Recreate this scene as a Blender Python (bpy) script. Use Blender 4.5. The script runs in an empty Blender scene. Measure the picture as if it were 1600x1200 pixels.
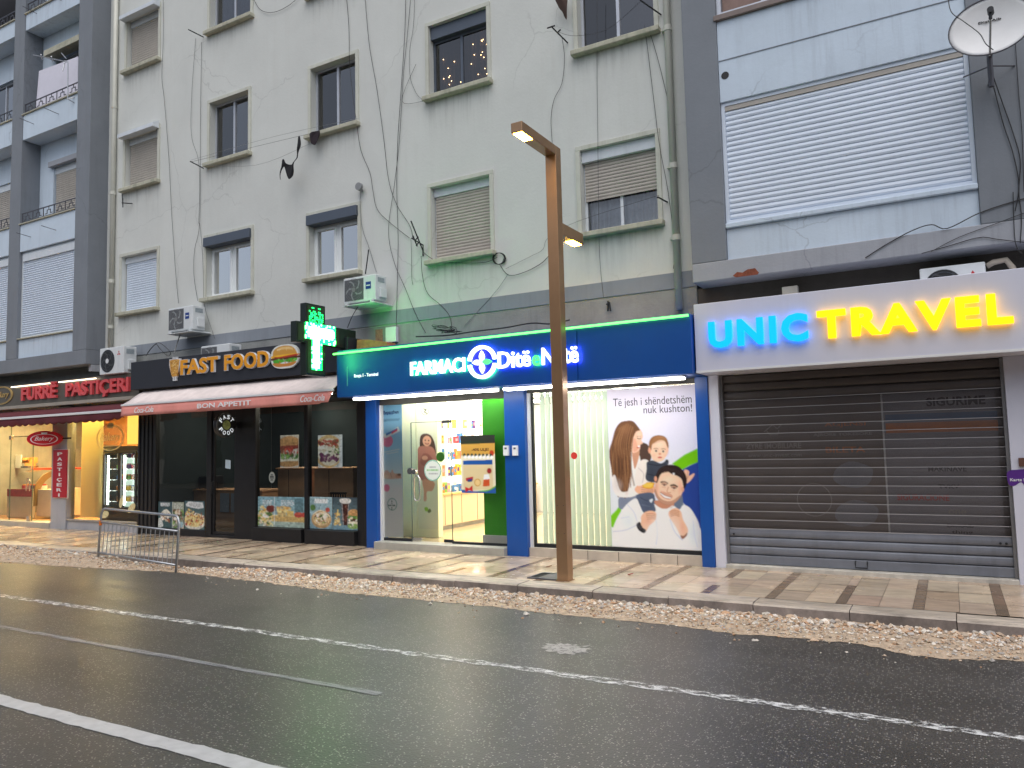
import bpy, math, random
import numpy as np

# ------------------------------------------------------------------ camera, sky, sun, exposure
SC = bpy.context.scene
COL = SC.collection
CZ = 1.93
FPX = 1200.0
YAW, PITCH, ROLL = (math.radians(a) for a in (-29.56438, 4.52278, -1.38167))


def _cam_axes():
    f = np.array([math.sin(YAW) * math.cos(PITCH), math.cos(YAW) * math.cos(PITCH), math.sin(PITCH)])
    r = np.cross(f, [0, 0, 1.0]); r /= np.linalg.norm(r)
    u = np.cross(r, f)
    c, s = math.cos(ROLL), math.sin(ROLL)
    return c * r + s * u, -s * r + c * u, f


CR, CU, CF = _cam_axes()
cam = bpy.data.objects.new('camera', bpy.data.cameras.new('camera'))
COL.objects.link(cam)
from mathutils import Matrix, Vector
cam.matrix_world = Matrix(((CR[0], CU[0], -CF[0], 0), (CR[1], CU[1], -CF[1], 0), (CR[2], CU[2], -CF[2], CZ), (0, 0, 0, 1)))
cam.data.lens = 36.0 * FPX / 1600.0
cam.data.clip_start = 0.05
cam.data.clip_end = 800
SC.camera = cam

SUN_EL, SUN_AZ = math.radians(62), math.radians(150)
world = bpy.data.worlds.new('World')
SC.world = world
world.use_nodes = True
wn, wl = world.node_tree.nodes, world.node_tree.links
wn.clear()
sky = wn.new('ShaderNodeTexSky'); sky.sky_type = 'NISHITA'; sky.sun_disc = False
sky.sun_elevation = SUN_EL; sky.sun_rotation = SUN_AZ
sky.air_density = 1.0; sky.dust_density = 3.0; sky.ozone_density = 2.0
hs = wn.new('ShaderNodeHueSaturation'); hs.inputs['Saturation'].default_value = 0.58
bg = wn.new('ShaderNodeBackground'); bg.inputs['Strength'].default_value = 0.085
wo = wn.new('ShaderNodeOutputWorld')
wl.new(sky.outputs[0], hs.inputs['Color']); wl.new(hs.outputs[0], bg.inputs[0]); wl.new(bg.outputs[0], wo.inputs[0])
sl = bpy.data.lights.new('sun', 'SUN'); sl.energy = 0.8; sl.angle = math.radians(75); sl.color = (1.0, 0.97, 0.93)
so = bpy.data.objects.new('sun', sl); COL.objects.link(so)
_sd = Vector((math.sin(SUN_AZ) * math.cos(SUN_EL), math.cos(SUN_AZ) * math.cos(SUN_EL), math.sin(SUN_EL)))
so.rotation_euler = _sd.to_track_quat('Z', 'Y').to_euler(); so.location = (0, -5, 20)
SC.view_settings.view_transform = 'Standard'; SC.view_settings.look = 'None'
SC.view_settings.gamma = 1.0; SC.view_settings.use_curve_mapping = False
SC.view_settings.exposure = 0.78
SC.render.engine = 'CYCLES'
SC.cycles.max_bounces = 8; SC.cycles.transparent_max_bounces = 16
SC.cycles.caustics_reflective = False; SC.cycles.caustics_refractive = False
SC.cycles.sample_clamp_indirect = 6.0
random.seed(7)
RNG = np.random.default_rng(11)

# ------------------------------------------------------------------ measuring the photograph


def _ray(px, py):
    return CF + CR * ((px - 800) / FPX) - CU * ((py - 600) / FPX)


def W(px, py, Y):
    """x and z, on the wall plane at distance Y, of a point measured in the photograph"""
    d = _ray(px, py); t = Y / d[1]
    return float(d[0] * t), float(d[2] * t + CZ)


def G(px, py, z):
    """x and y on the level z"""
    d = _ray(px, py); t = (z - CZ) / d[2]
    return float(d[0] * t), float(d[1] * t)


def YX(px, py, x):
    """y and z on the plane at x"""
    d = _ray(px, py); t = x / d[0]
    return float(d[1] * t), float(d[2] * t + CZ)


def rect(tl, tr, bl, br, Y):
    a, b, c, d = (W(*p, Y) for p in (tl, tr, bl, br))
    return (a[0] + c[0]) / 2, (b[0] + d[0]) / 2, (c[1] + d[1]) / 2, (a[1] + b[1]) / 2


# ------------------------------------------------------------------ colours and materials
def lin(c):
    c = np.asarray(c, float) / 255.0
    return np.where(c <= 0.04045, c / 12.92, ((c + 0.055) / 1.055) ** 2.4)


def S(r, g, b):
    return tuple(float(v) for v in lin((r, g, b)))


def A(r, g, b, k=1.2):
    return tuple(min(0.85, v * k) for v in S(r, g, b))


MATS = {}


def pbr(name, col, rough=0.6, metal=0.0, var=0.10, scale=3.0, bump=0.0, bscale=60.0, streak=0.0, spec=0.5, stain=None, rvar=0.0, fine=0.0, crack=0.0):
    if name in MATS: return MATS[name]
    m = bpy.data.materials.new(name); m.use_nodes = True
    n, l = m.node_tree.nodes, m.node_tree.links
    p = n['Principled BSDF']
    geo = n.new('ShaderNodeNewGeometry')
    noi = n.new('ShaderNodeTexNoise'); noi.inputs['Scale'].default_value = scale; noi.inputs['Detail'].default_value = 6
    noi.inputs['Roughness'].default_value = 0.65
    l.new(geo.outputs['Position'], noi.inputs['Vector'])

    def mix(fac, a, b):
        mx = n.new('ShaderNodeMix'); mx.data_type = 'RGBA'
        if hasattr(fac, 'is_output'): l.new(fac, mx.inputs[0])
        else: mx.inputs[0].default_value = fac
        for sock, v in ((mx.inputs[6], a), (mx.inputs[7], b)):
            if hasattr(v, 'is_output'): l.new(v, sock)
            else: sock.default_value = (*v, 1)
        return mx.outputs[2]

    def ramp(sock, lo, hi):
        r = n.new('ShaderNodeMapRange'); r.inputs[1].default_value = lo; r.inputs[2].default_value = hi
        l.new(sock, r.inputs[0]); return r.outputs[0]
    lo = tuple(c * (1 - var) for c in col); hi = tuple(min(0.95, c * (1 + var)) for c in col)
    c = mix(ramp(noi.outputs[0], 0.3, 0.7), lo, hi)
    if streak > 0:
        mp = n.new('ShaderNodeMapping'); mp.inputs['Scale'].default_value = (5.0, 5.0, 0.35)
        l.new(geo.outputs['Position'], mp.inputs[0])
        n2 = n.new('ShaderNodeTexNoise'); n2.inputs['Scale'].default_value = 1.6; n2.inputs['Detail'].default_value = 8; n2.inputs['Roughness'].default_value = 0.7
        l.new(mp.outputs[0], n2.inputs['Vector'])
        n3 = n.new('ShaderNodeTexNoise'); n3.inputs['Scale'].default_value = 0.55; n3.inputs['Detail'].default_value = 4
        l.new(geo.outputs['Position'], n3.inputs['Vector'])
        mu = n.new('ShaderNodeMath'); mu.operation = 'MULTIPLY'
        l.new(ramp(n2.outputs[0], 0.5, 0.75), mu.inputs[0]); l.new(ramp(n3.outputs[0], 0.35, 0.65), mu.inputs[1])
        mu2 = n.new('ShaderNodeMath'); mu2.operation = 'MULTIPLY'; mu2.inputs[1].default_value = streak
        l.new(mu.outputs[0], mu2.inputs[0])
        st = stain or tuple(v * 0.5 for v in col)
        c = mix(mu2.outputs[0], c, st)
    if fine > 0:
        nf = n.new('ShaderNodeTexNoise'); nf.inputs['Scale'].default_value = 45; nf.inputs['Detail'].default_value = 3
        l.new(geo.outputs['Position'], nf.inputs['Vector'])
        c = mix(ramp(nf.outputs[0], 0.62, 0.8), c, tuple(v * (1 - fine) for v in col))
    if crack > 0:
        nw = n.new('ShaderNodeTexNoise'); nw.inputs['Scale'].default_value = 2.2; nw.inputs['Detail'].default_value = 5
        l.new(geo.outputs['Position'], nw.inputs['Vector'])
        va = n.new('ShaderNodeVectorMath'); va.operation = 'MULTIPLY_ADD'; va.inputs[1].default_value = (.5, .5, .5)
        l.new(nw.outputs['Color'], va.inputs[0]); l.new(geo.outputs['Position'], va.inputs[2])
        vo = n.new('ShaderNodeTexVoronoi'); vo.feature = 'DISTANCE_TO_EDGE'; vo.inputs['Scale'].default_value = 0.45; l.new(va.outputs[0], vo.inputs['Vector'])
        ed = n.new('ShaderNodeMapRange'); ed.inputs[1].default_value = 0.0; ed.inputs[2].default_value = 0.007; ed.inputs[3].default_value = 1; ed.inputs[4].default_value = 0; l.new(vo.outputs['Distance'], ed.inputs[0])
        nm = n.new('ShaderNodeTexNoise'); nm.inputs['Scale'].default_value = .5; l.new(geo.outputs['Position'], nm.inputs['Vector'])
        mk_ = n.new('ShaderNodeMath'); mk_.operation = 'MULTIPLY'; l.new(ed.outputs[0], mk_.inputs[0]); l.new(ramp(nm.outputs[0], .5, .6), mk_.inputs[1])
        mk2 = n.new('ShaderNodeMath'); mk2.operation = 'MULTIPLY'; mk2.inputs[1].default_value = crack; l.new(mk_.outputs[0], mk2.inputs[0])
        c = mix(mk2.outputs[0], c, tuple(v * .35 for v in col))
        nq = n.new('ShaderNodeTexNoise'); nq.inputs['Scale'].default_value = .7; nq.inputs['Detail'].default_value = 3; l.new(va.outputs[0], nq.inputs['Vector'])
        pq = n.new('ShaderNodeMath'); pq.operation = 'MULTIPLY'; pq.inputs[1].default_value = .5 * crack; l.new(ramp(nq.outputs[0], .57, .59), pq.inputs[0])
        c = mix(pq.outputs[0], c, tuple(v * .86 for v in col))
    l.new(c, p.inputs['Base Color'])
    p.inputs['Metallic'].default_value = metal
    p.inputs['Specular IOR Level'].default_value = spec
    if rvar > 0:
        r = n.new('ShaderNodeMapRange'); r.inputs[1].default_value = 0.3; r.inputs[2].default_value = 0.7
        r.inputs[3].default_value = max(0.03, rough - rvar); r.inputs[4].default_value = min(1, rough + rvar)
        n4 = n.new('ShaderNodeTexNoise'); n4.inputs['Scale'].default_value = scale * 1.7; n4.inputs['Detail'].default_value = 4
        l.new(geo.outputs['Position'], n4.inputs['Vector']); l.new(n4.outputs[0], r.inputs[0]); l.new(r.outputs[0], p.inputs['Roughness'])
    else:
        p.inputs['Roughness'].default_value = rough
    if bump > 0:
        nb = n.new('ShaderNodeTexNoise'); nb.inputs['Scale'].default_value = bscale; nb.inputs['Detail'].default_value = 4
        l.new(geo.outputs['Position'], nb.inputs['Vector'])
        b = n.new('ShaderNodeBump'); b.inputs['Strength'].default_value = bump; b.inputs['Distance'].default_value = 0.01
        l.new(nb.outputs[0], b.inputs['Height']); l.new(b.outputs[0], p.inputs['Normal'])
    MATS[name] = m
    return m


def emit(name, col, strength, base=None):
    if name in MATS: return MATS[name]
    m = bpy.data.materials.new(name); m.use_nodes = True
    p = m.node_tree.nodes['Principled BSDF']
    p.inputs['Base Color'].default_value = (*(base or col), 1)
    p.inputs['Emission Color'].default_value = (*col, 1); p.inputs['Emission Strength'].default_value = strength
    p.inputs['Roughness'].default_value = 0.4
    MATS[name] = m
    return m


def glass(name, tint=(1, 1, 1), refl=1.0, rough=0.02, haze=0.0):
    """thin pane: tinted see-through plus a Fresnel reflection"""
    if name in MATS: return MATS[name]
    m = bpy.data.materials.new(name); m.use_nodes = True
    n, l = m.node_tree.nodes, m.node_tree.links
    n.clear()
    tr = n.new('ShaderNodeBsdfTransparent'); tr.inputs[0].default_value = (*tint, 1)
    gl = n.new('ShaderNodeBsdfGlossy'); gl.inputs['Roughness'].default_value = rough
    fr = n.new('ShaderNodeFresnel'); fr.inputs[0].default_value = 1.5
    ml = n.new('ShaderNodeMath'); ml.operation = 'MULTIPLY'; ml.inputs[1].default_value = refl; ml.use_clamp = True
    mx = n.new('ShaderNodeMixShader'); out = n.new('ShaderNodeOutputMaterial')
    tc = n.new('ShaderNodeNewGeometry'); nz = n.new('ShaderNodeTexNoise'); nz.inputs['Scale'].default_value = 1.1
    bp = n.new('ShaderNodeBump'); bp.inputs['Strength'].default_value = 0.06; bp.inputs['Distance'].default_value = 0.05
    l.new(tc.outputs['Position'], nz.inputs['Vector']); l.new(nz.outputs[0], bp.inputs['Height']); l.new(bp.outputs[0], gl.inputs['Normal'])
    l.new(fr.outputs[0], ml.inputs[0]); l.new(ml.outputs[0], mx.inputs[0]); l.new(tr.outputs[0], mx.inputs[1]); l.new(gl.outputs[0], mx.inputs[2])
    if haze > 0:
        df = n.new('ShaderNodeBsdfDiffuse'); df.inputs[0].default_value = (0.5, 0.5, 0.48, 1)
        m2 = n.new('ShaderNodeMixShader'); m2.inputs[0].default_value = haze
        l.new(mx.outputs[0], m2.inputs[1]); l.new(df.outputs[0], m2.inputs[2]); l.new(m2.outputs[0], out.inputs[0])
    else:
        l.new(mx.outputs[0], out.inputs[0])
    MATS[name] = m
    return m


def attr_mat(name, rough=0.5, spec=0.5, emission=0.0, bump=0.0, rvar=0.0, grain=0.0):
    """colour comes from the mesh's own printed / per-slab colour attribute"""
    if name in MATS: return MATS[name]
    m = bpy.data.materials.new(name); m.use_nodes = True
    n, l = m.node_tree.nodes, m.node_tree.links
    p = n['Principled BSDF']; a = n.new('ShaderNodeAttribute'); a.attribute_name = 'print'
    geo = n.new('ShaderNodeNewGeometry')
    csock = a.outputs['Color']
    if grain > 0:
        mp = n.new('ShaderNodeMapping'); mp.inputs['Scale'].default_value = (1.2, 5.0, 1)
        l.new(geo.outputs['Position'], mp.inputs[0])
        nz = n.new('ShaderNodeTexNoise'); nz.inputs['Scale'].default_value = 2.4; nz.inputs['Detail'].default_value = 8; nz.inputs['Roughness'].default_value = 0.75
        l.new(mp.outputs[0], nz.inputs['Vector'])
        mr = n.new('ShaderNodeMapRange'); mr.inputs[1].default_value = 0.3; mr.inputs[2].default_value = 0.7
        mr.inputs[3].default_value = 1 - grain; mr.inputs[4].default_value = 1 + grain * 0.6
        l.new(nz.outputs[0], mr.inputs[0])
        vm = n.new('ShaderNodeVectorMath'); vm.operation = 'SCALE'
        l.new(csock, vm.inputs[0]); l.new(mr.outputs[0], vm.inputs['Scale']); csock = vm.outputs[0]
    l.new(csock, p.inputs['Base Color'])
    p.inputs['Roughness'].default_value = rough; p.inputs['Specular IOR Level'].default_value = spec
    if rvar > 0:
        n4 = n.new('ShaderNodeTexNoise'); n4.inputs['Scale'].default_value = 1.6; n4.inputs['Detail'].default_value = 5
        r = n.new('ShaderNodeMapRange'); r.inputs[1].default_value = 0.35; r.inputs[2].default_value = 0.65
        r.inputs[3].default_value = max(0.04, rough - rvar); r.inputs[4].default_value = rough + rvar
        l.new(geo.outputs['Position'], n4.inputs['Vector']); l.new(n4.outputs[0], r.inputs[0]); l.new(r.outputs[0], p.inputs['Roughness'])
    if emission > 0:
        l.new(csock, p.inputs['Emission Color']); p.inputs['Emission Strength'].default_value = emission
    if bump > 0:
        nb = n.new('ShaderNodeTexNoise'); nb.inputs['Scale'].default_value = 6; nb.inputs['Detail'].default_value = 6
        l.new(geo.outputs['Position'], nb.inputs['Vector'])
        b = n.new('ShaderNodeBump'); b.inputs['Strength'].default_value = bump; b.inputs['Distance'].default_value = 0.01
        l.new(nb.outputs[0], b.inputs['Height']); l.new(b.outputs[0], p.inputs['Normal'])
    MATS[name] = m
    return m


# ------------------------------------------------------------------ mesh building
WL = {}          # world location of every thing root


class MB:
    def __init__(self):
        self.v, self.f, self.mi, self.col = [], [], [], None
        self.cur = 0

    def add(self, verts, faces):
        o = len(self.v)
        self.v.extend(tuple(map(float, p)) for p in verts)
        for fc in faces:
            self.f.append(tuple(i + o for i in fc)); self.mi.append(self.cur)
        return self

    def box(self, x0, x1, y0, y1, z0, z1):
        if x0 > x1: x0, x1 = x1, x0
        if y0 > y1: y0, y1 = y1, y0
        if z0 > z1: z0, z1 = z1, z0
        return self.add([(x0, y0, z0), (x1, y0, z0), (x1, y1, z0), (x0, y1, z0), (x0, y0, z1), (x1, y0, z1), (x1, y1, z1), (x0, y1, z1)],
                        [(0, 3, 2, 1), (4, 5, 6, 7), (0, 1, 5, 4), (1, 2, 6, 5), (2, 3, 7, 6), (3, 0, 4, 7)])

    def quad(self, a, b, c, d):
        return self.add([a, b, c, d], [(0, 1, 2, 3)])

    def prism(self, pts, frame, t):
        """closed outline pts (u,v) on a frame, front at w=0 and back at w=-t"""
        n = len(pts)
        ar = sum(pts[i][0] * pts[(i + 1) % n][1] - pts[(i + 1) % n][0] * pts[i][1] for i in range(n))
        if ar < 0: pts = pts[::-1]
        vs = [frame(u, v, 0) for u, v in pts] + [frame(u, v, -t) for u, v in pts]
        fs = [tuple(range(n)), tuple(range(2 * n - 1, n - 1, -1))] + [((i + 1) % n, i, n + i, n + (i + 1) % n) for i in range(n)]
        return self.add(vs, fs)

    def tube(self, pts, r, n=6, cap=True):
        pts = [np.array(p, float) for p in pts]
        rs = r if hasattr(r, '__len__') else [r] * len(pts)
        vs, fs = [], []
        prev = None
        for i, p in enumerate(pts):
            d = (pts[min(i + 1, len(pts) - 1)] - pts[max(i - 1, 0)]); d = d / (np.linalg.norm(d) + 1e-9)
            if prev is None:
                a = np.cross(d, [0, 0, 1.0])
                if np.linalg.norm(a) < 0.1: a = np.cross(d, [1.0, 0, 0])
            else:
                a = prev - d * (prev @ d)
            a = a / (np.linalg.norm(a) + 1e-9); prev = a
            b = np.cross(d, a)
            for k in range(n):
                t = 2 * math.pi * k / n
                vs.append(p + rs[i] * (math.cos(t) * a + math.sin(t) * b))
        for i in range(len(pts) - 1):
            for k in range(n):
                k2 = (k + 1) % n
                fs.append((i * n + k, i * n + k2, (i + 1) * n + k2, (i + 1) * n + k))
        if cap:
            fs.append(tuple(range(n - 1, -1, -1))); fs.append(tuple(range((len(pts) - 1) * n, len(pts) * n)))
        return self.add(vs, fs)

    def disc(self, c, frame_u, frame_v, frame_n, r, t, n=28, rv=None):
        u, v, w = (np.array(a, float) for a in (frame_u, frame_v, frame_n)); c = np.array(c, float)
        fr = lambda a, b, d: c + u * a + v * b + w * d
        return self.prism([(r * math.cos(2 * math.pi * k / n), (rv or r) * math.sin(2 * math.pi * k / n)) for k in range(n)], fr, t)

    def ring(self, frame, r0, r1, t, a0=0.0, a1=2 * math.pi, n=32, k=1.0):
        full = abs(a1 - a0) > 6.28
        vs, fs = [], []
        for i in range(n + 1):
            a = a0 + (a1 - a0) * i / n
            for rr in (r0, r1):
                for w in (0, -t): vs.append(frame(rr * math.cos(a), k * rr * math.sin(a), w))
        for i in range(n):
            a, b = 4 * i, 4 * i + 4
            fs += [(a, a + 2, b + 2, b), (a + 1, b + 1, b + 3, a + 3), (a + 2, a + 3, b + 3, b + 2), (a, b, b + 1, a + 1)]
        if not full: fs += [(0, 1, 3, 2), (4 * n, 4 * n + 2, 4 * n + 3, 4 * n + 1)]
        return self.add(vs, fs)

    def build(self, name, mats, parent=None, smooth=False, bevel=0.0, loc=None):
        if not isinstance(mats, (list, tuple)): mats = [mats]
        v = np.array(self.v, float).reshape(-1, 3)
        if parent is not None:
            base = WL[parent.name]
        elif loc is not None:
            base = np.array(loc, float)
        else:
            lo, hi = v.min(0), v.max(0)
            base = np.array([(lo[0] + hi[0]) / 2, (lo[1] + hi[1]) / 2, lo[2]])
        me = bpy.data.meshes.new(name)
        me.from_pydata((v - base).tolist(), [], self.f)
        for m in mats: me.materials.append(m)
        if len(mats) > 1: me.polygons.foreach_set('material_index', self.mi)
        if smooth: me.polygons.foreach_set('use_smooth', [True] * len(me.polygons))
        if self.col is not None:
            ca = me.color_attributes.new('print', 'FLOAT_COLOR', 'POINT')
            ca.data.foreach_set('color', np.concatenate([np.asarray(self.col, float), np.ones((len(v), 1))], 1).ravel())
        me.update()
        o = bpy.data.objects.new(name, me); COL.objects.link(o)
        if parent is not None:
            o.parent = parent
        else:
            o.location = base
        WL[o.name] = base
        if bevel > 0:
            b = o.modifiers.new('bevel', 'BEVEL'); b.width = bevel; b.segments = 2; b.limit_method = 'ANGLE'; b.angle_limit = 0.7
            b.harden_normals = False
        return o


def thing(name, label, cat, loc, group=None):
    o = bpy.data.objects.new(name, None); COL.objects.link(o)
    o.empty_display_size = 0.2
    o.location = loc; WL[o.name] = np.array(loc, float)
    return tag(o, label, cat, group)


def tag(o, label, cat, group=None):
    o['label'] = label; o['category'] = cat
    if group: o['group'] = group
    return o


def struct(o, kind='structure'):
    o['kind'] = kind
    return o


def dup(root, delta, label):
    def cp(o, par):
        c = o.copy(); COL.objects.link(c)
        WL[c.name] = WL[o.name] + np.array(delta, float)
        if par is None: c.location = Vector(o.location) + Vector(delta)
        else: c.parent = par
        for ch in list(o.children): cp(ch, c)
        return c
    r = cp(root, None); r['label'] = label
    return r


def wallframe(x, z, Y):
    return lambda u, v, w: (x + u, Y - w, z + v)


def sideframe(x, y, z):
    """a face that looks towards +x: u runs to +y, v up"""
    return lambda u, v, w: (x + w, y + u, z + v)


def smooth_poly(pts, n=6, closed=True):
    P = np.array(pts, float); m = len(P); out = []
    for i in range(m if closed else m - 1):
        g = (lambda k: P[k % m]) if closed else (lambda k: P[min(max(k, 0), m - 1)])
        p0, p1, p2, p3 = g(i - 1), g(i), g(i + 1), g(i + 2)
        for k in range(n):
            t = k / n
            out.append(0.5 * (2 * p1 + (p2 - p0) * t + (2 * p0 - 5 * p1 + 4 * p2 - p3) * t * t + (3 * p1 - p0 - 3 * p2 + p3) * t ** 3))
    if not closed: out.append(P[-1])
    return np.array(out)


# ------------------------------------------------------------------ lettering
def text_geo(s, bold=0.0, shear=0.0, res=3, space=1.0):
    cu = bpy.data.curves.new('t', 'FONT'); cu.body = s; cu.size = 1; cu.extrude = 0.5; cu.offset = bold; cu.resolution_u = res
    cu.shear = shear; cu.space_character = space
    ob = bpy.data.objects.new('t', cu); me = ob.to_mesh()
    v = np.array([x.co[:] for x in me.vertices]).reshape(-1, 3)
    f = [tuple(p.vertices) for p in me.polygons]
    ob.to_mesh_clear(); bpy.data.objects.remove(ob); bpy.data.curves.remove(cu)
    return v, f


def split_letters(v, f):
    par = list(range(len(v)))

    def find(a):
        while par[a] != a: par[a] = par[par[a]]; a = par[a]
        return a
    # weld coincident points so that caps and sides hang together
    seen = {}
    for i, p in enumerate(np.round(v, 4)):
        k = tuple(p)
        if k in seen: par[find(i)] = find(seen[k])
        else: seen[k] = i
    for fc in f:
        for a in fc[1:]: par[find(a)] = find(fc[0])
    comp = {}
    for i in range(len(v)): comp.setdefault(find(i), []).append(i)
    groups = [[v[ix][:, 0].min(), v[ix][:, 0].max(), set(ix)] for ix in comp.values()]
    groups.sort(key=lambda g: g[0])
    out = []
    for g in groups:
        if out:
            h = out[-1]; ov = min(h[1], g[1]) - max(h[0], g[0])
            if ov > 0.45 * min(h[1] - h[0], g[1] - g[0]):
                h[0] = min(h[0], g[0]); h[1] = max(h[1], g[1]); h[2] |= g[2]; continue
        out.append(g)
    res = []
    for _, _, ix in out:
        ids = sorted(ix); mp = {a: k for k, a in enumerate(ids)}
        res.append((v[ids], [tuple(mp[a] for a in fc) for fc in f if fc[0] in ix]))
    return res


def word(s, x0, x1, z0, z1, Y, thick, mats, parent, name='letter', bold=0.02, split=True, shear=0.0, slope=0.0, fr=None, res=3, space=1.0, matf=None):
    """lettering that fills the box; front face stands at Y - thick, back at Y. fr: an own frame (u,v,w)"""
    v, f = text_geo(s, bold, shear, res, space)
    lo, hi = v.min(0), v.max(0)
    if 'Ç' in s or 'ç' in s or 'Ë' in s:      # measure caps only
        vv, _ = text_geo(s.replace('Ç', 'C').replace('ç', 'c').replace('Ë', 'E'), bold, shear, res, space); lo[1], hi[1] = vv[:, 1].min(), vv[:, 1].max()
    q = np.empty_like(v)
    q[:, 0] = (v[:, 0] - lo[0]) / (hi[0] - lo[0]) * (x1 - x0)
    q[:, 1] = (v[:, 1] - lo[1]) / (hi[1] - lo[1]) * (z1 - z0) + slope * q[:, 0]
    q[:, 2] = (v[:, 2] + 0.5) * thick
    frm = fr or wallframe(x0, z0, Y)
    objs = []
    for k, (lv, lf) in enumerate(split_letters(q, f) if split else [(q, f)]):
        m = MB(); m.add([frm(*p) for p in lv], lf)
        objs.append(m.build(name, mats if matf is None else matf(k), parent))
    return objs


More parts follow.
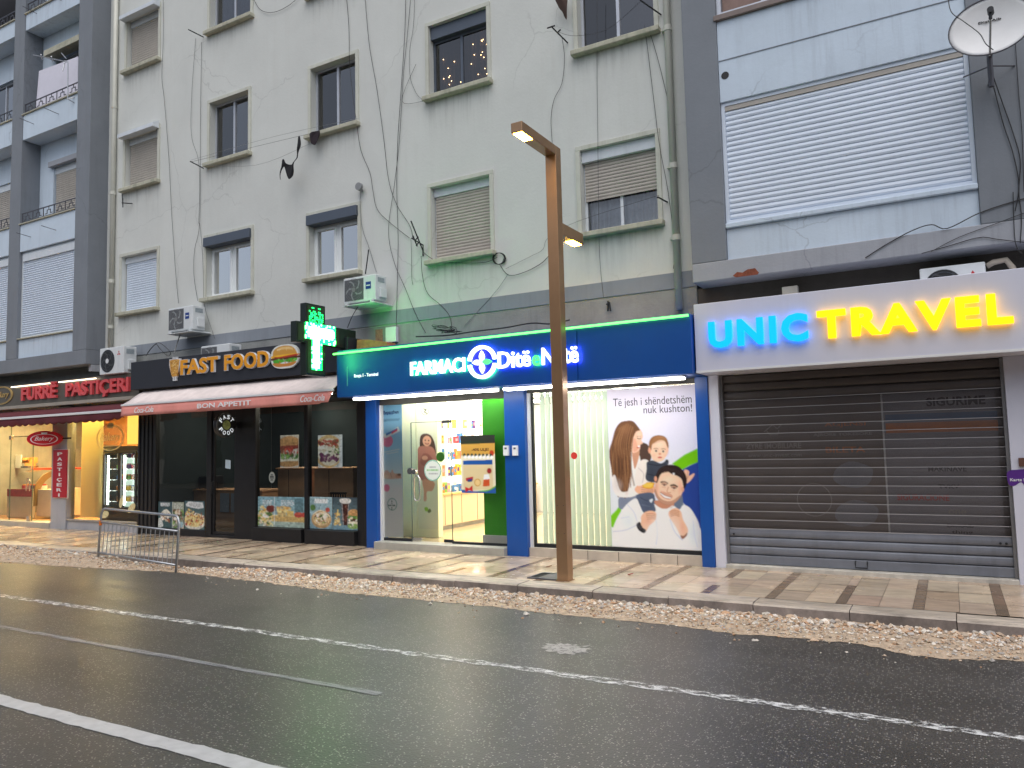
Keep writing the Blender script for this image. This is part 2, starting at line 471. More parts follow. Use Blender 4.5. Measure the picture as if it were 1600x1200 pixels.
# ------------------------------------------------------------------ printing (posters, stickers, menu pictures)
class Print:
    def __init__(s, w, h, quad=None, bg=(255, 255, 255), bg2=None):
        s.w, s.h = w, h
        W2, H2 = w * 2, h * 2
        s.X, s.Y = np.meshgrid((np.arange(W2) + 0.5) / W2, (np.arange(H2) + 0.5) / H2)
        t = s.Y[..., None]
        s.c = lin(bg) * (1 - t) + lin(bg2 or bg) * t
        s.H = None
        if quad:
            src = np.array(quad, float); dst = [(0, 0), (1, 0), (1, 1), (0, 1)]
            M, b = [], []
            for (x, y), (u, v) in zip(src, dst):
                M += [[x, y, 1, 0, 0, 0, -u * x, -u * y], [0, 0, 0, x, y, 1, -v * x, -v * y]]; b += [u, v]
            s.H = np.append(np.linalg.solve(np.array(M), np.array(b)), 1).reshape(3, 3)

    def pt(s, p):
        p = np.asarray(p, float).reshape(-1, 2)
        if s.H is None: return p
        q = np.c_[p, np.ones(len(p))] @ s.H.T
        return q[:, :2] / q[:, 2:]

    def put(s, mask, col, a=1.0):
        m = (mask * a)[..., None]
        s.c = s.c * (1 - m) + lin(col) * m

    def poly(s, pts, col, a=1.0, sm=True):
        P = smooth_poly(pts, 5) if sm else np.array(pts, float)
        P = s.pt(P); inside = np.zeros(s.X.shape, bool)
        for (x0, y0), (x1, y1) in zip(P, np.roll(P, -1, 0)):
            if y0 == y1: continue
            c = ((y0 > s.Y) != (y1 > s.Y)) & (s.X < (x1 - x0) * (s.Y - y0) / (y1 - y0) + x0)
            inside ^= c
        s.put(inside.astype(float), col, a); return s

    def ell(s, cx, cy, rx, ry, col, a=1.0, soft=0.0, rot=0.0):
        c = s.pt((cx, cy))[0]
        if s.H is not None:
            rx = abs(s.pt((cx + rx, cy))[0][0] - c[0]); ry = abs(s.pt((cx, cy + ry))[0][1] - c[1])
        dx, dy = (s.X - c[0]), (s.Y - c[1])
        if rot:
            k = s.h / s.w; co, si = math.cos(rot), math.sin(rot)
            dy = dy * k; dx, dy = co * dx + si * dy, (-si * dx + co * dy) / k
        d = np.sqrt((dx / rx) ** 2 + (dy / ry) ** 2)
        m = (d < 1).astype(float) if soft <= 0 else np.clip((1 - d) / soft, 0, 1)
        s.put(m, col, a); return s

    def line(s, pts, wd, col, a=1.0, sm=True):
        P = s.pt(smooth_poly(pts, 5, closed=False) if sm and len(pts) > 2 else pts)
        k = s.h / s.w; wd = wd / 1.0
        m = np.zeros(s.X.shape)
        for p, q in zip(P[:-1], P[1:]):
            dx, dy = q[0] - p[0], (q[1] - p[1]) * k; L = dx * dx + dy * dy + 1e-12
            t = np.clip(((s.X - p[0]) * dx + (s.Y - p[1]) * k * dy) / L, 0, 1)
            dd = np.hypot(s.X - p[0] - t * dx, (s.Y - p[1]) * k - t * dy)
            m = np.maximum(m, (dd < wd / 2))
        s.put(m.astype(float), col, a); return s

    def rect(s, x0, y0, x1, y1, col, a=1.0):
        return s.poly([(x0, y0), (x1, y0), (x1, y1), (x0, y1)], col, a, sm=False)

    def blobs(s, n, box, cols, r, a=0.9, rng=None):
        g = rng or RNG
        x0, y0, x1, y1 = box
        for _ in range(n):
            rr = r * g.uniform(0.5, 1.4)
            s.ell(g.uniform(x0, x1), g.uniform(y0, y1), rr, rr * g.uniform(0.35, 0.9) * s.w / s.h, cols[g.integers(len(cols))], a, 0.25, g.uniform(0, 3.1))
        return s

    def textlines(s, x0, y0, x1, n, dy, th, col, a=0.85):
        """rows of print too small to read"""
        for k in range(n):
            x = x0; end = x1 - RNG.uniform(0, 0.25) * (x1 - x0)
            while x < end:
                L = RNG.uniform(0.03, 0.1)
                s.rect(x, y0 + k * dy, min(x + L, end), y0 + k * dy + th, col, a); x += L + 0.018
        return s

    def mesh(s, frame, wid, hei, name, mat, parent=None, mask=None, t=0.004):
        c = s.c.reshape(s.h, 2, s.w, 2, 3).mean((1, 3))
        gx = np.linspace(0, wid, s.w + 1); gz = np.linspace(hei, 0, s.h + 1)
        pad = np.pad(c, ((0, 1), (0, 1), (0, 0)), mode='edge')
        pad2 = (pad + np.roll(pad, 1, 0) + np.roll(pad, 1, 1) + np.roll(np.roll(pad, 1, 0), 1, 1)) / 4
        pad2[0] = pad[0]; pad2[:, 0] = pad[:, 0]; pad2[-1] = pad[-1]; pad2[:, -1] = pad[:, -1]
        m = MB(); n1 = s.w + 1
        m.v = [frame(x, z, 0) for z in gz for x in gx]
        ok = np.ones((s.h, s.w), bool) if mask is None else mask
        fs = []
        for j in range(s.h):
            for i in range(s.w):
                if ok[j, i]: fs.append((j * n1 + i, (j + 1) * n1 + i, (j + 1) * n1 + i + 1, j * n1 + i + 1))
        # thickness: back sheet corners
        if mask is None:
            b = len(m.v); m.v += [frame(0, hei, -t), frame(wid, hei, -t), frame(wid, 0, -t), frame(0, 0, -t)]
            fs.append((b, b + 1, b + 2, b + 3))
            pad_b = np.repeat(pad2[:1, :1].reshape(1, 3), 4, 0)
            cols = np.concatenate([pad2.reshape(-1, 3), pad_b])
        else:
            cols = pad2.reshape(-1, 3)
            used = sorted({i for q in fs for i in q}); mp = {a: k for k, a in enumerate(used)}
            m.v = [m.v[i] for i in used]; cols = cols[used]; fs = [tuple(mp[i] for i in q) for q in fs]
            edge = {}
            for q in fs:
                for a, bb in zip(q, q[1:] + q[:1]): edge[(a, bb)] = 1
            nb = len(m.v); m.v += [tuple(np.array(p) - np.array(frame(0, 0, t)) + np.array(frame(0, 0, 0))) for p in m.v]
            cols = np.concatenate([cols, cols])
            for (a, bb) in list(edge):
                if (bb, a) not in edge: fs.append((bb, a, a + nb, bb + nb))
        m.f = fs; m.mi = [0] * len(fs); m.col = cols
        return m.build(name, mat, parent)


# ------------------------------------------------------------------ palette
M_cream = pbr('cream_render', A(198, 200, 196, 1.14), 0.85, var=0.05, scale=0.8, bump=0.25, bscale=25, streak=0.16, stain=A(160, 158, 146), fine=0.08, crack=0.26)
M_creamtrim = pbr('cream_trim', A(196, 197, 186, 1.05), 0.8, var=0.08, scale=4, bump=0.15, bscale=40, streak=0.5, stain=A(130, 126, 108))
M_sillmat = pbr('weathered_sill', A(180, 178, 160, 1.05), 0.8, var=0.16, scale=9, bump=0.3, bscale=50, streak=0.8, stain=A(95, 92, 78))
M_band = pbr('grey_plinth_paint', A(128, 134, 142), 0.8, var=0.08, scale=1.5, bump=0.2, bscale=40, streak=0.45)
M_lowwall = pbr('grey_rough_render', A(136, 138, 136), 0.9, var=0.16, scale=2.0, bump=0.5, bscale=30, streak=0.6)
M_grey = pbr('blue_grey_paint', A(116, 121, 128), 0.75, var=0.07, scale=1.4, bump=0.2, bscale=30, streak=0.35, crack=0.3)
M_grey2 = pbr('grey_render', A(150, 153, 160), 0.8, var=0.08, scale=1.4, bump=0.25, bscale=30, streak=0.5, crack=0.5)
M_bluewhite = pbr('pale_blue_render', A(186, 199, 212), 0.8, var=0.06, scale=1.3, bump=0.2, bscale=30, streak=0.5, stain=A(120, 128, 138), crack=0.35)
M_brick = pbr('bare_brick', A(120, 66, 48), 0.9, var=0.35, scale=25, bump=0.6, bscale=40)
M_alu = pbr('window_aluminium', A(176, 180, 188), 0.4, 0.4, var=0.05)
M_pvc = pbr('white_pvc', A(214, 218, 220), 0.4, var=0.04)
M_anth = pbr('anthracite_metal', A(78, 86, 98), 0.45, 0.2, var=0.05)
M_shwhite = pbr('white_shutter', A(196, 206, 224, 1.2), 0.45, var=0.04, scale=2)
M_shbeige = pbr('beige_shutter', A(168, 162, 154, 1.15), 0.6, var=0.08, scale=3, streak=0.3)
M_boxwhite = pbr('white_shutter_box', A(196, 202, 208), 0.5, var=0.06, scale=5, streak=0.3)
M_pipe = pbr('downpipe_paint', A(186, 186, 176), 0.5, var=0.06, scale=3, streak=0.4)
M_dark = pbr('dark_metal', A(34, 36, 40), 0.5, 0.3, var=0.1)
M_rail = pbr('railing_metal', A(84, 84, 90), 0.5, 0.5, var=0.1)
M_cable = pbr('black_cable', (0.02, 0.02, 0.022), 0.6, var=0.1)
M_cableg = pbr('grey_cable', A(120, 122, 122), 0.6, var=0.1)
M_pane = glass('window_pane', (0.30, 0.32, 0.36), 3.2)
M_panelow = glass('clear_window_pane', (0.45, 0.47, 0.5), 15)
M_panemid2 = glass('bluish_window_pane', (0.42, 0.46, 0.54), 4.6)
M_panemid = glass('mid_window_pane', (0.88, 0.9, 0.93), 4.0)
M_room = pbr('dim_room', (0.03, 0.03, 0.035), 0.9)  # near-black colour stands in for the shade of unlit rooms
M_curtain = pbr('net_curtain', A(206, 210, 214), 0.9, var=0.1, scale=20)
M_curtd = pbr('dark_curtain', A(96, 84, 84), 0.9, var=0.15, scale=10)
M_white = pbr('white_board', A(203, 205, 219, 1.06), 0.45, var=0.03, scale=1.2, streak=0.12)
M_whiteplastic = pbr('white_plastic', A(206, 208, 210), 0.4, var=0.03)
M_acbody = pbr('aircon_casing', A(202, 206, 208), 0.45, var=0.05, scale=5, streak=0.3)
M_blue = pbr('royal_blue_panel', S(20, 78, 158), 0.34, var=0.08, scale=1.5, streak=0.35, stain=S(50, 84, 150), spec=0.5)
M_black = pbr('black_powdercoat', (0.012, 0.012, 0.014), 0.38, var=0.2, scale=4)
M_blackboard = pbr('charcoal_board', A(40, 42, 50, 1.0), 0.5, var=0.08, scale=2)
M_stone = pbr('grey_step_stone', A(150, 148, 142), 0.5, var=0.14, scale=5, bump=0.2, streak=0.5)
M_shopglass = glass('shop_glass', (0.93, 0.95, 0.94), 0.9)
M_darkglass = glass('tinted_shop_glass', (0.56, 0.62, 0.64), 1.5)
M_steel = pbr('brushed_steel', (0.5, 0.5, 0.5), 0.25, 0.95, var=0.05)
M_galv = pbr('galvanised_steel', (0.42, 0.44, 0.47), 0.38, 0.75, var=0.12, scale=12)
M_print = attr_mat('printed_paper', 0.4, 0.4)
M_led = emit('white_led_strip', (1.0, 0.96, 0.86), 11)

# ================================================================== GROUND
m = MB(); m.quad((-200, -120, -0.03), (200, -120, -0.03), (200, 200, -0.03), (-200, 200, -0.03))
struct(m.build('ground', pbr('bare_earth', A(120, 116, 108), 0.9, var=0.2, scale=0.5)))


def asphalt():
    mt = bpy.data.materials.new('wet_asphalt'); mt.use_nodes = True
    n, l = mt.node_tree.nodes, mt.node_tree.links
    p = n['Principled BSDF']; geo = n.new('ShaderNodeNewGeometry')

    def noise(scale, det=4, rgh=0.6):
        t = n.new('ShaderNodeTexNoise'); t.inputs['Scale'].default_value = scale; t.inputs['Detail'].default_value = det
        t.inputs['Roughness'].default_value = rgh; l.new(geo.outputs['Position'], t.inputs['Vector']); return t.outputs[0]

    def mr(s, a, b, c=0.0, d=1.0):
        r = n.new('ShaderNodeMapRange'); r.inputs[1].default_value = a; r.inputs[2].default_value = b
        r.inputs[3].default_value = c; r.inputs[4].default_value = d; l.new(s, r.inputs[0]); return r.outputs[0]

    def mix(f, a, b):
        mx = n.new('ShaderNodeMix'); mx.data_type = 'RGBA'; l.new(f, mx.inputs[0])
        for k, v in ((6, a), (7, b)):
            if hasattr(v, 'is_output'): l.new(v, mx.inputs[k])
            else: mx.inputs[k].default_value = (*v, 1)
        return mx.outputs[2]
    c = mix(mr(noise(0.5, 5), 0.35, 0.65), (0.021, 0.0195, 0.018), (0.040, 0.037, 0.033))
    mp = n.new('ShaderNodeMapping'); mp.inputs['Scale'].default_value = (0.10, 1.1, 1); l.new(geo.outputs['Position'], mp.inputs[0])
    tk = n.new('ShaderNodeTexNoise'); tk.inputs['Scale'].default_value = 1.0; tk.inputs['Detail'].default_value = 5; l.new(mp.outputs[0], tk.inputs['Vector'])
    c = mix(mr(tk.outputs[0], 0.42, 0.62), c, (0.052, 0.048, 0.044))
    vo = n.new('ShaderNodeTexVoronoi'); vo.inputs['Scale'].default_value = 70; l.new(geo.outputs['Position'], vo.inputs['Vector'])
    sep = n.new('ShaderNodeSeparateColor'); l.new(vo.outputs['Color'], sep.inputs[0])
    st = n.new('ShaderNodeMath'); st.operation = 'GREATER_THAN'; st.inputs[1].default_value = 0.84; l.new(sep.outputs[0], st.inputs[0])
    dm = n.new('ShaderNodeMath'); dm.operation = 'LESS_THAN'; dm.inputs[1].default_value = 0.42; l.new(vo.outputs['Distance'], dm.inputs[0])
    mu = n.new('ShaderNodeMath'); mu.operation = 'MULTIPLY'; l.new(st.outputs[0], mu.inputs[0]); l.new(dm.outputs[0], mu.inputs[1])
    c = mix(mu.outputs[0], c, (0.33, 0.31, 0.28))
    c = mix(mr(noise(150, 2), 0.52, 0.72), c, (0.10, 0.092, 0.082))
    # drier pale patches
    c = mix(mr(noise(0.33, 6, 0.7), 0.60, 0.78, 0, 0.30), c, (0.11, 0.105, 0.10))
    l.new(c, p.inputs['Base Color'])
    l.new(mr(noise(0.45, 5), 0.35, 0.7, 0.50, 0.64), p.inputs['Roughness'])
    p.inputs['Coat Weight'].default_value = 0.6; p.inputs['Coat IOR'].default_value = 1.36
    l.new(mr(noise(0.3, 5, 0.6), 0.3, 0.7, 0.30, 0.42), p.inputs['Coat Roughness'])
    p.inputs['Specular IOR Level'].default_value = 0.55
    b = n.new('ShaderNodeBump'); b.inputs['Strength'].default_value = 0.6; b.inputs['Distance'].default_value = 0.006
    l.new(vo.outputs['Distance'], b.inputs['Height']); l.new(b.outputs[0], p.inputs['Normal'])
    return mt


M_asph = asphalt()
m = MB(); m.quad((-120, -5.2, 0), (80, -5.2, 0), (80, 9.0, 0), (-120, 9.0, 0))
struct(m.build('road', M_asph))


def worn_paint(name, col, cover, sx=3.0, sy=14.0):
    mt = bpy.data.materials.new(name); mt.use_nodes = True
    n, l = mt.node_tree.nodes, mt.node_tree.links
    p = n['Principled BSDF']; out = n['Material Output']
    geo = n.new('ShaderNodeNewGeometry')
    mp = n.new('ShaderNodeMapping'); mp.inputs['Scale'].default_value = (sx, sy, 1); l.new(geo.outputs['Position'], mp.inputs[0])
    t = n.new('ShaderNodeTexNoise'); t.inputs['Scale'].default_value = 2.2; t.inputs['Detail'].default_value = 9; t.inputs['Roughness'].default_value = 0.8
    l.new(mp.outputs[0], t.inputs['Vector'])
    r = n.new('ShaderNodeMapRange'); r.inputs[1].default_value = cover; r.inputs[2].default_value = cover + 0.06; l.new(t.outputs[0], r.inputs[0])
    tr = n.new('ShaderNodeBsdfTransparent'); mx = n.new('ShaderNodeMixShader')
    n2 = n.new('ShaderNodeTexNoise'); n2.inputs['Scale'].default_value = 9; n2.inputs['Detail'].default_value = 5; l.new(geo.outputs['Position'], n2.inputs['Vector'])
    cm = n.new('ShaderNodeMix'); cm.data_type = 'RGBA'; l.new(n2.outputs[0], cm.inputs[0])
    cm.inputs[6].default_value = (*[v * 0.7 for v in col], 1); cm.inputs[7].default_value = (*[min(.85, v * 1.15) for v in col], 1)
    l.new(cm.outputs[2], p.inputs['Base Color']); p.inputs['Roughness'].default_value = 0.45
    l.new(r.outputs[0], mx.inputs[0]); l.new(p.outputs[0], mx.inputs[1]); l.new(tr.outputs[0], mx.inputs[2]); l.new(mx.outputs[0], out.inputs[0])
    return mt


def strip(x0, x1, y, w, z, step=0.25, jag=0.006):
    m = MB(); n = int((x1 - x0) / step); vs = []
    for i in range(n + 1):
        x = x0 + (x1 - x0) * i / n
        vs += [(x, y - w / 2 + RNG.normal(0, jag), z), (x, y + w / 2 + RNG.normal(0, jag), z)]
    return m.add(vs, [(2 * i, 2 * i + 2, 2 * i + 3, 2 * i + 1) for i in range(n)])


struct(strip(-40, 8, 5.93, 0.115, 0.004, 0.12, 0.01).build('worn_edge_line', worn_paint('flaking_white_paint', (0.8, 0.8, 0.78), 0.462, 3.6, 8)))
struct(strip(-14, -4.02, 4.86, 0.075, 0.004).build('faded_lane_line', worn_paint('faded_grey_paint', (0.27, 0.27, 0.28), 0.52, 1.2, 22)))
struct(strip(-30, 8, 3.43, 0.15, 0.004, 0.08, 0.006).build('centre_line', worn_paint('white_road_paint', (0.55, 0.55, 0.55), 0.62)))
# dried splash of pale grit on the asphalt
m = MB(); cx, cy = G(885, 1013, 0)
vs = [(cx, cy, 0.004)]
for k in range(40):
    a = 2 * math.pi * k / 40; rr = 1 + RNG.normal(0, 0.25)
    vs.append((cx + 0.22 * rr * math.cos(a), cy + 0.17 * rr * math.sin(a), 0.004))
m.add(vs, [(0, k + 1, (k + 1) % 40 + 1) for k in range(40)])
struct(m.build('pale_road_stain', worn_paint('pale_grit', (0.42, 0.40, 0.39), 0.52, 6, 9)))

# pavement: travertine slabs with brown cross strips, kerb stones
PZ, KY0, KY1 = 0.16, 8.62, 8.94
m = MB(); m.box(-60, 40, KY1, 11.6, -0.02, PZ - 0.012)
struct(m.build('pavement_bed', pbr('joint_mortar', A(96, 88, 78), 0.8, var=0.2)))
m = MB(); cols = []
sx = [G(1234, 906, PZ)[0], G(1335, 911, PZ)[0], G(1439, 916, PZ)[0], G(1556, 922, PZ)[0]]
per = (sx[3] - sx[0]) / 3; ph = sx[3]
rows = [KY1 + 0.012, KY1 + 0.012 + 0.56, KY1 + 0.012 + 1.12, KY1 + 0.012 + 1.68, KY1 + 2.24, 11.55]
SWD = 0.105
for k in range(-60, 22):
    xs = ph + k * per
    for (a, b, strip_) in ((xs - SWD / 2, xs + SWD / 2, 1), (xs + SWD / 2, xs + per / 2, 0), (xs + per / 2, xs + per - SWD / 2, 0)):
        off = 0.0
        for y0, y1 in zip(rows[:-1], rows[1:]):
            t = RNG.uniform(0.78, 1.12)
            base = S(200, 180, 156) if not strip_ else S(134, 112, 92)
            if strip_ and RNG.random() < 0.10: base = S(200, 180, 156)
            if not strip_ and RNG.random() < 0.10: base = S(180, 158, 134)
            c = [v * t * RNG.uniform(0.97, 1.03) for v in base]
            z = PZ + RNG.normal(0, 0.0012); g = 0.0022
            m.quad((a + g, y0 + g, z), (b - g, y0 + g, z), (b - g, y1 - g, z), (a + g, y1 - g, z)); cols += [c] * 4
m.col = np.array(cols)
struct(m.build('pavement', attr_mat('wet_travertine', 0.22, 0.5, bump=0.05, rvar=0.14, grain=0.36)))
m = MB(); cols = []
x = -60.0
while x < 30:
    L = RNG.uniform(0.92, 1.05); dz = RNG.normal(0, 0.004); dy = RNG.normal(0, 0.006)
    g = 0.004
    x0, x1, y0, y1, z0, z1 = x + g, x + L - g, KY0 + dy, KY1 + 0.004, -0.05, PZ + dz
    ch = 0.018
    prof = [(y0, z0), (y0, z1 - ch), (y0 + ch, z1), (y1, z1)]
    vs = [(x0, *p) for p in prof] + [(x1, *p) for p in prof]
    m.add([vs[0], vs[1], vs[5], vs[4]], [(3, 2, 1, 0)]); t = RNG.uniform(0.8, 1.15); cols += [[v * t for v in S(146, 136, 130)]] * 4
    m.add([vs[1], vs[2], vs[3], vs[7], vs[6], vs[5]], [(5, 4, 1, 0), (4, 3, 2, 1)]); t = RNG.uniform(0.85, 1.1); cols += [[v * t for v in S(188, 176, 162)]] * 6
    m.add([vs[0], vs[1], vs[2], vs[3], (x0, y1, z0)], [(4, 3, 2, 1, 0)][::1]); cols += [S(146, 136, 130)] * 5
    m.add([vs[4], vs[5], vs[6], vs[7], (x1, y1, z0)], [(0, 1, 2, 3, 4)]); cols += [S(146, 136, 130)] * 5
    x += L
m.col = np.array(cols)
struct(m.build('kerb', attr_mat('kerb_stone', 0.5, 0.4, bump=0.4, rvar=0.15, grain=0.55)))

# gravel: an irregular sheet of grit with loose stones in it
edge_px = [(-260, 872), (0, 878), (80, 884), (160, 889), (230, 892), (290, 896), (370, 905), (450, 915), (533, 927), (600, 932), (660, 938), (743, 946), (790, 950), (841, 957), (880, 962), (930, 965), (970, 970), (1030, 975),
           (1066, 979), (1110, 986), (1146, 991), (1200, 994), (1270, 999), (1353, 1008), (1416, 1024), (1480, 1030), (1530, 1031), (1600, 1033), (1900, 1066)]
EG = np.array([G(a, b, 0.0) for a, b in edge_px])
HK = np.array([(-60, .13), (-26, .13), (-17.5, 0.15), (-14.2, 0.12), (-13.3, 0.10), (-12.6, 0.02), (-11.2, 0.01), (-10.4, 0.05), (-9.3, 0.075), (-8.2, 0.05), (-6, 0.045), (-3, 0.05), (0, 0.04), (8, 0.04)])


def edge_y(x): return float(np.interp(x, EG[:, 0], EG[:, 1]))


def gravel_z(x, y):
    e = edge_y(x); t = min(1, max(0, (y - e) / max(0.05, KY0 - e)))
    return float(np.interp(x, HK[:, 0], HK[:, 1])) * (t ** 0.8) + 0.006


m = MB(); xs = np.arange(-34, 8, 0.07); NR = 12
vs, fs = [], []
for i, x in enumerate(xs):
    e = edge_y(x) + RNG.normal(0, 0.02)
    for j in range(NR + 1):
        y = e + (KY0 + 0.01 - e) * j / NR
        vs.append((x, y, 0.003 if j == 0 else gravel_z(x, y) + RNG.normal(0, 0.006)))
for i in range(len(xs) - 1):
    for j in range(NR):
        a = i * (NR + 1) + j; fs.append((a, a + NR + 1, a + NR + 2, a + 1))
m.add(vs, fs)
struct(m.build('gravel_bed', pbr('grit', A(182, 162, 140, 1.0), 0.85, var=0.35, scale=14, bump=0.8, bscale=70, streak=0.3, fine=0.5), smooth=True), 'stuff')
m = MB(); cols = []
OC = np.array([(1, 0, 0), (-1, 0, 0), (0, 1, 0), (0, -1, 0), (0, 0, 1), (0, 0, -1), (.6, .6, .6), (-.6, -.6, .6)])
OCF = [(6, 2, 4), (0, 2, 6), (0, 6, 4), (2, 1, 4), (1, 7, 4), (1, 3, 7), (3, 4, 7), (3, 0, 4), (2, 0, 5), (1, 2, 5), (3, 1, 5), (0, 3, 5)]
pal = [S(206, 188, 168), S(190, 170, 150), S(230, 222, 210), S(166, 150, 134), S(202, 176, 150), S(178, 172, 166), S(196, 158, 126), S(214, 206, 196)]
for _ in range(13000):
    x = RNG.uniform(-24, 3.2) if RNG.random() < 0.55 else RNG.uniform(-10, 2.5)
    e = edge_y(x); t = RNG.beta(1.7, 1.1)
    y = e - 0.03 + (KY0 - e + 0.02) * t
    if RNG.random() < 0.012: y = e - abs(RNG.normal(0, 0.25))
    s = (abs(RNG.normal(0.009, 0.007)) + 0.004) * (0.65 + .6 * t)
    if t > 0.78 and RNG.random() < 0.14: s *= 2.3
    s = min(s, 0.042)
    z = (gravel_z(x, y) if y > e else 0.0) + s * 0.25
    a = RNG.uniform(0, 6.28); R = np.array([[math.cos(a), -math.sin(a), 0], [math.sin(a), math.cos(a), 0], [0, 0, 1]])
    P = (OC * RNG.uniform(0.65, 1.25, (8, 1)) * [1.1, 0.9, 0.75] * s) @ R.T + [x, y, z]
    m.add(P, OCF); t2 = RNG.uniform(0.75, 1.1); c = [v * t2 for v in pal[RNG.integers(len(pal))]]; cols += [c] * 8
m.col = np.array(cols)
struct(m.build('gravel', attr_mat('gravel_stone', 0.75, 0.3)), 'stuff')

# ================================================================== BUILDINGS
YW = 11.1          # face of the rendered walls
YP = 10.62         # face of the pillars of the grey houses


def holed_wall(m, x0, x1, z0, z1, holes, Y, depth):
    xs = sorted({x0, x1, *[h[0] for h in holes], *[h[1] for h in holes]}); zs = sorted({z0, z1, *[h[2] for h in holes], *[h[3] for h in holes]})
    for a, b in zip(xs[:-1], xs[1:]):
        for c, d in zip(zs[:-1], zs[1:]):
            if any(h[0] <= (a + b) / 2 <= h[1] and h[2] <= (c + d) / 2 <= h[3] for h in holes): continue
            m.quad((a, Y, c), (b, Y, c), (b, Y, d), (a, Y, d))
    for a, b, c, d in holes:
        y2 = Y + depth
        m.quad((a, Y, c), (a, Y, d), (a, y2, d), (a, y2, c)); m.quad((b, Y, d), (b, Y, c), (b, y2, c), (b, y2, d))
        m.quad((a, Y, d), (b, Y, d), (b, y2, d), (a, y2, d)); m.quad((b, Y, c), (a, Y, c), (a, y2, c), (b, y2, c))


def slats(m, x0, x1, z0, z1, Y, pitch, d=0.008):
    n = max(1, round((z1 - z0) / pitch)); p = (z1 - z0) / n
    for i in range(n):
        z = z0 + i * p
        prof = [(Y + d * 0.4, z + 0.0005), (Y + d * 0.9, z + p * 0.10), (Y, z + p * 0.16), (Y - d * 0.5, z + p * 0.5), (Y, z + p * 0.9), (Y + d * 0.4, z + p - 0.0005)]
        vs = [(x0, *q) for q in prof] + [(x1, *q) for q in prof]
        k = len(prof); m.add(vs, [(j, k + j, k + j + 1, j + 1) for j in range(k - 1)])
    m.quad((x0, Y + d + 0.01, z0), (x1, Y + d + 0.01, z0), (x1, Y + d + 0.01, z1), (x0, Y + d + 0.01, z1))
    return m


def frame_mb(x0, x1, z0, z1, Y, w, d, mull=()):
    m = MB()
    m.box(x0, x0 + w, Y, Y + d, z0, z1); m.box(x1 - w, x1, Y, Y + d, z0, z1)
    m.box(x0 + w, x1 - w, Y, Y + d, z1 - w, z1); m.box(x0 + w, x1 - w, Y, Y + d, z0, z0 + w)
    for xm, wm in mull: m.box(xm - wm / 2, xm + wm / 2, Y + 0.002, Y + d - 0.002, z0 + w, z1 - w)
    return m


def rain_stain():
    if 'rain_stain' in MATS: return MATS['rain_stain']
    mt = bpy.data.materials.new('rain_stain'); mt.use_nodes = True
    n, l = mt.node_tree.nodes, mt.node_tree.links
    p = n['Principled BSDF']; p.inputs['Base Color'].default_value = (*S(104, 100, 84), 1); p.inputs['Roughness'].default_value = .9
    tc = n.new('ShaderNodeTexCoord'); sp = n.new('ShaderNodeSeparateXYZ'); l.new(tc.outputs['Generated'], sp.inputs[0])
    geo = n.new('ShaderNodeNewGeometry'); mp = n.new('ShaderNodeMapping'); mp.inputs['Scale'].default_value = (9, 1, .5); l.new(geo.outputs['Position'], mp.inputs[0])
    t = n.new('ShaderNodeTexNoise'); t.inputs['Scale'].default_value = 1.6; t.inputs['Detail'].default_value = 8; t.inputs['Roughness'].default_value = .7; l.new(mp.outputs[0], t.inputs['Vector'])
    a = n.new('ShaderNodeMapRange'); a.inputs[1].default_value = .46; a.inputs[2].default_value = .8; l.new(t.outputs[0], a.inputs[0])
    z2 = n.new('ShaderNodeMath'); z2.operation = 'POWER'; z2.inputs[1].default_value = 1.8; l.new(sp.outputs['Z'], z2.inputs[0])
    ex = n.new('ShaderNodeMath'); ex.operation = 'PINGPONG'; ex.inputs[1].default_value = .5; l.new(sp.outputs['X'], ex.inputs[0])
    e2 = n.new('ShaderNodeMapRange'); e2.inputs[1].default_value = 0; e2.inputs[2].default_value = .12; l.new(ex.outputs[0], e2.inputs[0])
    m1 = n.new('ShaderNodeMath'); m1.operation = 'MULTIPLY'; l.new(a.outputs[0], m1.inputs[0]); l.new(z2.outputs[0], m1.inputs[1])
    m2 = n.new('ShaderNodeMath'); m2.operation = 'MULTIPLY'; l.new(m1.outputs[0], m2.inputs[0]); l.new(e2.outputs[0], m2.inputs[1])
    m3 = n.new('ShaderNodeMath'); m3.operation = 'MULTIPLY'; m3.inputs[1].default_value = .45; l.new(m2.outputs[0], m3.inputs[0])
    tr = n.new('ShaderNodeBsdfTransparent'); mx = n.new('ShaderNodeMixShader'); l.new(m3.outputs[0], mx.inputs[0]); l.new(tr.outputs[0], mx.inputs[1]); l.new(p.outputs[0], mx.inputs[2]); l.new(mx.outputs[0], n['Material Output'].inputs[0])
    MATS['rain_stain'] = mt
    return mt


def curtain(m, x0, x1, z0, z1, Y, n=40, amp=0.02):
    vs, fs = [], []
    for i in range(n + 1):
        x = x0 + (x1 - x0) * i / n; y = Y + amp * math.sin(i * 1.7) + amp * 0.5 * math.sin(i * 0.77 + 1)
        vs += [(x, y, z0), (x, y, z1)]
    return m.add(vs, [(2 * i, 2 * i + 2, 2 * i + 3, 2 * i + 1) for i in range(n)])


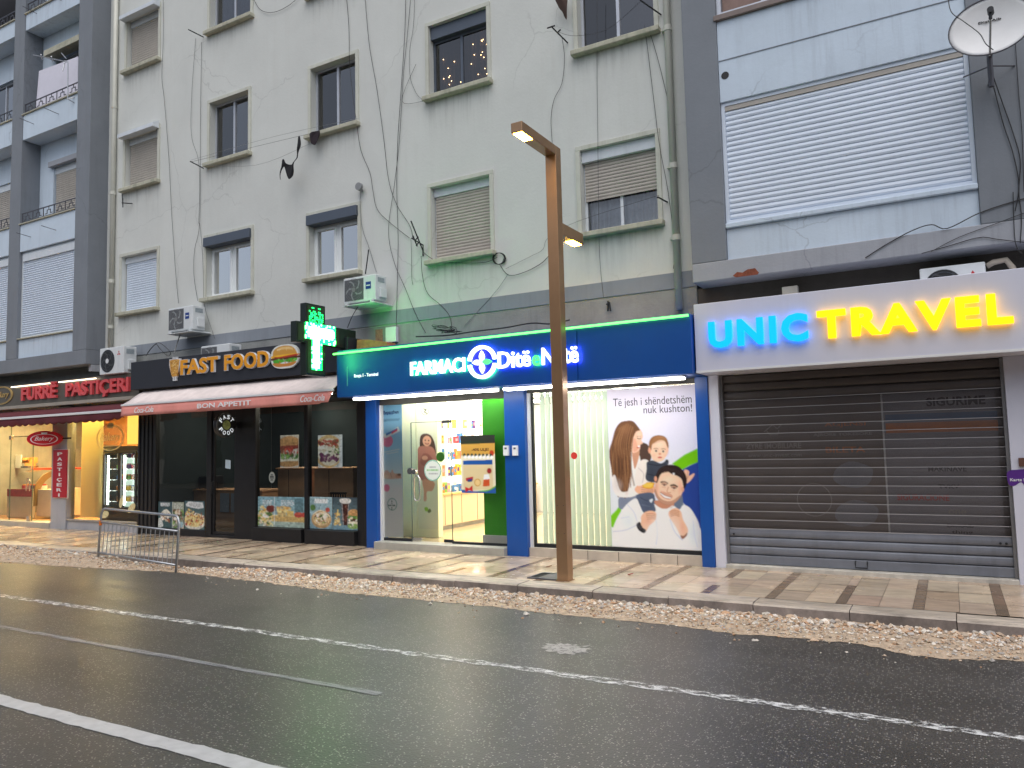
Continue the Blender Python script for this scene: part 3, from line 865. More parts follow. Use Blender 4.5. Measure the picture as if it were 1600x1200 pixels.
def window(bld, r, style, Y=YW, depth=0.20, sill=True, trim=True, sub=None):
    """one window set into an opening r = (x0,x1,z0,z1); its frame is the part, the rest its sub-parts"""
    x0, x1, z0, z1 = r; yi = Y + depth - 0.07
    top = z1
    boxh = {'shut': 0.16, 'pvc': 0.20, 'half': 0.19, 'dark': 0.24, 'slide': 0, 'open': 0}[style]
    fm = {'shut': M_boxwhite, 'pvc': M_pvc, 'half': M_boxwhite, 'dark': M_anth, 'slide': M_alu, 'open': M_alu}[style]
    zt = z1 - boxh
    wmul = 0.05
    fr = frame_mb(x0 + 0.002, x1 - 0.002, z0 + 0.002, zt - 0.002 if boxh else z1 - 0.002, yi, 0.045, 0.06, [((x0 + x1) / 2, 0.08 if style == 'pvc' else wmul)])
    win = fr.build('window', fm, bld)
    xm = (x0 + x1) / 2
    pm = M_panelow if style == 'pvc' else (M_panemid if style == 'half' else M_pane)
    if style != 'shut':
        for k, (a, b) in enumerate(((x0 + 0.047, xm - wmul / 2), (xm + wmul / 2, x1 - 0.047))):
            p = MB(); yy = yi + 0.02 + (0.012 if style == 'slide' and k else 0)
            p.quad((a, yy, z0 + 0.047), (b, yy, z0 + 0.047), (b, yy, zt - 0.045), (a, yy, zt - 0.045)); p.build('pane', M_panemid2 if (style == 'slide' and k) else pm, win)
        if style == 'pvc':
            for a, b in ((x0 + 0.048, xm - 0.041), (xm + 0.041, x1 - 0.048)):
                f2 = frame_mb(a, b, z0 + 0.048, zt - 0.048, yi - 0.012, 0.05, 0.05); f2.build('sash', M_pvc, win)
    if boxh:
        b = MB()
        if style == 'shut': b.box(x0 + 0.003, x1 - 0.003, yi - 0.05, yi + 0.05, zt, z1 - 0.003)
        elif style == 'pvc': b.box(x0 - 0.02, x1 + 0.02, Y - 0.09, yi + 0.05, zt, z1 - 0.003)
        else: b.box(x0 + 0.003, x1 - 0.003, Y + 0.04, yi + 0.05, zt, z1 - 0.003)
        b.build('shutter_box', M_anth if style in ('pvc', 'dark') else M_boxwhite, win, bevel=0.006)
    if style in ('shut', 'half'):
        zl = z0 + 0.03 if style == 'shut' else z0 + (zt - z0) * (sub or 0.5)
        s = slats(MB(), x0 + 0.03, x1 - 0.03, zl, zt, yi - 0.025, 0.056, 0.010)
        s.box(x0 + 0.03, x1 - 0.03, yi - 0.032, yi - 0.018, zl - 0.035, zl)
        s.build('shutter', M_shwhite if (style == 'shut' and sub == 'white') else M_shbeige, win)
    if sill:
        s = MB(); s.box(x0 - 0.10, x1 + 0.10, Y - 0.13, Y + depth - 0.072, z0 - 0.085, z0 - 0.002); s.build('sill', M_sillmat, win, bevel=0.012)
    if sill and trim:
        t = MB(); t.quad((x0 - .16, Y - .0012, z0 - RNG.uniform(.7, 1.1)), (x1 + .16, Y - .0012, z0 - RNG.uniform(.7, 1.1)), (x1 + .16, Y - .0012, z0 - .04), (x0 - .16, Y - .0012, z0 - .04)); t.build('rain_stain', rain_stain(), win)
    if trim:
        t = MB(); w = 0.075
        t.box(x0 - w, x0 - 0.001, Y - 0.03, Y + 0.02, z0, z1); t.box(x1 + 0.001, x1 + w, Y - 0.03, Y + 0.02, z0, z1); t.box(x0 - w, x1 + w, Y - 0.03, Y + 0.02, z1 + 0.001, z1 + w)
        t.build('trim', M_creamtrim, win, bevel=0.004)
    return win


# ---- the cream house in the middle
XL, XR = -17.49, -3.12
house = thing('apartment_building', 'cream rendered apartment block in the middle, with rows of small shuttered windows over the shops', 'apartment building', (-10.3, YW, 0))
cw = [  # opening corners in the photograph: top left, top right, bottom left, bottom right; style
    ((191, 402), (245, 390), (190, 489), (247, 480), 'shut', 'white', {}),
    ((197, 214), (247, 202), (196, 295), (247, 282), 'shut', 'beige', {}),
    ((199, 30), (248, 14), (199, 110), (249, 93), 'shut', 'beige', {}),
    ((321, 374), (393, 357), (325, 466), (393, 455), 'pvc', None, {}),
    ((327, 162), (388, 142), (330, 255), (390, 238), 'slide', None, {}),
    ((328, -45), (392, -66), (330, 47), (393, 26), 'open', None, {}),
    ((481, 339), (559, 322), (487, 437), (561, 421), 'pvc', None, {}),
    ((485, 110), (556, 84), (488, 212), (557, 192), 'slide', None, {}),
    ((484, -124), (556, -150), (484, -10), (556, -31), 'slide', None, {}),
    ((672, 294), (765, 273), (677, 408), (768, 392), 'shut', 'beige', {}),
    ((668, 44), (760, 10), (674, 152), (763, 125), 'dark', None, {}),
    ((905, 237), (1025, 209), (912, 367), (1028, 344), 'half', None, {}),
    ((900, -60), (1019, -92), (904, 82), (1021, 46), 'slide', None, {}),
]
holes, specs = [], []
for tl, tr, bl, br, st, sub, kw in cw:
    r = rect(tl, tr, bl, br, YW); holes.append(r); specs.append((r, st, sub))
wall = MB(); holed_wall(wall, XL, XR, 3.3, 16.0, holes, YW, 0.20)
wall.build('wall', M_cream, house)
mm = MB(); mm.box(XL, XR, 11.9, 12.0, 3.3, 16); mm.box(XL, XR, YW + 0.25, 11.9, 15.9, 16)
mm.build('dark_backing', M_room, house)  # dark backing sheet, added to keep sky light from leaking through
zb0, zb1 = 4.20, 4.44
mm = MB(); mm.box(XL + 0.01, XR - 0.003, YW - 0.025, YW - 0.001, zb0, zb1); mm.build('painted_band', M_band, house)
mm = MB(); mm.box(XL + 0.01, XR - 0.003, YW - 0.014, YW - 0.002, 3.0, zb0 - 0.025); mm.build('lower_wall', M_lowwall, house)
for k, (r, st, sub) in enumerate(specs):
    wn_ = window(house, r, st, sub=('white' if sub == 'white' else (0.49 if st == 'half' else None)))
    x0, x1, z0, z1 = r
    if st in ('slide', 'open', 'half', 'dark'):
        c = MB(); cm_ = M_curtain if st in ('half', 'open') else M_curtd
        if st == 'slide': curtain(c, x0 + (x1 - x0) * 0.72, x1 - 0.03, z0 + 0.05, z1 - 0.1, YW + 0.26, 14)
        else: curtain(c, x0 + 0.05, x1 - 0.05, z0 + 0.03, z1 - 0.2, YW + 0.26, 46)
        c.build('curtain', cm_, wn_)
    if st == 'dark':     # fairy lights behind the pane
        f = MB()
        for _ in range(34):
            px, pz = RNG.uniform(x0 + 0.1, x1 - 0.06), RNG.uniform(z0 + 0.1, z1 - 0.4)
            if RNG.random() < 0.4: px = RNG.uniform(x1 - 0.25, x1 - 0.06)
            f.box(px - 0.006, px + 0.006, YW + 0.205, YW + 0.215, pz - 0.006, pz + 0.006)
        f.build('fairy_lights', emit('warm_fairy_light', (1.0, 0.6, 0.25), 14), wn_)
    if st == 'shut' and sub == 'beige' and k in (1, 2):      # white hood over the two narrow windows
        h = MB(); h.prism([(0, 0), (0.16, 0), (0.16, 0.09), (0.02, 0.17), (0, 0.17)], lambda u, v, w, X=x0 - 0.06: (X - w, YW - 0.03 - u, z1 - 0.04 + v), x1 - x0 + 0.12)
        h.build('hood', M_boxwhite, wn_)
for px_list, x_off, name in (([(181, -30), (176, 300), (172, 545)], 0, 'downpipe'), ([(1043, -30), (1053, 300), (1058, 484)], 0, 'downpipe')):
    a = [W(*p, YW - 0.08) for p in px_list]; xm = sum(q[0] for q in a) / 3
    d = MB(); zlo = a[2][1]
    d.tube([(xm, YW - 0.07, zlo), (xm, YW - 0.07, 16)], 0.055, 14)
    dp = d.build(name, M_pipe, house, smooth=True)
    for zz in (6.05, 8.2, 10.35, 4.95):
        c = MB(); c.tube([(xm, YW - 0.07, zz - 0.04), (xm, YW - 0.07, zz + 0.04)], 0.066, 14); c.box(xm - 0.1, xm - 0.05, YW - 0.08, YW - 0.001, zz - 0.015, zz + 0.015)
        c.build('bracket', M_pipe, dp)

# ---- grey houses on both sides
def balcony_rail(m, x0, x1, z0, h, Y):
    m.box(x0, x1, Y - 0.012, Y + 0.012, z0 + h - 0.02, z0 + h); m.box(x0, x1, Y - 0.01, Y + 0.01, z0 + 0.03, z0 + 0.05)
    n = max(2, int((x1 - x0) / 0.42))
    for i in range(n + 1):
        x = x0 + 0.012 + (x1 - x0 - 0.024) * i / n; m.box(x - 0.008, x + 0.008, Y - 0.008, Y + 0.008, z0, z0 + h - 0.02)
    for i in range(n):
        xa = x0 + (x1 - x0) * (i + 0.5) / n
        for a, b, c, d in ((-.08, .08, h * .62, h * .68), (-.08, -.065, h * .3, h * .62), (.065, .08, h * .3, h * .62), (-.008, .008, h * .68, h - .02), (-.16, -.08, h * .3, h * .36), (.08, .16, h * .3, h * .36)):
            m.box(xa + a, xa + b, Y - 0.006, Y + 0.006, z0 + c, z0 + d)


lefth = thing('apartment_building', 'grey apartment block at the left edge, with pillars and pale blue balconies over the bakery', 'apartment building', (-21, YP, 0))
p1 = (W(118, 300, YP)[0], XL); p2 = (W(21, 120, YP)[0], W(37, 120, YP)[0])
zbase = W(80, 575, YP)[1]; zbeam = W(80, 553, YP)[1]
for a, b in (p1, p2):
    mm = MB(); mm.box(a, b, YP, YW, zbeam + 0.002, 16); mm.build('pillar', M_grey, lefth, bevel=0.008)
mm = MB(); mm.box(-30, XL, YP, 11.6, zbase, zbeam); mm.build('beam', M_grey, lefth, bevel=0.01)
mm = MB(); mm.box(-30, XL, YW + 0.004, YW + 0.1, 2.9, zbase); mm.build('lower_wall', M_lowwall, lefth)
mm = MB(); mm.box(XL - 0.10, XL - 0.002, YP + 0.14, YW, 3.90, zbase - 0.002); mm.build('side_pier', M_grey2, lefth)
bays = [(p2[1], p1[0]), (-24.2, p2[0])]
lv = []
for (t, b) in ((162, 203), (337, 382), (2, 29), (-165, -135)):
    lv.append((W(80, t, YP + 0.04)[1], W(80, b, YP + 0.04)[1]))
shz0, shz1 = W(75, 523, YP + .1)[1], W(75, 386, YP + .1)[1]
hl = []
for (a, b) in bays:
    for (t, bt) in (lv[0], lv[1], lv[2]):
        hl.append((a + 0.62, b - 0.28, t + 0.02, t + 1.52))
wl_ = MB(); holed_wall(wl_, -30, XL, zbeam, 16, hl, YW, 0.15); wl_.build('wall', M_bluewhite, lefth)
mm = MB(); mm.box(-30, XL, 11.9, 12.0, 3.3, 16); mm.build('dark_backing', M_room, lefth)
for bi, (a, b) in enumerate(bays):
    g = 0.003
    mm = MB(); mm.box(a + g, b - g, YP + 0.05, YP + 0.15, zbeam + 0.002, shz0 - 0.03); mm.build('parapet', M_bluewhite, lefth, bevel=0.006)
    mm = MB(); mm.box(a - 0.02, b - g, YP + 0.0, YP + 0.2, shz0 - 0.028, shz0); lg = mm.build('ledge', M_sillmat, lefth, bevel=0.006)
    win = frame_mb(a + g, b - g, shz0 + 0.002, shz1, YP + 0.09, 0.05, 0.06).build('window', M_boxwhite, lefth)
    mm = MB(); mm.box(a + 0.06, b - 0.06, YP + 0.06, YP + 0.14, shz1 - 0.24, shz1 - 0.053); mm.build('shutter_box', M_boxwhite, win, bevel=0.005)
    s = slats(MB(), a + 0.052, b - 0.052, shz0 + 0.06, shz1 - 0.242, YP + 0.10, 0.056, 0.015); s.build('shutter', M_shwhite, win)
    for li, (t, bt) in enumerate(lv):
        nx = lv[1][1] if li else 0
        mm = MB(); mm.box(a + g, b - g, YP + 0.02, YP + 0.12, bt, t - 0.03); mm.box(a + g, b - g, YP + 0.12, YW - 0.002, bt, bt + 0.12)
        pr = mm.build('parapet', M_bluewhite, lefth, bevel=0.006)
        mm = MB(); mm.box(a - 0.03, b - g, YP - 0.02, YP + 0.14, t - 0.028, t); mm.build('coping', M_sillmat, pr, bevel=0.006)
        mm = MB(); balcony_rail(mm, a + 0.02, b - 0.02, t, 0.28, YP + 0.05); mm.build('railing', M_rail, lefth)
        for dx in (0.5, 1.6):
            if dx < b - a - 0.2:
                mm = MB(); mm.tube([(a + dx, YP + 0.02, bt + 0.32), (a + dx - 0.03, YP - 0.32, bt + 0.36)], 0.008, 5); mm.build('line_bracket', M_rail, pr)
    if bi == 0:
        mm = MB(); mm.box(a + g, b - g, YP + 0.16, YP + 0.4, shz1 - 0.02, lv[1][1] - 0.002); mm.build('lintel', M_bluewhite, lefth)
for hi, r in enumerate(hl):
    if r[3] > 15: continue
    st = 'half' if hi in (1, 4) else 'slide'
    window(lefth, r, st, Y=YW, depth=0.15, sill=False, trim=False, sub=0.02)
    if hi in (0, 1):
        mm = MB(); mm.box(r[0] - 0.1, r[1] + 0.05, YW - (0.10 if hi else 0.28), YW - 0.001, r[3] - 0.02, r[3] + (0.12 if hi else 0.14)); mm.build('canopy', M_sillmat if hi == 0 else M_grey2, lefth, bevel=0.01)

righth = thing('apartment_building', 'pale blue and grey apartment block at the right, overhanging the travel shop', 'apartment building', (0.5, YP, 0))
zr0 = W(1085, 442, YP)[1]
pa = (W(1072, 200, YP)[0], W(1126, 200, YP)[0]); pb = (0.47, 2.6)
zp = [W(1136, 407, YP + .05)[1], W(1136, 347, YP + .05)[1], W(1128, 156, YP + .05)[1], W(1122, 27, YP + .05)[1]]
mm = MB(); mm.box(pa[0], 7, YP, 11.6, zr0, zp[0]); mm.build('beam', M_grey2, righth, bevel=0.012)
for a, b in (pa, pb):
    mm = MB(); mm.box(a, b, YP, YW + 0.1, zp[0] + 0.001, 16); mm.build('pillar', M_grey, righth, bevel=0.008)
mm = MB(); mm.box(pa[0] - 0.12, 7, YW + 0.006, YW + 0.1, 3.0, zr0 - 0.001); mm.build('lower_wall', pbr('grey_brown_render', A(82, 77, 71), 0.9, var=0.15, scale=2, bump=0.3, streak=0.5), righth)  # even dark grey-brown, darker than the other lower walls
mm = MB(); mm.box(pa[1] + .002, pb[0] - .002, YP + 0.05, YP + 0.2, zp[0] + 0.001, zp[1] - 0.1); mm.build('parapet', M_bluewhite, righth, bevel=0.006)
mm = MB(); mm.box(pa[1] + .002, pb[0] - .002, YP + 0.0, YP + 0.2, zp[1] - 0.098, zp[1] - 0.03); mm.build('ledge', M_bluewhite, righth, bevel=0.012)
win = frame_mb(pa[1] + .004, pb[0] - .004, zp[1] - 0.028, zp[2] - 0.05, YP + 0.06, 0.05, 0.08).build('window', M_shwhite, righth)
s = slats(MB(), pa[1] + .056, pb[0] - .056, zp[1] + 0.03, zp[2] - 0.17, YP + 0.085, 0.075, 0.014); s.build('shutter', M_shwhite, win)
s = MB(); s.box(pa[1] + .056, pb[0] - .056, YP + 0.07, YP + 0.13, zp[2] - 0.168, zp[2] - 0.102); s.build('shutter_box', M_shbeige, win)
mm = MB(); mm.box(pa[1] + .002, pb[0] - .002, YP + 0.03, YP + 0.2, zp[2] - 0.048, zp[3] - 0.08); upp = mm.build('parapet', M_bluewhite, righth, bevel=0.006)
mm = MB(); zz = zp[2] + 0.55; mm.box(pa[1] + .01, pb[0] - .01, YP + 0.022, YP + 0.04, zz, zz + 0.012); mm.build('crack_line', pbr('dirty_joint', A(120, 126, 134), 0.9), upp)
c0 = W(1133, 118, YP + .03)
mm = MB(); mm.disc((c0[0], YP + 0.026, c0[1]), (1, 0, 0), (0, 0, 1), (0, -1, 0), 0.055, 0.01, 12); mm.build('vent_hole', M_cable, upp)
mm = MB(); mm.box(pa[1] - .03, pb[0] + 0.02, YP - 0.02, YP + 0.2, zp[3] - 0.078, zp[3]); mm.build('ledge', pbr('brown_ledge', A(120, 108, 104), 0.7, var=0.1), righth, bevel=0.006)
win = frame_mb(pa[1] + .004, pb[0] - .004, zp[3] + 0.002, zp[3] + 1.9, YP + 0.06, 0.06, 0.06, [(-1.9, 0.06), (-1.3, .06), (-.6, .06)]).build('window', M_alu, righth)
mm = MB(); mm.box(pa[1] + .07, pb[0] - .07, YP + 0.14, YP + 0.16, zp[3] + 0.05, zp[3] + 1.85); mm.build('blind', pbr('brown_blind', A(130, 108, 100), 0.8, var=0.15, scale=10), win)
# broken plaster showing brick under the beam's edge
q = [(1145, 431), (1152, 425), (1160, 426), (1168, 421), (1180, 419), (1186, 426), (1184, 432), (1165, 436), (1150, 437)]
mm = MB(); P = [W(*p, YP) for p in q]
mm.prism([(a, max(b, zr0 + 0.004)) for a, b in P], lambda u, v, w: (u, YP - 0.004 - w, v), 0.003); mm.build('bare_brick_patch', M_brick, righth)

# slab over the shops, party walls and back wall belong to the cream house
mm = MB(); mm.box(-24, 6, YW + 0.12, 17.0, 3.15, 3.28); mm.build('floor_slab', M_lowwall, house)
for x in (-23.6, -15.72, -9.33, -2.9, 0.9):
    mm = MB(); mm.box(x - 0.05, x + 0.05, YW + 0.12, 17.0, 0.0, 3.148); mm.build('party_wall', M_whiteplastic if x == -9.33 else M_lowwall, house)
mm = MB(); mm.box(-24, 6, 17.0, 17.1, 0.0, 3.28); mm.build('back_wall', M_lowwall, house)

# the street's other side, which the shop glass and windows mirror
opp = thing('apartment_building', 'low grey apartment block across the street, seen only as reflections in the shop glass', 'apartment building', (-10, -10, 0))
ho = []
for fl in range(3):
    for k in range(18):
        x = -40 + k * 3.3; ho.append((x, x + 1.4, 1.0 + 3 * fl, 2.6 + 3 * fl))
mm = MB(); holed_wall(mm, -44, 22, 0, 9.2, ho, -10, -0.25)
mm.f = [f[::-1] for f in mm.f]
mm.build('wall', pbr('opposite_render', A(120, 122, 124), 0.85, var=0.2, scale=0.6, streak=0.4), opp)
mm = MB(); mm.box(-44, 22, -11, -10.3, 0, 9.1); mm.build('dark_backing', M_room, opp)

# ================================================================== PHARMACY
YF, YC, YG = 10.2, 10.80, 10.95
FZ0, FZ1 = 2.83, 3.655
FX0, FX1 = -9.33, -2.975
sign = thing('shop_sign', 'long blue pharmacy fascia with glowing white lettering, petal emblem and green neon line', 'shop sign', (-6.15, YF, FZ0))
xj0, xj1 = W(645, 590, YF)[0], W(903, 575, YF)[0]
m = MB(); m.box(FX0, FX1, YF + 0.012, YW - 0.03, FZ0, FZ1)
fas = m.build('fascia', M_blue, sign, bevel=0.008)
for a, b in ((FX0 + 0.002, xj0 - 0.004), (xj0 + 0.004, xj1 - 0.004), (xj1 + 0.004, FX1 - 0.002)):
    m = MB(); m.box(a, b, YF - (0.014 if a > xj0 and b < xj1 + 0.1 else 0), YF + 0.011, FZ0 + 0.004, 3.585); m.build('panel', M_blue, sign, bevel=0.003)
m = MB(); m.tube([(FX0 - 0.05, YF - 0.03, 3.60), (FX1 - 0.02, YF - 0.03, 3.625)], 0.017, 8)
m.build('neon_tube', emit('green_neon', (0.12, 1.0, 0.12), 2.2), sign, smooth=True)
M_wl = emit('white_sign_light', (0.96, 1.0, 1.0), 0.95)
M_gl = emit('green_sign_light', (0.10, 0.9, 0.22), 0.7)
yl = YF - 0.045
M_gbk = emit('green_back_glow', (0.04, 1.0, 0.18), 9.0); M_bbk = emit('blue_back_glow', (0.04, 0.08, 1.0), 10.0)


def glow_word(s_, a, b, z0, z1, mf, mb_):
    L1 = word(s_, a, b, z0, z1, yl, 0.035, mf, sign, bold=0.018)
    L2 = word(s_, a + .006, b - .006, z0 + .006, z1 - .006, yl + .012, 0.011, mb_, sign, name='back_glow', bold=0.0)
    for o1, o2 in zip(L1, L2): o2.parent = o1


glow_word('FARMACI', -7.665, -6.60, 3.10, 3.33, M_wl, M_gbk)
x0, x1 = W(781, 560, yl)[0], W(833, 560, yl)[0]
zb = 3.05
glow_word('Ditë', -5.99, -5.42, zb + .05, zb + 0.31, M_wl, M_bbk)
glow_word('e', -5.39, -5.255, zb + 0.05, zb + 0.21, M_gl, M_gbk)
glow_word('Natë', -5.225, -4.63, zb + .05, zb + 0.31, M_wl, M_bbk)
# halo light: the letters' sides shine green (left) and blue (right) onto the board
ecx, ecz = W(754.5, 566, yl); er = 0.262
fr = wallframe(ecx, ecz, yl - 0.05)
m = MB(); m.ring(fr, er - 0.055, er, 0.05, math.radians(8), math.radians(172), 24); m.build('emblem_arc', M_wl, sign)
m = MB(); m.ring(fr, er - 0.055, er, 0.05, math.radians(188), math.radians(352), 24); m.build('emblem_arc', M_wl, sign)


def petal(ang, L, wd, r0):
    pts = []
    for k in range(13):
        t = k / 12; pts.append((r0 + L * t, wd * math.sin(math.pi * t ** 0.85)))
    pts += [(a, -b) for a, b in pts[-2:0:-1]]
    c, s = math.cos(ang), math.sin(ang)
    return [(c * a - s * b, s * a + c * b) for a, b in pts]


for ang, mt in ((90, M_wl), (180, M_wl), (0, M_gl), (270, M_wl)):
    m = MB(); m.prism(petal(math.radians(ang), 0.165, 0.042, 0.012), fr, 0.045); m.build('emblem_petal', mt, sign)
m = MB(); m.disc((ecx, yl - 0.004, ecz), (1, 0, 0), (0, 0, 1), (0, -1, 0), er - 0.06, 0.02, 32)
m.build('emblem_disc', emit('blue_emblem_light', S(40, 50, 200), 0.35), sign)
for a0_, a1_, mt in ((8, 172, M_bbk), (188, 352, M_gbk)):
    m = MB(); m.ring(wallframe(ecx, ecz, yl + .001), er - .05, er - .005, 0.011, math.radians(a0_), math.radians(a1_), 24); m.build('back_glow', mt, sign)
m = MB(); sx0, sz0 = W(542, 572, YF)[0], 3.02; m.box(sx0, sx0 + 0.022, YF - 0.006, YF - 0.001, sz0, 3.36); m.build('side_bar', pbr('grey_blue_bar', A(70, 130, 160), 0.5), sign)
word('Rruga 1 - Terminal', -8.93, -8.40, 3.14, 3.215, YF - 0.001, 0.004, emit('small_print_white', (0.9, 0.95, 1), 0.5), sign, name='small_text', split=False)
for xa, xb in ((-9.0, -6.12), (-5.98, -3.12)):
    t = thing('light_strip', 'white strip light under the blue pharmacy fascia, over the ' + ('glass entrance' if xa < -8 else 'poster window'), 'light', ((xa + xb) / 2, YF + 0.1, FZ0))
    m = MB(); m.box(xa, xb, YF + 0.03, YF + 0.20, FZ0 - 0.030, FZ0 - 0.001); m.build('housing', M_whiteplastic, t, bevel=0.004)
    m = MB(); m.box(xa + 0.02, xb - 0.02, YF + 0.026, YF + 0.19, FZ0 - 0.058, FZ0 - 0.031); m.build('diffuser', emit('fascia_tube_light', (1.0, 0.97, 0.92), 12), t)

front = thing('shopfront', 'blue framed pharmacy shopfront with frameless glass entrance and a blind in one window', 'shopfront', (-6.1, YC, PZ))
cols_x = ((-9.20, -8.955), (-6.29, -5.915), (-3.13, -2.945))
for a, b in cols_x:
    m = MB(); m.box(a, b, YC, YG + 0.15, PZ - 0.02, FZ0 - 0.002); m.build('column', M_blue, front, bevel=0.006)
EZ = 0.285
m = MB(); m.box(-8.953, -6.292, YC - 0.10, YG + 0.1, PZ - 0.02, EZ); m.build('step', M_stone, front, bevel=0.01)
m = MB(); m.box(-5.913, -3.132, YC + 0.05, YG + 0.1, PZ - 0.02, 0.30); m.build('plinth', pbr('pale_plinth_tile', A(176, 166, 154), 0.4, var=0.12, scale=5), front, bevel=0.006)
m = MB()
for x in (-5.4, -4.9, -4.4, -3.9, -3.5): m.box(x - 0.003, x + 0.003, YC + 0.046, YC + 0.052, PZ, 0.298)
m.build('plinth_joint', M_dark, front)
m = MB(); m.box(-8.953, -6.292, YG - 0.05, YG + 0.05, 2.70, FZ0 - 0.002); m.box(-5.913, -3.132, YG - 0.05, YG + 0.05, 2.755, FZ0 - 0.002); m.build('head_rail', pbr('dark_head', A(60, 58, 52), 0.5), front)
m = MB(); m.box(-8.953, -8.91, YG - 0.06, YG + 0.05, EZ + .001, 2.698); m.box(-5.913, -5.86, YG - 0.06, YG + 0.03, 0.301, 2.753); m.build('side_trim', M_whiteplastic, front)
m = MB(); m.box(-5.858, -3.134, YG - 0.03, YG + 0.03, 0.302, 0.36); m.box(-5.858, -5.83, YG - .03, YG + .03, 0.361, 2.753); m.build('window_frame', M_dark, front)
dx0, dx1, dz1 = -8.29, -7.44, 2.36
gw = 0.002


def pane(name, x0, x1, z0, z1, Y, mt, parent):
    m = MB(); m.quad((x0, Y, z0), (x1, Y, z0), (x1, Y, z1), (x0, Y, z1)); return m.build(name, mt, parent)


pane('glass_pane', -8.909, dx0 - 0.004, EZ + 0.05, 2.699, YG, M_shopglass, front)
pane('glass_pane', dx0 + 0.004, dx1 - 0.004, dz1 + 0.006, 2.699, YG, M_shopglass, front)
pane('glass_pane', dx1 + 0.004, -6.293, EZ + 0.04, 2.699, YG, M_shopglass, front)
pane('glass_pane', -5.829, -3.134, 0.361, 2.754, YG, M_shopglass, front)
m = MB(); m.box(dx1 + 0.004, -6.293, YG - 0.02, YG + 0.02, EZ + 0.001, EZ + 0.04); m.box(-8.909, dx0 - .004, YG - .02, YG + .02, EZ + .001, EZ + .05); m.build('floor_rail', M_dark, front)
door = pane('door', dx0, dx1, EZ + 0.012, dz1, YG - 0.001, M_shopglass, front)
edge = pbr('glass_edge', A(70, 84, 74), 0.3)
m = MB()
for a, b in ((dx0 - 0.005, dx0 + 0.005), (dx1 - 0.005, dx1 + 0.005)): m.box(a, b, YG - 0.006, YG + 0.006, EZ + 0.012, 2.699 if a > -8 else dz1)
m.box(dx0, dx1, YG - 0.007, YG + 0.007, dz1 - 0.004, dz1 + 0.006); m.build('glass_edge', edge, door)
m = MB(); hx = dx0 + 0.15
m.tube([(hx - .06, YG - 0.05, 1.05), (hx - .06, YG - 0.05, 1.38), (hx - .03, YG - .05, 1.43), (hx + .03, YG - .05, 1.43), (hx + .06, YG - .05, 1.38), (hx + .06, YG - .05, 1.05), (hx + .03, YG - .05, 1.0), (hx - .03, YG - .05, 1.0), (hx - .06, YG - .05, 1.05)], 0.014, 8)
m.build('door_handle', M_steel, door, smooth=True)
m = MB(); m.disc((dx0 - 0.02, YG - 0.03, 1.51), (1, 0, 0), (0, 0, 1), (0, -1, 0), 0.055, 0.05); m.disc((dx0 + 0.07, YG - 0.03, 1.50), (1, 0, 0), (0, 0, 1), (0, -1, 0), 0.045, 0.05); m.build('lock', M_steel, door)
for zz, xx in ((dz1 - 0.03, dx1 - 0.09), (EZ + 0.015, dx1 - 0.09), (EZ + 0.02, dx0 + .1)):
    m = MB(); m.box(xx - 0.08, xx + 0.10, YG - 0.02, YG + 0.018, zz - 0.0, zz + 0.05); m.build('hinge', M_dark if xx > -8 else M_steel, door, bevel=0.004)
# vertical blind strips
m = MB(); yb = YG + 0.16
bx0, bx1 = -5.8, -4.50
n = 13
for i in range(n):
    a = bx0 + (bx1 - bx0) * i / n; b = a + (bx1 - bx0) / n * 1.04
    m.quad((a, yb + 0.02, 0.33), (b, yb - 0.012, 0.33), (b, yb - 0.012, 2.86), (a, yb + 0.02, 2.86))


def translucent(name, col, k=0.55):
    mt = bpy.data.materials.new(name); mt.use_nodes = True
    nn, ll = mt.node_tree.nodes, mt.node_tree.links
    p = nn['Principled BSDF']; p.inputs['Base Color'].default_value = (*col, 1); p.inputs['Roughness'].default_value = 0.8
    t = nn.new('ShaderNodeBsdfTranslucent'); t.inputs[0].default_value = (*col, 1)
    mx = nn.new('ShaderNodeMixShader'); mx.inputs[0].default_value = k
    ll.new(p.outputs[0], mx.inputs[1]); ll.new(t.outputs[0], mx.inputs[2]); ll.new(mx.outputs[0], nn['Material Output'].inputs[0])
    return mt


M_blind = translucent('pale_blind_cloth', (0.58, 0.72, 0.66), 0.42)
tag(m.build('vertical_blind', M_blind), 'pale green vertical strip blind behind the pharmacy window, left of the family poster', 'blind')

# interior
PX0, PX1, PY1 = -9.27, -2.96, 16.8
inter = thing('shop_interior', 'bright white pharmacy room behind the glass entrance, with tiled floor and ceiling lights', 'shop interior', (-6.5, 13.5, EZ - 0.03))
m = MB(); m.box(PX0, PX1, YG + 0.101, PY1, EZ - 0.06, EZ - 0.005); m.build('floor', pbr('beige_shop_tile', A(214, 190, 150, 0.9), 0.12, var=0.05), inter)
m = MB(); m.box(PX0, PX1, YG + 0.06, PY1, 2.92, 2.96); m.build('ceiling', M_whiteplastic, inter)
m = MB(); m.box(PX0, PX1, PY1 - 0.05, PY1, EZ, 2.9); m.build('rear_wall', M_whiteplastic, inter)
m = MB(); m.box(PX1 - .05, PX1, YG + 0.3, PY1 - .06, EZ, 2.9); m.build('side_wall', M_whiteplastic, inter)
for x in (-8.5, -6.9, -5.0):
    for y in (11.9, 13.6, 15.3):
        m = MB(); m.box(x - 0.45, x + 0.45, y - 0.3, y + 0.3, 2.895, 2.918); m.build('ceiling_light', emit('shop_ceiling_light', (1.0, 0.93, 0.80), 14), inter)
m = MB(); m.box(-8.85, -6.35, YG + .07, YG + .13, 2.885, 2.918); m.build('added_fill_strip', emit('added_fill_glow', (1.0, 0.95, 0.82), 70), inter)  # unseen fill strip, added to brighten the cabinet and green panel
gx0, gx1 = W(753, 628, YG + 0.22)[0], -6.28
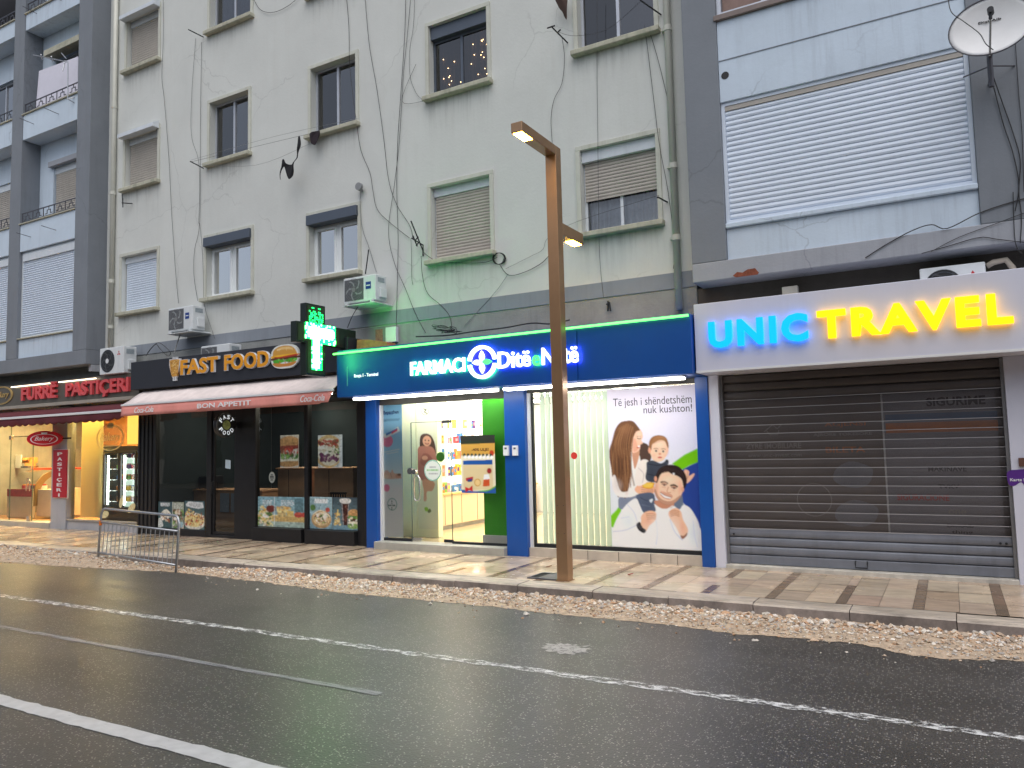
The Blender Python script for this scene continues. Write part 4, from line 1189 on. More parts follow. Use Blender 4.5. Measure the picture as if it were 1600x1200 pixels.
gp = thing('wall_panel', 'bright green wall panel with white skirting behind the entrance glass', 'wall panel', ((gx0 + gx1) / 2, YG + 0.3, EZ))
m = MB(); m.box(gx0, gx1, YG + 0.22, YG + 0.36, EZ + 0.14, 2.915); m.build('board', pbr('leaf_green_paint', S(66, 176, 40), 0.5, var=0.05), gp)
m = MB(); m.box(gx0 - 0.03, gx1, YG + 0.20, YG + 0.36, EZ - 0.004, EZ + 0.138); m.build('skirting', M_whiteplastic, gp, bevel=0.004)
# tall cabinet beside the entrance with a banner on it
cabY = 11.55
ca, cb = W(627, 740, cabY)[0], W(684, 740, cabY)[0]
cab = thing('cabinet', 'tall pale cream cabinet just inside the pharmacy entrance', 'cabinet', ((ca + cb) / 2, cabY, EZ))
M_cab = pbr('cream_laminate', A(226, 223, 186), 0.4, var=0.03)
m = MB(); m.box(max(ca, PX0 + .02), cb, cabY, cabY + 0.14, EZ, 2.91); m.build('carcass', M_cab, cab, bevel=0.004)
cmid = W(652, 740, cabY)[0]
for a, b, c, d in ((ca + .01, cmid - .01, EZ + .12, 1.55), (ca + .01, cmid - .01, 1.56, 2.88)):
    m = MB(); m.box(max(a, PX0 + .03), b, cabY - 0.018, cabY - 0.001, c, d); m.build('door', M_cab, cab, bevel=0.003)
# shelf wall along the left side
SX = -9.22
sh = thing('shelf_unit', 'white wall shelving full of packets along the pharmacy side wall, beige cupboards below', 'shelving', (SX, 14.5, EZ))
m = MB(); m.box(SX, SX + 0.02, 12.1, 16.6, 0.95, 2.88); m.build('back_panel', emit('lit_shelf_back', (1.0, 0.96, 0.86), 2.4), sh)
for y in (12.12, 13.0, 13.9, 14.8, 15.7, 16.55):
    m = MB(); m.box(SX + 0.021, SX + 0.28, y - 0.03, y + 0.03, 0.96, 2.87); m.build('upright', M_whiteplastic, sh)
levels = (1.0, 1.33, 1.66, 1.99, 2.30)
for z in levels[1:]:
    for y in (12.15, 13.03, 13.93, 14.83, 15.73):
        m = MB(); m.box(SX + 0.021, SX + 0.30, y, y + 0.82, z - 0.02, z); m.build('shelf', M_panelow if 0 else pbr('glass_shelf_edge', A(190, 200, 190), 0.2), sh)
m = MB(); m.box(SX, SX + 0.42, 12.1, 16.6, EZ + 0.08, 0.96); m.build('cupboard', pbr('beige_cupboard', A(226, 196, 160, 0.95), 0.5, var=0.03), sh)
m = MB(); m.box(SX, SX + 0.46, 12.08, 16.62, 0.961, 0.999); m.build('counter_top', pbr('oak_top', A(206, 170, 110), 0.4), sh, bevel=0.004)
m = MB(); m.box(SX, SX + 0.36, 12.12, 16.58, EZ - 0.003, EZ + 0.079); m.build('toe_kick', M_stone, sh)
m = MB()
for y in (12.7, 13.3, 13.9, 14.5, 15.1, 15.7): m.box(SX + 0.419, SX + 0.424, y - 0.004, y + 0.004, EZ + 0.09, 0.95)
m.build('door_gap', M_dark, sh)
pcs = [S(220, 120, 40), S(200, 40, 50), S(90, 40, 110), S(240, 220, 200), S(60, 120, 180), S(240, 190, 60), S(120, 170, 70), S(250, 250, 250), S(200, 140, 150), S(180, 120, 70)]
pm = [pbr('packet_colour_%d' % i, c, 0.45, var=0.1, scale=12) for i, c in enumerate(pcs)]
cnt = 0
for zi, z in enumerate(levels):
    for y0 in (12.17, 13.05, 13.95, 14.85):
        y = y0 + 0.02
        while y < y0 + 0.76 and cnt < 130:
            w = RNG.uniform(0.06, 0.13); h = RNG.uniform(0.12, 0.24); d = RNG.uniform(0.05, 0.09)
            if RNG.random() < 0.22: y += w * 0.9; continue
            xf = SX + (0.27 if z > 1.1 else 0.36) - RNG.uniform(0, 0.04)
            m = MB(); m.box(xf - d, xf, y, y + w, z + 0.001, z + h)
            m.cur = 1; m.box(xf + 0.0005, xf + 0.002, y + w * 0.12, y + w * 0.88, z + h * 0.35, z + h * 0.7)
            a, b = RNG.choice(len(pm), 2, replace=False)
            tag(m.build('packet', [pm[a], pm[b]], bevel=0.0), 'small coloured product packet standing on the lit pharmacy shelves', 'packet', 'product packets on the pharmacy shelves')
            y += w + RNG.uniform(0.01, 0.04); cnt += 1

# girl banner on the cabinet (flat print)
ba, bb = W(653, 740, cabY - .03)[0], W(683, 740, cabY - .03)[0]
pr = Print(56, 200, [(412, 85), (510, 75), (518, 1060), (418, 1110)], (214, 212, 186), (206, 204, 176))
pr.poly([(430, 330), (455, 305), (485, 320), (503, 380), (508, 470), (490, 480), (430, 470), (425, 400)], (74, 48, 36))
pr.poly([(415, 440), (440, 410), (490, 410), (508, 470), (508, 560), (415, 570)], (176, 112, 96))
pr.ell(463, 365, 22, 42, (216, 160, 130)); pr.ell(455, 360, 4, 5, (60, 40, 30)); pr.ell(472, 360, 4, 5, (60, 40, 30)); pr.line([(454, 385), (463, 390), (473, 384)], 0.03, (150, 70, 60))
pr.poly([(418, 540), (508, 540), (512, 640), (480, 700), (440, 700), (414, 640)], (168, 104, 90)); pr.poly([(440, 480), (470, 470), (495, 520), (480, 570), (430, 560)], (150, 88, 76)); pr.ell(452, 505, 16, 18, (206, 150, 122))
pr.poly([(440, 690), (500, 690), (490, 760), (462, 780), (460, 850), (445, 860), (446, 780)], (196, 140, 110))
pr.ell(455, 125, 20, 32, (90, 90, 80)); pr.ell(455, 125, 16, 26, (214, 212, 186)); pr.line([(448, 110), (462, 112), (450, 130), (464, 140)], 0.04, (60, 60, 55))
pr.textlines(0.12, 0.125, 0.8, 2, 0.02, 0.008, (150, 150, 130))
pr.poly([(448, 920), (462, 905), (470, 925), (456, 945)], (130, 170, 40)); pr.poly([(464, 940), (476, 912), (484, 930), (472, 950)], (90, 100, 50)); pr.textlines(0.06, 0.93, 0.95, 1, 0.02, 0.012, (90, 90, 70))
pr.c = np.clip(pr.c * 1.25, 0, .9)
b = pr.mesh(wallframe(ba, EZ + 0.15, cabY - 0.026), bb - ba, 2.25, 'banner', M_print)
tag(b, 'narrow cream banner of a long-haired girl in a pink coat, hung on the entrance cabinet', 'banner')

# tall blue and white poster at the left edge of the entrance
yp = YG + 0.02
pa_, pb_ = W(597, 740, yp)[0], W(629.5, 740, yp)[0]
pr = Print(60, 220, [(75, 100), (245, 92), (247, 1145), (85, 1140)], (112, 168, 198), (216, 220, 238))
t = np.clip((pr.Y - 0.35) / 0.3, 0, 1)[..., None]; t0 = np.clip(pr.Y / 0.35, 0, 1)[..., None]
pr.c = (lin((110, 164, 196)) * (1 - t0) + lin((150, 192, 218)) * t0) * (1 - t) + lin((214, 217, 238)) * t
pr.line([(92, 238), (230, 232)], 0.02, (60, 100, 140)); pr.line([(100, 248), (220, 242)], 0.02, (60, 100, 140)); pr.line([(92, 195), (172, 192)], 0.025, (40, 90, 150))
pr.ell(128, 410, 44, 48, (226, 120, 150)); pr.textlines(0.15, 0.28, 0.5, 3, 0.012, 0.005, (250, 220, 230))
pr.poly([(100, 360), (215, 295), (230, 330), (120, 385)], (238, 240, 242), sm=False); pr.line([(120, 358), (205, 315)], 0.06, (60, 110, 170)); pr.line([(165, 345), (205, 322)], 0.05, (210, 70, 80)); pr.poly([(98, 358), (112, 350), (125, 380), (105, 388)], (210, 214, 220), sm=False)
pr.line([(95, 500), (225, 475)], 0.02, (220, 232, 242)); pr.line([(120, 512), (215, 495)], 0.02, (220, 232, 242))
pr.poly([(104, 650), (125, 640), (150, 660), (165, 635), (180, 662), (215, 668), (234, 690), (230, 703), (105, 703)], (206, 172, 152)); pr.ell(120, 690, 20, 14, (222, 190, 170)); pr.ell(212, 684, 22, 17, (196, 150, 128)); pr.ell(220, 674, 16, 9, (120, 86, 66)); pr.line([(150, 660), (160, 695)], 0.02, (160, 120, 100))
pr.ell(120, 776, 24, 28, (222, 120, 150)); pr.textlines(0.42, 0.63, 0.85, 2, 0.014, 0.006, (226, 140, 160))
pr.ell(163, 900, 38, 46, (80, 140, 130)); pr.ell(163, 900, 34, 41, (226, 232, 240))
pr.c = np.clip(pr.c * 1.35, 0, .9)
b = pr.mesh(wallframe(pa_, EZ + 0.06, yp - 0.012), pb_ - pa_, 2.40, 'poster', M_print)
tag(b, 'tall pale blue and white cream-tube poster behind the left edge of the entrance glass', 'poster')
hh = 2.40; wx = pb_ - pa_
navy = pbr('navy_print', S(24, 60, 120), 0.5)
word('Bepanthen', pa_ + 0.06, pa_ + wx * 0.86, EZ + 0.06 + hh * 0.905, EZ + 0.06 + hh * 0.94, yp - 0.0165, 0.002, navy, b, name='lettering', split=False)
cxx, czz = pa_ + wx * 0.49, EZ + 0.06 + hh * 0.232
word('BAYER', cxx - 0.08, cxx + 0.08, czz - 0.014, czz + 0.014, yp - 0.0165, 0.002, pbr('dark_green_print', S(30, 90, 80), 0.5), b, name='lettering', split=False)
for k, ch in enumerate('BAER'):
    zz = czz + (0.075, 0.042, -0.042, -0.075)[k]
    word(ch, cxx - 0.011, cxx + 0.011, zz - 0.013, zz + 0.013, yp - 0.0165, 0.002, MATS['dark_green_print'], b, name='lettering', split=False)

# round opening-hours sticker and the sale poster on the glass
yp = YG + 0.012
sx_, sz_ = W(677, 735, yp)
t = thing('sticker', 'round white opening hours sticker with a green rim on the entrance glass', 'sticker', (sx_, yp, sz_))
m = MB(); m.disc((sx_, yp - 0.016, sz_), (1, 0, 0), (0, 0, 1), (0, -1, 0), 0.185, 0.003, 36); m.build('rim', pbr('mint_print', A(130, 176, 160), 0.5), t)
pr = Print(40, 40, None, (226, 232, 226)); pr.textlines(0.3, 0.3, 0.75, 1, 0.1, 0.05, (110, 110, 130)); pr.textlines(0.12, 0.44, 0.95, 1, 0.1, 0.08, (110, 190, 90)); pr.textlines(0.25, 0.64, 0.85, 1, 0.1, 0.06, (140, 140, 150))
yy, xx = np.mgrid[0:40, 0:40]; mk = (xx - 19.5) ** 2 + (yy - 19.5) ** 2 < 19.6 ** 2
pr.mesh(wallframe(sx_ - 0.165, sz_ - 0.165, yp - 0.0185), 0.33, 0.33, 'face', M_print, t, mask=mk, t=0.001)
gsx, gsz = W(687, 714, yp)
m = MB(); m.disc((gsx, yp + 0.02, gsz), (1, 0, 0), (0, 0, 1), (0, -1, 0), 0.085, 0.003, 24)
tag(m.build('sticker', pbr('green_sticker', S(110, 190, 80), 0.5)), 'small round green sticker beside the opening hours sticker', 'sticker')
qx0, qx1, qz0, qz1 = rect((720, 681), (773, 679.5), (722.5, 771), (776, 769.5), yp)
pr = Print(64, 112, [(195, 355), (465, 345), (475, 800), (203, 800)], (232, 226, 200))
pr.poly([(195, 355), (465, 345), (466, 410), (197, 420)], (46, 50, 44), sm=False); pr.textlines(0.06, 0.045, 0.92, 1, 0.03, 0.025, (200, 200, 190))
pr.poly([(197, 420), (466, 410), (468, 495), (200, 510)], (206, 160, 74), sm=False); pr.textlines(0.10, 0.18, 0.92, 1, 0.07, 0.035, (120, 84, 30))
pr.ell(442, 488, 18, 24, (190, 60, 30)); pr.ell(300, 405, 120, 12, (40, 60, 40), 0.7, 0.4)
for k in range(8): pr.ell(225 + k * 30, 505, 10, 14, (54, 64, 54)); pr.ell(232 + k * 30, 520, 12, 12, (244, 244, 244))
pr.poly([(215, 548), (448, 540), (448, 576), (216, 580)], (28, 84, 160), sm=False); pr.textlines(0.14, 0.465, 0.88, 1, 0.03, 0.02, (210, 225, 245))
pr.poly([(216, 580), (448, 576), (455, 770), (220, 780)], (222, 204, 160), sm=False); pr.textlines(0.14, 0.55, 0.62, 1, 0.03, 0.022, (120, 100, 80)); pr.textlines(0.14, 0.59, 0.75, 2, 0.022, 0.01, (150, 130, 110))
pr.ell(423, 626, 18, 22, (150, 30, 34)); pr.poly([(378, 690), (425, 685), (425, 745), (372, 748)], (206, 84, 40), sm=False); pr.poly([(383, 655), (420, 650), (428, 690), (376, 695)], (232, 236, 240), sm=False); pr.rect(0.72, 0.64, 0.84, 0.67, (190, 196, 204))
pr.poly([(235, 685), (295, 672), (292, 702), (240, 708)], (190, 40, 50), sm=False); pr.poly([(250, 695), (290, 688), (285, 712), (252, 714)], (40, 60, 130), sm=False); pr.ell(330, 718, 26, 30, (200, 150, 60)); pr.ell(330, 718, 20, 23, (230, 200, 140))
pr.poly([(203, 775), (280, 785), (400, 780), (474, 745), (475, 800), (203, 800)], (40, 90, 170)); pr.poly([(330, 785), (420, 772), (474, 740), (474, 752), (410, 785)], (100, 180, 60)); pr.poly([(230, 752), (262, 765), (290, 740), (292, 788), (262, 778), (235, 795)], (196, 36, 40), sm=False)
b = pr.mesh(wallframe(qx0, qz0, yp - 0.016), qx1 - qx0, qz1 - qz0, 'poster', M_print)
tag(b, 'gold and white seasonal sale poster stuck inside the right half of the entrance glass', 'poster')
word('-40% ULJE!', qx0 + 0.22, qx1 - 0.12, qz1 - 0.275, qz1 - 0.215, yp - 0.0175, 0.002, pbr('brown_print', S(96, 60, 24), 0.5), b, name='lettering', split=False)

# family poster
yp = YG - 0.004
fx0, fx1, fz0, fz1 = rect((948, 607), (1079, 595), (957, 854), (1092, 862), yp)
fx1 = -3.16; fz0 = 0.365; fz1 = 2.74
pr = Print(150, 270, [(35, 75), (597, 18), (652, 1165), (75, 1130)], (205, 200, 212), (214, 222, 238))
gi = pr
gi.poly([(450, 568), (530, 505), (625, 455), (628, 550), (560, 580), (520, 606)], (118, 186, 30), sm=False)
gi.poly([(520, 606), (560, 582), (630, 548), (660, 1100), (600, 930), (520, 830), (480, 700)], (52, 78, 148), sm=False)
gi.poly([(62, 935), (100, 885), (140, 830), (110, 960), (72, 1002)], (124, 190, 40))
gi.poly([(118, 800), (170, 790), (230, 780), (215, 850), (130, 880), (112, 850)], (130, 138, 156))
gi.poly([(240, 430), (275, 430), (300, 450), (318, 520), (300, 560), (255, 560), (235, 500)], (92, 74, 66))   # hair on far shoulder
gi.poly([(60, 560), (110, 470), (190, 480), (235, 500), (248, 560), (222, 640), (218, 700), (240, 735), (215, 790), (130, 790), (70, 690)], (222, 218, 214))  # mother's blouse
gi.poly([(196, 480), (238, 470), (240, 520), (216, 605), (205, 570)], (196, 150, 124))                       # neck
gi.poly([(185, 400), (230, 335), (256, 352), (262, 392), (254, 412), (264, 430), (246, 446), (246, 470), (222, 494), (190, 488)], (226, 184, 160))  # face
gi.poly([(200, 420), (215, 400), (232, 470), (205, 488)], (200, 150, 126), 0.6); gi.line([(228, 398), (240, 402), (250, 398)], 0.010, (80, 56, 46)); gi.line([(226, 386), (250, 384)], 0.008, (110, 80, 64)); gi.line([(228, 462), (240, 460), (248, 452)], 0.012, (190, 90, 86)); gi.poly([(230, 452), (246, 446), (242, 460)], (244, 238, 236))
gi.poly([(52, 500), (70, 420), (90, 340), (120, 295), (160, 282), (200, 284), (232, 320), (244, 345), (222, 352), (206, 385), (196, 420), (190, 470), (186, 560), (190, 640), (176, 720), (166, 790), (150, 806), (130, 770), (112, 800), (84, 740), (68, 620)], (112, 82, 62))
for k in range(30):
    x = 70 + k * 4.2; a = RNG.uniform(-14, 14); c = [(150, 112, 80), (84, 58, 44), (172, 132, 98), (96, 68, 50)][k % 4]
    gi.line([(110 + k * 3.4, 300 + abs(k - 16) * 2.2), (x + a * .4, 440), (x - a * .5 + 6, 600), (x + a + 10, 770 - abs(k - 12) * 3)], 0.007, c, 0.75)
gi.poly([(70, 690), (90, 650), (130, 760), (215, 735), (262, 700), (330, 720), (334, 768), (240, 778), (160, 800), (92, 780)], (224, 218, 214))
gi.poly([(214, 742), (262, 700), (336, 722), (332, 772), (246, 776)], (222, 176, 148))
for k in range(3): gi.line([(256, 730 + k * 14), (300, 742 + k * 10), (330, 742 + k * 9)], 0.007, (180, 128, 104))
gi.poly([(266, 700), (334, 698), (338, 712), (322, 738), (270, 734)], (214, 164, 60)); gi.poly([(272, 706), (326, 704), (318, 728), (276, 728)], (232, 190, 96))
gi.poly([(300, 470), (308, 420), (330, 388), (368, 376), (404, 388), (424, 420), (427, 470), (416, 510), (394, 545), (362, 556), (330, 545), (312, 505)], (232, 192, 168))     # baby's head
gi.poly([(303, 470), (304, 420), (326, 386), (368, 375), (408, 388), (426, 430), (427, 462), (418, 450), (404, 416), (372, 406), (340, 424), (322, 440), (316, 480)], (146, 106, 74))
for k in range(12): gi.line([(316 + k * 8, 440 - k * 3), (340 + k * 6, 392), (380 + k * 3, 384 + k)], 0.006, (170, 128, 92), 0.7)
gi.ell(306, 480, 9, 20, (214, 160, 134)); gi.ell(347, 482, 9, 5, (206, 190, 182)); gi.ell(393, 484, 9, 5, (206, 190, 182)); gi.ell(348, 482, 6, 7, (44, 40, 44)); gi.ell(393, 484, 6, 7, (44, 40, 44))
gi.line([(334, 468), (348, 464), (360, 468)], 0.007, (150, 110, 84)); gi.line([(382, 468), (396, 466), (408, 470)], 0.007, (150, 110, 84)); gi.ell(372, 502, 9, 8, (206, 150, 126)); gi.ell(372, 526, 15, 6, (196, 104, 96)); gi.ell(335, 512, 16, 14, (236, 178, 156), 0.6, 0.6); gi.ell(404, 512, 14, 13, (236, 178, 156), 0.6, 0.6)
gi.poly([(238, 570), (264, 542), (300, 552), (318, 620), (296, 690), (240, 722), (216, 690), (220, 630)], (224, 214, 208)); gi.line([(236, 600), (270, 640), (262, 700)], 0.008, (190, 182, 180)); gi.line([(296, 590), (300, 650)], 0.008, (186, 178, 178))
gi.poly([(290, 560), (330, 548), (380, 566), (420, 540), (428, 566), (400, 600), (372, 640), (352, 690), (310, 694), (282, 670), (288, 610)], (74, 80, 92)); gi.line([(300, 572), (360, 580), (410, 570)], 0.01, (50, 56, 66)); gi.line([(296, 640), (340, 650)], 0.009, (52, 58, 68)); gi.ell(416, 548, 8, 9, (60, 60, 64))
gi.poly([(224, 792), (262, 770), (332, 772), (346, 840), (346, 892), (280, 908), (250, 860)], (92, 102, 122)); gi.line([(250, 800), (290, 820), (330, 812)], 0.008, (70, 80, 98)); gi.line([(262, 850), (310, 860)], 0.007, (120, 130, 148)); gi.poly([(306, 818), (330, 808), (320, 836)], (214, 220, 228))
gi.poly([(440, 862), (480, 800), (512, 776), (524, 830), (524, 890), (480, 880)], (110, 122, 140))
gi.poly([(528, 616), (546, 608), (562, 622), (560, 650), (590, 632), (596, 642), (572, 680), (545, 702), (532, 690)], (226, 182, 156)); gi.line([(560, 650), (540, 680)], 0.007, (186, 136, 112)); gi.line([(552, 618), (548, 660)], 0.006, (190, 140, 116))
gi.poly([(76, 1140), (80, 1010), (120, 910), (170, 840), (222, 806), (246, 850), (272, 905), (346, 896), (340, 846), (380, 876), (420, 878), (456, 852), (500, 880), (524, 850), (566, 868), (606, 930), (632, 1000), (655, 1170), (80, 1140)], (222, 226, 236))
gi.line([(80, 1030), (160, 1020), (240, 980)], 0.009, (190, 194, 208)); gi.line([(350, 960), (360, 1040), (352, 1120)], 0.010, (200, 204, 218)); gi.line([(440, 950), (470, 1030), (520, 1090)], 0.012, (188, 192, 208)); gi.line([(170, 850), (210, 900), (230, 960)], 0.008, (196, 200, 214)); gi.line([(590, 960), (600, 1060), (620, 1140)], 0.009, (204, 208, 222)); gi.line([(130, 940), (180, 930)], 0.008, (200, 204, 216))
gi.poly([(342, 820), (460, 838), (450, 868), (410, 878), (366, 868)], (190, 140, 116)); gi.line([(340, 846), (380, 874), (420, 878), (456, 856)], 0.010, (240, 242, 248))
gi.poly([(345, 690), (352, 650), (388, 612), (440, 606), (500, 640), (528, 690), (526, 740), (500, 800), (458, 842), (412, 846), (368, 818), (342, 764)], (232, 192, 168))       # father's face
gi.poly([(344, 740), (366, 790), (400, 818), (450, 822), (500, 786), (506, 798), (460, 844), (410, 848), (366, 820), (340, 770)], (168, 128, 108), 0.75)
gi.poly([(384, 752), (412, 764), (446, 776), (456, 792), (440, 812), (404, 804), (376, 776)], (186, 140, 118), 0.7)
gi.poly([(378, 766), (410, 786), (444, 796), (438, 808), (404, 800), (382, 784)], (246, 242, 240)); gi.line([(376, 764), (410, 786), (446, 797)], 0.006, (150, 80, 76)); gi.line([(380, 780), (404, 802), (440, 810)], 0.007, (180, 96, 92))
for ex, ey in ((402, 714), (464, 736)): gi.ell(ex, ey, 12, 5, (206, 188, 178), 1, 0, 0.3); gi.ell(ex, ey, 7, 6, (52, 38, 34)); gi.line([(ex - 20, ey - 19), (ex, ey - 22), (ex + 20, ey - 12)], 0.018, (58, 42, 38)); gi.line([(ex - 15, ey - 6), (ex, ey - 9), (ex + 14, ey - 2)], 0.009, (60, 40, 34)); gi.ell(ex, ey - 6, 22, 14, (176, 128, 106), .45, .8); gi.line([(ex - 14, ey + 14), (ex + 8, ey + 17)], 0.005, (196, 146, 122))
gi.line([(428, 728), (420, 756), (428, 766), (444, 764)], 0.008, (190, 138, 114)); gi.ell(432, 754, 12, 10, (238, 196, 174), .8, .5)
gi.poly([(336, 684), (346, 650), (364, 610), (392, 586), (440, 574), (492, 586), (528, 622), (545, 664), (544, 710), (528, 742), (522, 706), (512, 672), (484, 650), (452, 640), (424, 622), (398, 626), (374, 648), (360, 690), (352, 700)], (54, 42, 42))
for k in range(14): gi.line([(360 + k * 8, 640 - k * 2), (392 + k * 9, 596 + k), (430 + k * 8, 600 + k * 5)], 0.006, [(84, 68, 66), (38, 28, 28)][k % 2], 0.8)
gi.ell(346, 672, 9, 18, (214, 164, 138)); gi.ell(520, 742, 9, 18, (214, 164, 138)); gi.poly([(454, 630), (468, 630), (466, 646), (458, 644)], (250, 250, 252), sm=False)
gi.poly([(256, 930), (276, 902), (312, 890), (346, 898), (352, 924), (344, 956), (310, 990), (284, 1030), (254, 1000), (256, 960)], (226, 182, 156))
for k in range(4): gi.line([(286 + k * 3, 912 + k * 12), (322, 908 + k * 12), (348, 916 + k * 10)], 0.007, (176, 124, 100))
gi.poly([(226, 984), (248, 966), (262, 1000), (288, 1022), (274, 1042), (240, 1020)], (38, 36, 40)); gi.ell(252, 1002, 12, 16, (70, 70, 76))
gi.poly([(430, 905), (452, 878), (486, 872), (512, 900), (524, 950), (556, 1016), (548, 1056), (520, 1082), (508, 1062), (478, 1000), (440, 940)], (226, 182, 156))
for k in range(4): gi.line([(438 + k * 2, 896 + k * 11), (470, 886 + k * 11), (500, 896 + k * 11)], 0.007, (176, 124, 100))
gi.poly([(508, 1060), (530, 1062), (552, 1040), (548, 1062), (522, 1084)], (140, 96, 74))
for cx_, cy_, rx_, ry_, col_, a_ in ((400, 1010, 150, 120, (232, 236, 244), .5), (180, 960, 70, 90, (200, 206, 220), .5), (590, 1050, 50, 110, (196, 202, 218), .5), (350, 730, 22, 90, (176, 128, 104), .45), (505, 740, 22, 70, (186, 138, 114), .4), (430, 680, 60, 40, (244, 210, 190), .6), (390, 750, 22, 20, (240, 196, 176), .6), (460, 770, 20, 18, (236, 190, 168), .5), (240, 380, 18, 40, (240, 204, 184), .6), (370, 440, 40, 30, (244, 212, 194), .6), (420, 480, 12, 50, (196, 150, 128), .4), (150, 340, 60, 50, (142, 106, 80), .6), (110, 620, 40, 150, (84, 58, 44), .4), (160, 700, 20, 100, (160, 122, 92), .5), (100, 720, 50, 60, (202, 196, 196), .5), (320, 640, 30, 60, (54, 58, 70), .4), (300, 960, 40, 40, (202, 156, 132), .5), (520, 1000, 24, 60, (200, 152, 128), .4), (300, 850, 40, 50, (74, 84, 104), .4)):
    gi.ell(cx_, cy_, rx_, ry_, col_, a_, 1.0)
gi.c = np.clip(1.34 * gi.c ** 1.16, 0, .92)
k_ = (gi.c + np.roll(gi.c, 1, 0) + np.roll(gi.c, -1, 0) + np.roll(gi.c, 1, 1) + np.roll(gi.c, -1, 1)) / 5; k_[[0, -1]] = gi.c[[0, -1]]; k_[:, [0, -1]] = gi.c[:, [0, -1]]; gi.c = k_
gi.c = np.clip(gi.c * (1 + RNG.normal(0, .025, gi.c.shape[:2])[..., None]), 0, .92)
b = gi.mesh(wallframe(fx0, fz0, yp - 0.006), fx1 - fx0, fz1 - fz0, 'poster', attr_mat('glossy_poster', 0.35, 0.2))
tag(b, 'big white poster of a smiling family in the right pharmacy window', 'poster')
gtx = pbr('grey_print', S(70, 70, 84), 0.5)
W_ = fx1 - fx0; H_ = fz1 - fz0
word('Të jesh i shëndetshëm', fx0 + W_ * 0.07, fx0 + W_ * 0.955, fz1 - H_ * 0.128, fz1 - H_ * 0.062, yp - 0.0075, 0.002, gtx, b, name='lettering', split=False, bold=0.0)
word('nuk kushton!', fx0 + W_ * 0.42, fx0 + W_ * 0.955, fz1 - H_ * 0.165, fz1 - H_ * 0.118, yp - 0.0075, 0.002, gtx, b, name='lettering', split=False, bold=0.0)
for px, lab in ((792, 'left of the pair'), (806, 'right of the pair')):
    bx, bz = W(px, 703, YC)
    m = MB(); m.box(bx - 0.045, bx + 0.045, YC - 0.04, YC - 0.001, bz - 0.09, bz + 0.07); m.cur = 1
    m.box(bx - 0.02, bx + 0.02, YC - 0.044, YC - 0.0405, bz + 0.01, bz + 0.04)
    tag(m.build('wall_box', [M_whiteplastic, M_anth], bevel=0.0), 'small white keypad box on the blue middle column, ' + lab, 'keypad', 'keypad boxes on the blue column')
rx, rz = W(897, 712, YG - .01)
m = MB(); m.disc((rx, YG - 0.012, rz), (1, 0, 0), (0, 0, 1), (0, -1, 0), 0.055, 0.004, 24)
tag(m.build('sticker', pbr('red_sticker', S(196, 50, 40), 0.5)), 'small round red sticker on the blind window beside the lamp post', 'sticker')

# ---- green LED cross at the end of the fascia: faces the street from the side
CXX = -9.40
cr = thing('pharmacy_cross', 'glowing green LED pharmacy cross projecting from the wall over the awning', 'pharmacy sign', (CXX, 10.0, 1.9))
def yz(px, py): return YX(px, py, CXX)
zc0, zc1 = 3.74, 4.09
yA, yB, yM0, yM1 = 9.30, 10.79, 9.52, 9.99
ztop, zbot = 4.43, 3.19
thk = 0.13
out = [(yA, zc0), (yM0, zc0), (yM0, zbot), (yM1, zbot), (yM1, zc0), (yB, zc0), (yB, zc1), (yM1, zc1), (yM1, ztop), (yM0, ztop), (yM0, zc1), (yA, zc1)]
m = MB(); m.prism(out, lambda u, v, w: (CXX + w, u, v), thk); m.build('casing', pbr('cross_casing', (0.012, 0.02, 0.016), 0.35, var=0.1), cr, bevel=0.006)
e = 0.035
yF = 10.33
inn = [(yA + e, zc0 + e), (yM0 + e, zc0 + e), (yM0 + e, zbot + e), (yM1 - e, zbot + e), (yM1 - e, zc0 + e), (yF, zc0 + e), (yF, zc1 - e), (yM1 - e, zc1 - e), (yM1 - e, ztop - e), (yM0 + e, ztop - e), (yM0 + e, zc1 - e), (yA + e, zc1 - e)]
m = MB(); m.prism(inn, lambda u, v, w: (CXX + 0.008 + w, u, v), 0.006); m.build('screen', pbr('led_screen_off', (0.03, 0.05, 0.02), 0.35), cr)
M_ledg = emit('green_led', (0.01, 1.0, 0.14), 3.0)
M_ledh = emit('green_led_hot', (0.09, 1.0, 0.16), 13)
pit = 0.031
m1, m2 = MB(), MB()
yy = yM0 + 0.06
ymid = (yM0 + yM1) / 2
for j in range(int((ztop - zbot) / pit)):
    z = zbot + 0.05 + j * pit
    if z > ztop - 0.05: break
    for i in range(-20, 30):
        y = ymid + i * pit
        incol = abs(y - ymid) < 0.165
        inarm = zc0 + 0.02 < z < zc1 - 0.01 and yM0 - 0.02 < y < 10.22 and z > zc0 + 0.08 - 0.3 * (y > ymid + .1)
        hot = (inarm) or (incol and zbot + 0.10 < z < zc1 and y < ymid + 0.13 and y > ymid - 0.11)
        edge_ = hot and (abs(z - (zc1 - .01)) < .05 or (z < zc0 + .1 and inarm and abs(y - ymid) > .12) or z < zbot + .14 or y > 10.17 or y < yM0 + .03 or (not inarm and (y > ymid + .09 or y < ymid - .08)))
        if edge_ and RNG.random() < .75: m1.box(CXX + 0.0141, CXX + 0.0165, y - 0.013, y + 0.013, z - 0.013, z + 0.013)
        elif hot: m2.box(CXX + 0.0141, CXX + 0.0165, y - 0.0155, y + 0.0155, z - 0.0155, z + 0.0155)
        elif incol and z > zc1 and z < ztop - 0.12 and RNG.random() < 0.62: m1.box(CXX + 0.0141, CXX + 0.0165, y - 0.011, y + 0.011, z - 0.011, z + 0.011)
        elif incol and z >= ztop - 0.10 and (i in (-3, -2, 2, 3)): m1.box(CXX + 0.0141, CXX + 0.0165, y - 0.011, y + 0.011, z - 0.009, z + 0.009)
